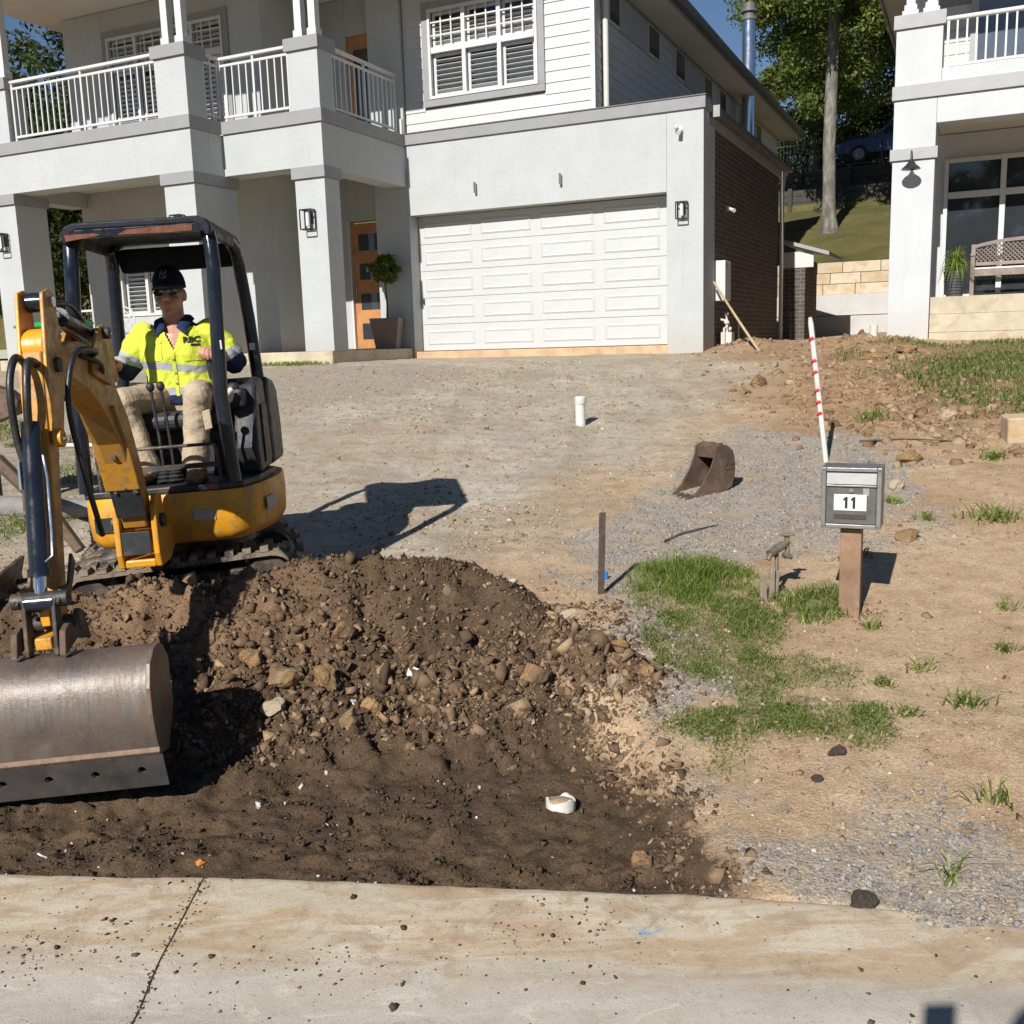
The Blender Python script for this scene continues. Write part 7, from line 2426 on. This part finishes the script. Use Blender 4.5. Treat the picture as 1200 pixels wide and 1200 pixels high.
X, Y = pick(9000, -3.0, .75, 2.75, 4.9, d_pit)
S = np.clip(np.exp(g.normal(size=len(X)) * .5 - 5.35), .0022, .018)
tag(scatter('soil_crumbs', X, Y, S, M_CRUMB, np.where(g.random(len(X)) < .03, 1.0, g.beta(1.3, 3.2, len(X)) * .9), g, .3, (.6, 1.0), fine=True), 'dark soil crumbs strewn over the dug ground', kind='stuff')
def d_hc(X, Y):
    return sstep(.0, .08, heap_z(X, Y) - np.minimum(base_z(X, Y), -.08)) * sstep(.8, .5, X) * np.clip(.35 + .9 * sstep(-.2, .25, fbm(X, Y, 4, 3, 205)), 0, 1)
X, Y = pick(16000, -3.0, .8, 3.5, 5.15, d_hc)
S = np.clip(np.exp(g.normal(size=len(X)) * .5 - 5.1), .003, .020)
tag(scatter('heap_crumbs', X, Y, S, M_HSTONE, np.clip(g.beta(1.3, 3.6, len(X)), 0, 1), g, .35, (.6, 1.0), fine=True), 'crumbly broken earth over the whole spoil heap', kind='stuff')
def d_edge(X, Y):
    mk = poly_mask(X, Y, PIT, .20, .10, 3.5, 5)
    return mk * (1 - mk) * 4 * (Y > kerb_y(X) + .02) * (X > -.2) * np.clip(.4 + 1.2 * fbm(X, Y, 5, 3, 207) + .3, 0, 1)
X, Y = pick(1900, -.2, 1.1, 2.7, 4.6, d_edge)
S = np.clip(np.exp(g.normal(size=len(X)) * .70 - 5.0), .003, .034)
tag(scatter('edge_rubble', X, Y, S, M_HSTONE, np.clip(g.beta(1.6, 2.0, len(X)), 0, 1), g, .5, (.45, .9), fine=True), 'broken stones and clods along the ragged right edge of the dig', kind='stuff')
def d_grav(X, Y):
    gr = np.zeros_like(X)
    for i, p in enumerate(GRAVEL):
        gr = np.maximum(gr, poly_mask(X, Y, p, .22, .25, 2.2, 100 + i))
    return np.clip(gr * (.25 + .75 * sstep(-.2, .2, fbm(X, Y, 3, 3, 220))), 0, 1) * (Y > kerb_y(X) - .2) * np.clip(6.5 / np.maximum(Y, 2.5), 0, 1)
X, Y = pick(12000, .1, 3.4, 2.3, 9.9, d_grav)
S = np.clip(np.exp(g.normal(size=len(X)) * .38 - 5.05), .0025, .016)
tag(scatter('blue_gravel', X, Y, S, M_GSTONE, g.beta(2, 2.4, len(X)), g, .3, (.5, .9)), 'crushed blue-grey gravel spread over the ground', kind='stuff')
def d_tan(X, Y):
    inp = poly_mask(X, Y, PIT, .05, .05, 3, 5)
    return (1 - inp) * (.22 + .78 * sstep(-.1, .3, fbm(X, Y, 1.7, 4, 230))) * (Y > kerb_y(X) + .03) * np.clip(5 / np.maximum(Y, 2.5), 0, 1) ** 1.2
X, Y = pick(22000, -3.5, 5.0, 2.4, 15, d_tan)
S = np.clip(np.exp(g.normal(size=len(X)) * .60 - 5.35), .0022, .030)
tag(scatter('pebbles', X, Y, S, M_TSTONE, g.beta(2, 2.2, len(X)), g, .35, (.4, .8)), 'tan pebbles scattered over the bare soil', kind='stuff')
def d_drv(X, Y):
    return poly_mask(X, Y, DRIVE, .6, .4, .9, 130) * np.clip(.15 + 1.0 * sstep(-.05, .3, fbm(X, Y, .8, 4, 235)), 0, 1) * np.clip(8 / Y, 0, 1)
X, Y = pick(11000, -4.5, 3.6, 5.6, 16.5, d_drv)
S = np.clip(np.exp(g.normal(size=len(X)) * .5 - 4.85), .004, .040)
tag(scatter('drive_grit', X, Y, S, M_TSTONE, g.beta(2, 2.0, len(X)), g, .5, (.35, .7)), 'grit and small stones bedded in the bare driveway', kind='stuff')
X, Y = 1.69 + g.normal(size=170) * .075, 4.86 + g.normal(size=170) * .065
tag(scatter('post_spoil', X, Y, np.clip(np.exp(g.normal(size=170) * .5 - 4.75), .004, .018), M_TSTONE, g.beta(1.5, 3, 170), g, .4, (.6, 1.0), fine=True), 'loose soil crumbs heaped round the foot of the letterbox post', kind='stuff')
# churned clods on the clay bank and along the lip of the heap
def d_clod(X, Y):
    return np.clip(np.exp(-(((X - 4.0) / 1.0) ** 2 + ((Y - 10.0) / 2.2) ** 2)) + .7 * np.exp(-(((X - 4.8) / .8) ** 2 + ((Y - 13.6) / 1.0) ** 2)) + .5 * np.exp(-(((X - 3.7) / .5) ** 2 + ((Y - 16) / .8) ** 2)), 0, 1)
X, Y = pick(2600, 2.4, 6.5, 7.5, 17, d_clod)
S = np.clip(np.exp(g.normal(size=len(X)) * .5 - 3.75), .008, .09)
M_CLAYC = tint_material('clay_clod', [(0, (.16, .095, .052)), (.5, (.27, .17, .098)), (1, (.40, .29, .18))], vs=25)
tag(scatter('clay_clods', X, Y, S, M_CLAYC, g.random(len(X)), g, .5, (.4, .8)), 'broken reddish clay clods on the bank between drive and neighbour', kind='stuff')
# crumbs on the concrete
def d_k(X, Y):
    ky = kerb_y(X)
    on = (Y < ky - .02) & (Y > 2.0)
    return on * np.clip(.05 + .95 * np.exp(-(((X + 1.35) / .28) ** 2 + ((Y - 2.50) / .10) ** 2)) + .35 * np.exp(-(((X + .55) / .5) ** 2 + ((Y - 2.42) / .10) ** 2)) + .3 * np.exp(-(((X - .1) / .3) ** 2 + ((Y - 2.5) / .10) ** 2)), 0, 1)
X, Y = pick(1100, -2.0, 1.6, 2.0, 3.0, d_k)
yj = 2.05 + .8 * g.random(420)
X = np.r_[X, -.985 + g.normal(size=420) * .010 * (1 + 1.5 * (yj > 2.6))]; Y = np.r_[Y, yj]
S = np.clip(np.exp(g.normal(size=len(X)) * .62 - 6.1), .0012, .014)
S[-420:] = np.minimum(S[-420:], .005)
wv = kerb_y(X) - Y
Zk = -.012 * sstep(0, .35, wv) - .034 * sstep(.38, .62, wv) + .02 * sstep(.75, 1.3, wv)
ground_z_saved = ground_z
def ground_z(X_, Y_, detail=True):
    return Zk
tag(scatter('kerb_crumbs', X, Y, S, M_CRUMB, g.beta(1.2, 2.2, len(X)), g, .1, (.4, .8)), 'dry soil crumbs and grit scattered on the concrete kerb', kind='stuff')
ground_z = ground_z_saved

# grass -----------------------------------------------------------------------
def blades(X, Y, L, W, g, lean=.6, tint=None, Z=None):
    n = len(X)
    Z = (ground_z(X, Y) if Z is None else Z) - .004
    a = g.random(n) * 6.283
    l_ = lean * (.25 + g.random(n))
    dx, dy = np.cos(a), np.sin(a)
    b_ = g.random(n) * 6.283
    px, py = np.cos(b_) * W / 2, np.sin(b_) * W / 2
    B = np.stack([X, Y, Z], -1)
    mid = B + np.stack([dx * l_ * L * .35, dy * l_ * L * .35, L * .58], -1)
    tip = B + np.stack([dx * l_ * L, dy * l_ * L, L * np.clip(1.0 - .35 * l_, .25, 1)], -1)
    s_ = np.stack([px, py, np.zeros(n)], -1)
    V = np.stack([B - s_, B + s_, mid + s_ * .8, mid - s_ * .8, tip], 1).reshape(-1, 3)
    o = (np.arange(n) * 5)[:, None]
    F = np.concatenate([o + np.array([[0, 1, 2]]), o + np.array([[0, 2, 3]]), o + np.array([[3, 2, 4]])], 0)
    t_ = g.random(n) if tint is None else tint
    return V, F, np.repeat(t_, 5)
def patch(i, n, L0, L1, W, m_, lean, label, thr=.35):
    p = np.array(GRASSP[i])
    x0, y0 = p.min(0) - .15; x1, y1 = p.max(0) + .15
    def dens(X, Y):
        mk = poly_mask(X, Y, GRASSP[i], .10 if i < 4 else .4, .12 if i < 4 else .6, 3.0 if i < 4 else 1.3, 120 + i)
        return mk * np.clip(.20 + .9 * sstep(-.12, .24, fbm(X, Y, 6 if i < 4 else 1.8, 4, 240 + i)), 0, 1)
    X, Y = pick(n, x0, x1, y0, y1, dens)
    L = L0 + (L1 - L0) * g.random(len(X)) ** 1.3
    if i == 0:
        cx = np.exp(-(((X - .93 + .1 * fbm(X, Y, 6, 2, 9)) / .20) ** 2 + ((Y - 5.42) / .20) ** 2))
        L = L * (.18 + .95 * cx) * (.6 + .8 * g.random(len(X)))
    V, F, T = blades(X, Y, L, W, g, lean, np.clip(g.beta(1.4, 2.0, len(X)), 0, 1))
    o_ = link('grass_patch', raw_mesh('grass_patch', V, F, m_, T))
    tag(o_, label, kind='stuff')
patch(0, 6000, .08, .23, .0040, M_GRASS, 1.0, 'lush green grass tuft beside the steel stake')
patch(1, 10500, .012, .042, .0042, M_GRASSD, 1.3, 'short creeping grass below the lush tuft')
patch(2, 7500, .010, .036, .0042, M_GRASSD, 1.4, 'short creeping grass patch on the tan soil')
patch(3, 1900, .02, .10, .0050, M_GRASSD, 1.0, 'rough grass around the old tap')
patch(4, 13000, .03, .10, .013, M_LAWN, .9, 'patchy lawn in front of the neighbouring veranda')
# weeds on the left ground and by the porch
X, Y = pick(5000, -6, -2.6, 6.8, 11.5, lambda X, Y: poly_mask(X, Y, LEFTG, .5, .5, 1.0, 150) * sstep(0, .25, fbm(X, Y, 1.5, 3, 260)))
V, F, T = blades(X, Y, .02 + .06 * g.random(len(X)), .009, g, 1.0)
tag(link('grass_patch', raw_mesh('grass_patch', V, F, M_LAWN, T)), 'thin weedy grass on the ground left of the drive', kind='stuff')
pg = hw(-5.9, -2.95, 0)
X, Y = pg[0] + g.normal(size=700) * .28, pg[1] + g.normal(size=700) * .13
V, F, T = blades(X, Y, .03 + .07 * g.random(700), .012, g, .9)
o_ = link('grass_tuft', raw_mesh('grass_tuft', V, F, M_GRASS, T)); tag(o_, 'bright green grass strip at the foot of the porch slab', 'grass', 'weed tufts on the bare ground')
weeds = [(3.04, 6.16, 90, .14, .16, 'bright green grass tuft at right level with the letterbox'), (1.79, 3.78, 60, .10, .07, 'green weed tuft low at right with broad blades'), (1.76, 4.15, 26, .10, .08, 'sparse weed above the broad-bladed tuft at right'),
         (1.56, 3.08, 24, .11, .06, 'spiky thin weed near the right edge above the gravel'), (1.24, 2.67, 14, .13, .03, 'star-shaped grass sprig on the gravel by the kerb'), (1.54, 3.73, 50, .06, .05, 'small dull green tuft left of the broad-bladed tuft'),
         (1.73, 4.66, 40, .07, .05, 'little tuft just below the letterbox post'), (2.45, 4.79, 22, .10, .05, 'thin weed at right below the bright tuft'), (2.18, 4.28, 34, .09, .05, 'mid green weed at the right above the sparse weed'),
         (2.62, 6.72, 60, .07, .07, 'low grass tuft behind the letterbox top right'), (2.04, 5.73, 26, .07, .07, 'broad-leaf weed beside the boulder and letterbox post'), (2.66, 6.3, 44, .08, .06, 'low grass tuft just above the round boulder'),
         (3.72, 7.6, 60, .10, .10, 'weedy tuft below the cut stone block'), (1.55, 4.02, 70, .05, .05, 'flat creeping weed right of the lower grass patch'), (3.4, 9.3, 120, .12, .16, 'pale weed on the clay bank behind the striped pole')]
for i, (x, y, n_, L_, sp_, lab) in enumerate(weeds):
    X, Y = x + g.normal(size=n_) * sp_ * .45, y + g.normal(size=n_) * sp_ * .35
    V, F, T = blades(X, Y, L_ * (.5 + .7 * g.random(n_)), .007 if y < 5 else .010, g, 1.25, np.clip(g.beta(2, 2, n_), 0, 1))
    o_ = link('grass_tuft', raw_mesh('grass_tuft', V, F, M_GRASS if i % 3 == 0 else M_GRASSD, T))
    tag(o_, lab, 'grass', 'weed tufts on the bare ground')
# ------------------------------------------------------------------ the photographer, whose shadow falls on the kerb
ph = empty('person', (0, -.02, -.03))
tag(ph, 'person in dark clothes taking the picture, only their shadow shows on the kerb', 'person')
b = MB()
b.ball((.07, -.25, 1.765), (.085, .105, .125), 16, 12)
b.ring([(.07, -.27, 1.73), (.12, -.38, 1.50)], [.06, .07], 12)
b.ring([(.16, -.42, 1.56), (.16, -.43, 1.46)], [.06, .07], 12)
b.ring([(.16, -.44, .92), (.16, -.44, 1.1), (.16, -.43, 1.3), (.16, -.43, 1.43), (.16, -.43, 1.50)], [(.17, .12), (.16, .11), (.19, .12), (.20, .11), (.10, .08)], 16)
for s_ in (-1, 1):
    b.ring([(.16 + s_ * .20, -.43, 1.43), (.16 + s_ * .25, -.36, 1.22), (.10 + s_ * .06 if s_ > 0 else -.07, -.10, 1.52)], [.055, .045, .03], 10)
    b.ball((.10 + s_ * .03 if s_ > 0 else -.05, -.075, 1.55), (.03, .03, .045), 10, 8)
    b.ring([(.16 + s_ * .10, -.44, .95), (.16 + s_ * .12, -.43, .52), (.16 + s_ * .13, -.45, .12)], [.09, .065, .045], 12)
    b.ball((.16 + s_ * .13, -.38, .07), (.05, .13, .05), 10, 8)
bo = remeshed(b, .014, 3)
bo.materials.append(M_NAVYC)
link('body', bo, ph)
tp_ = bx('phone', -.135, -.055, -.085, -.076, 1.58, 1.742, M_BLACK, None, .004)
tag(tp_, 'dark mobile phone held up at the camera position', 'phone')
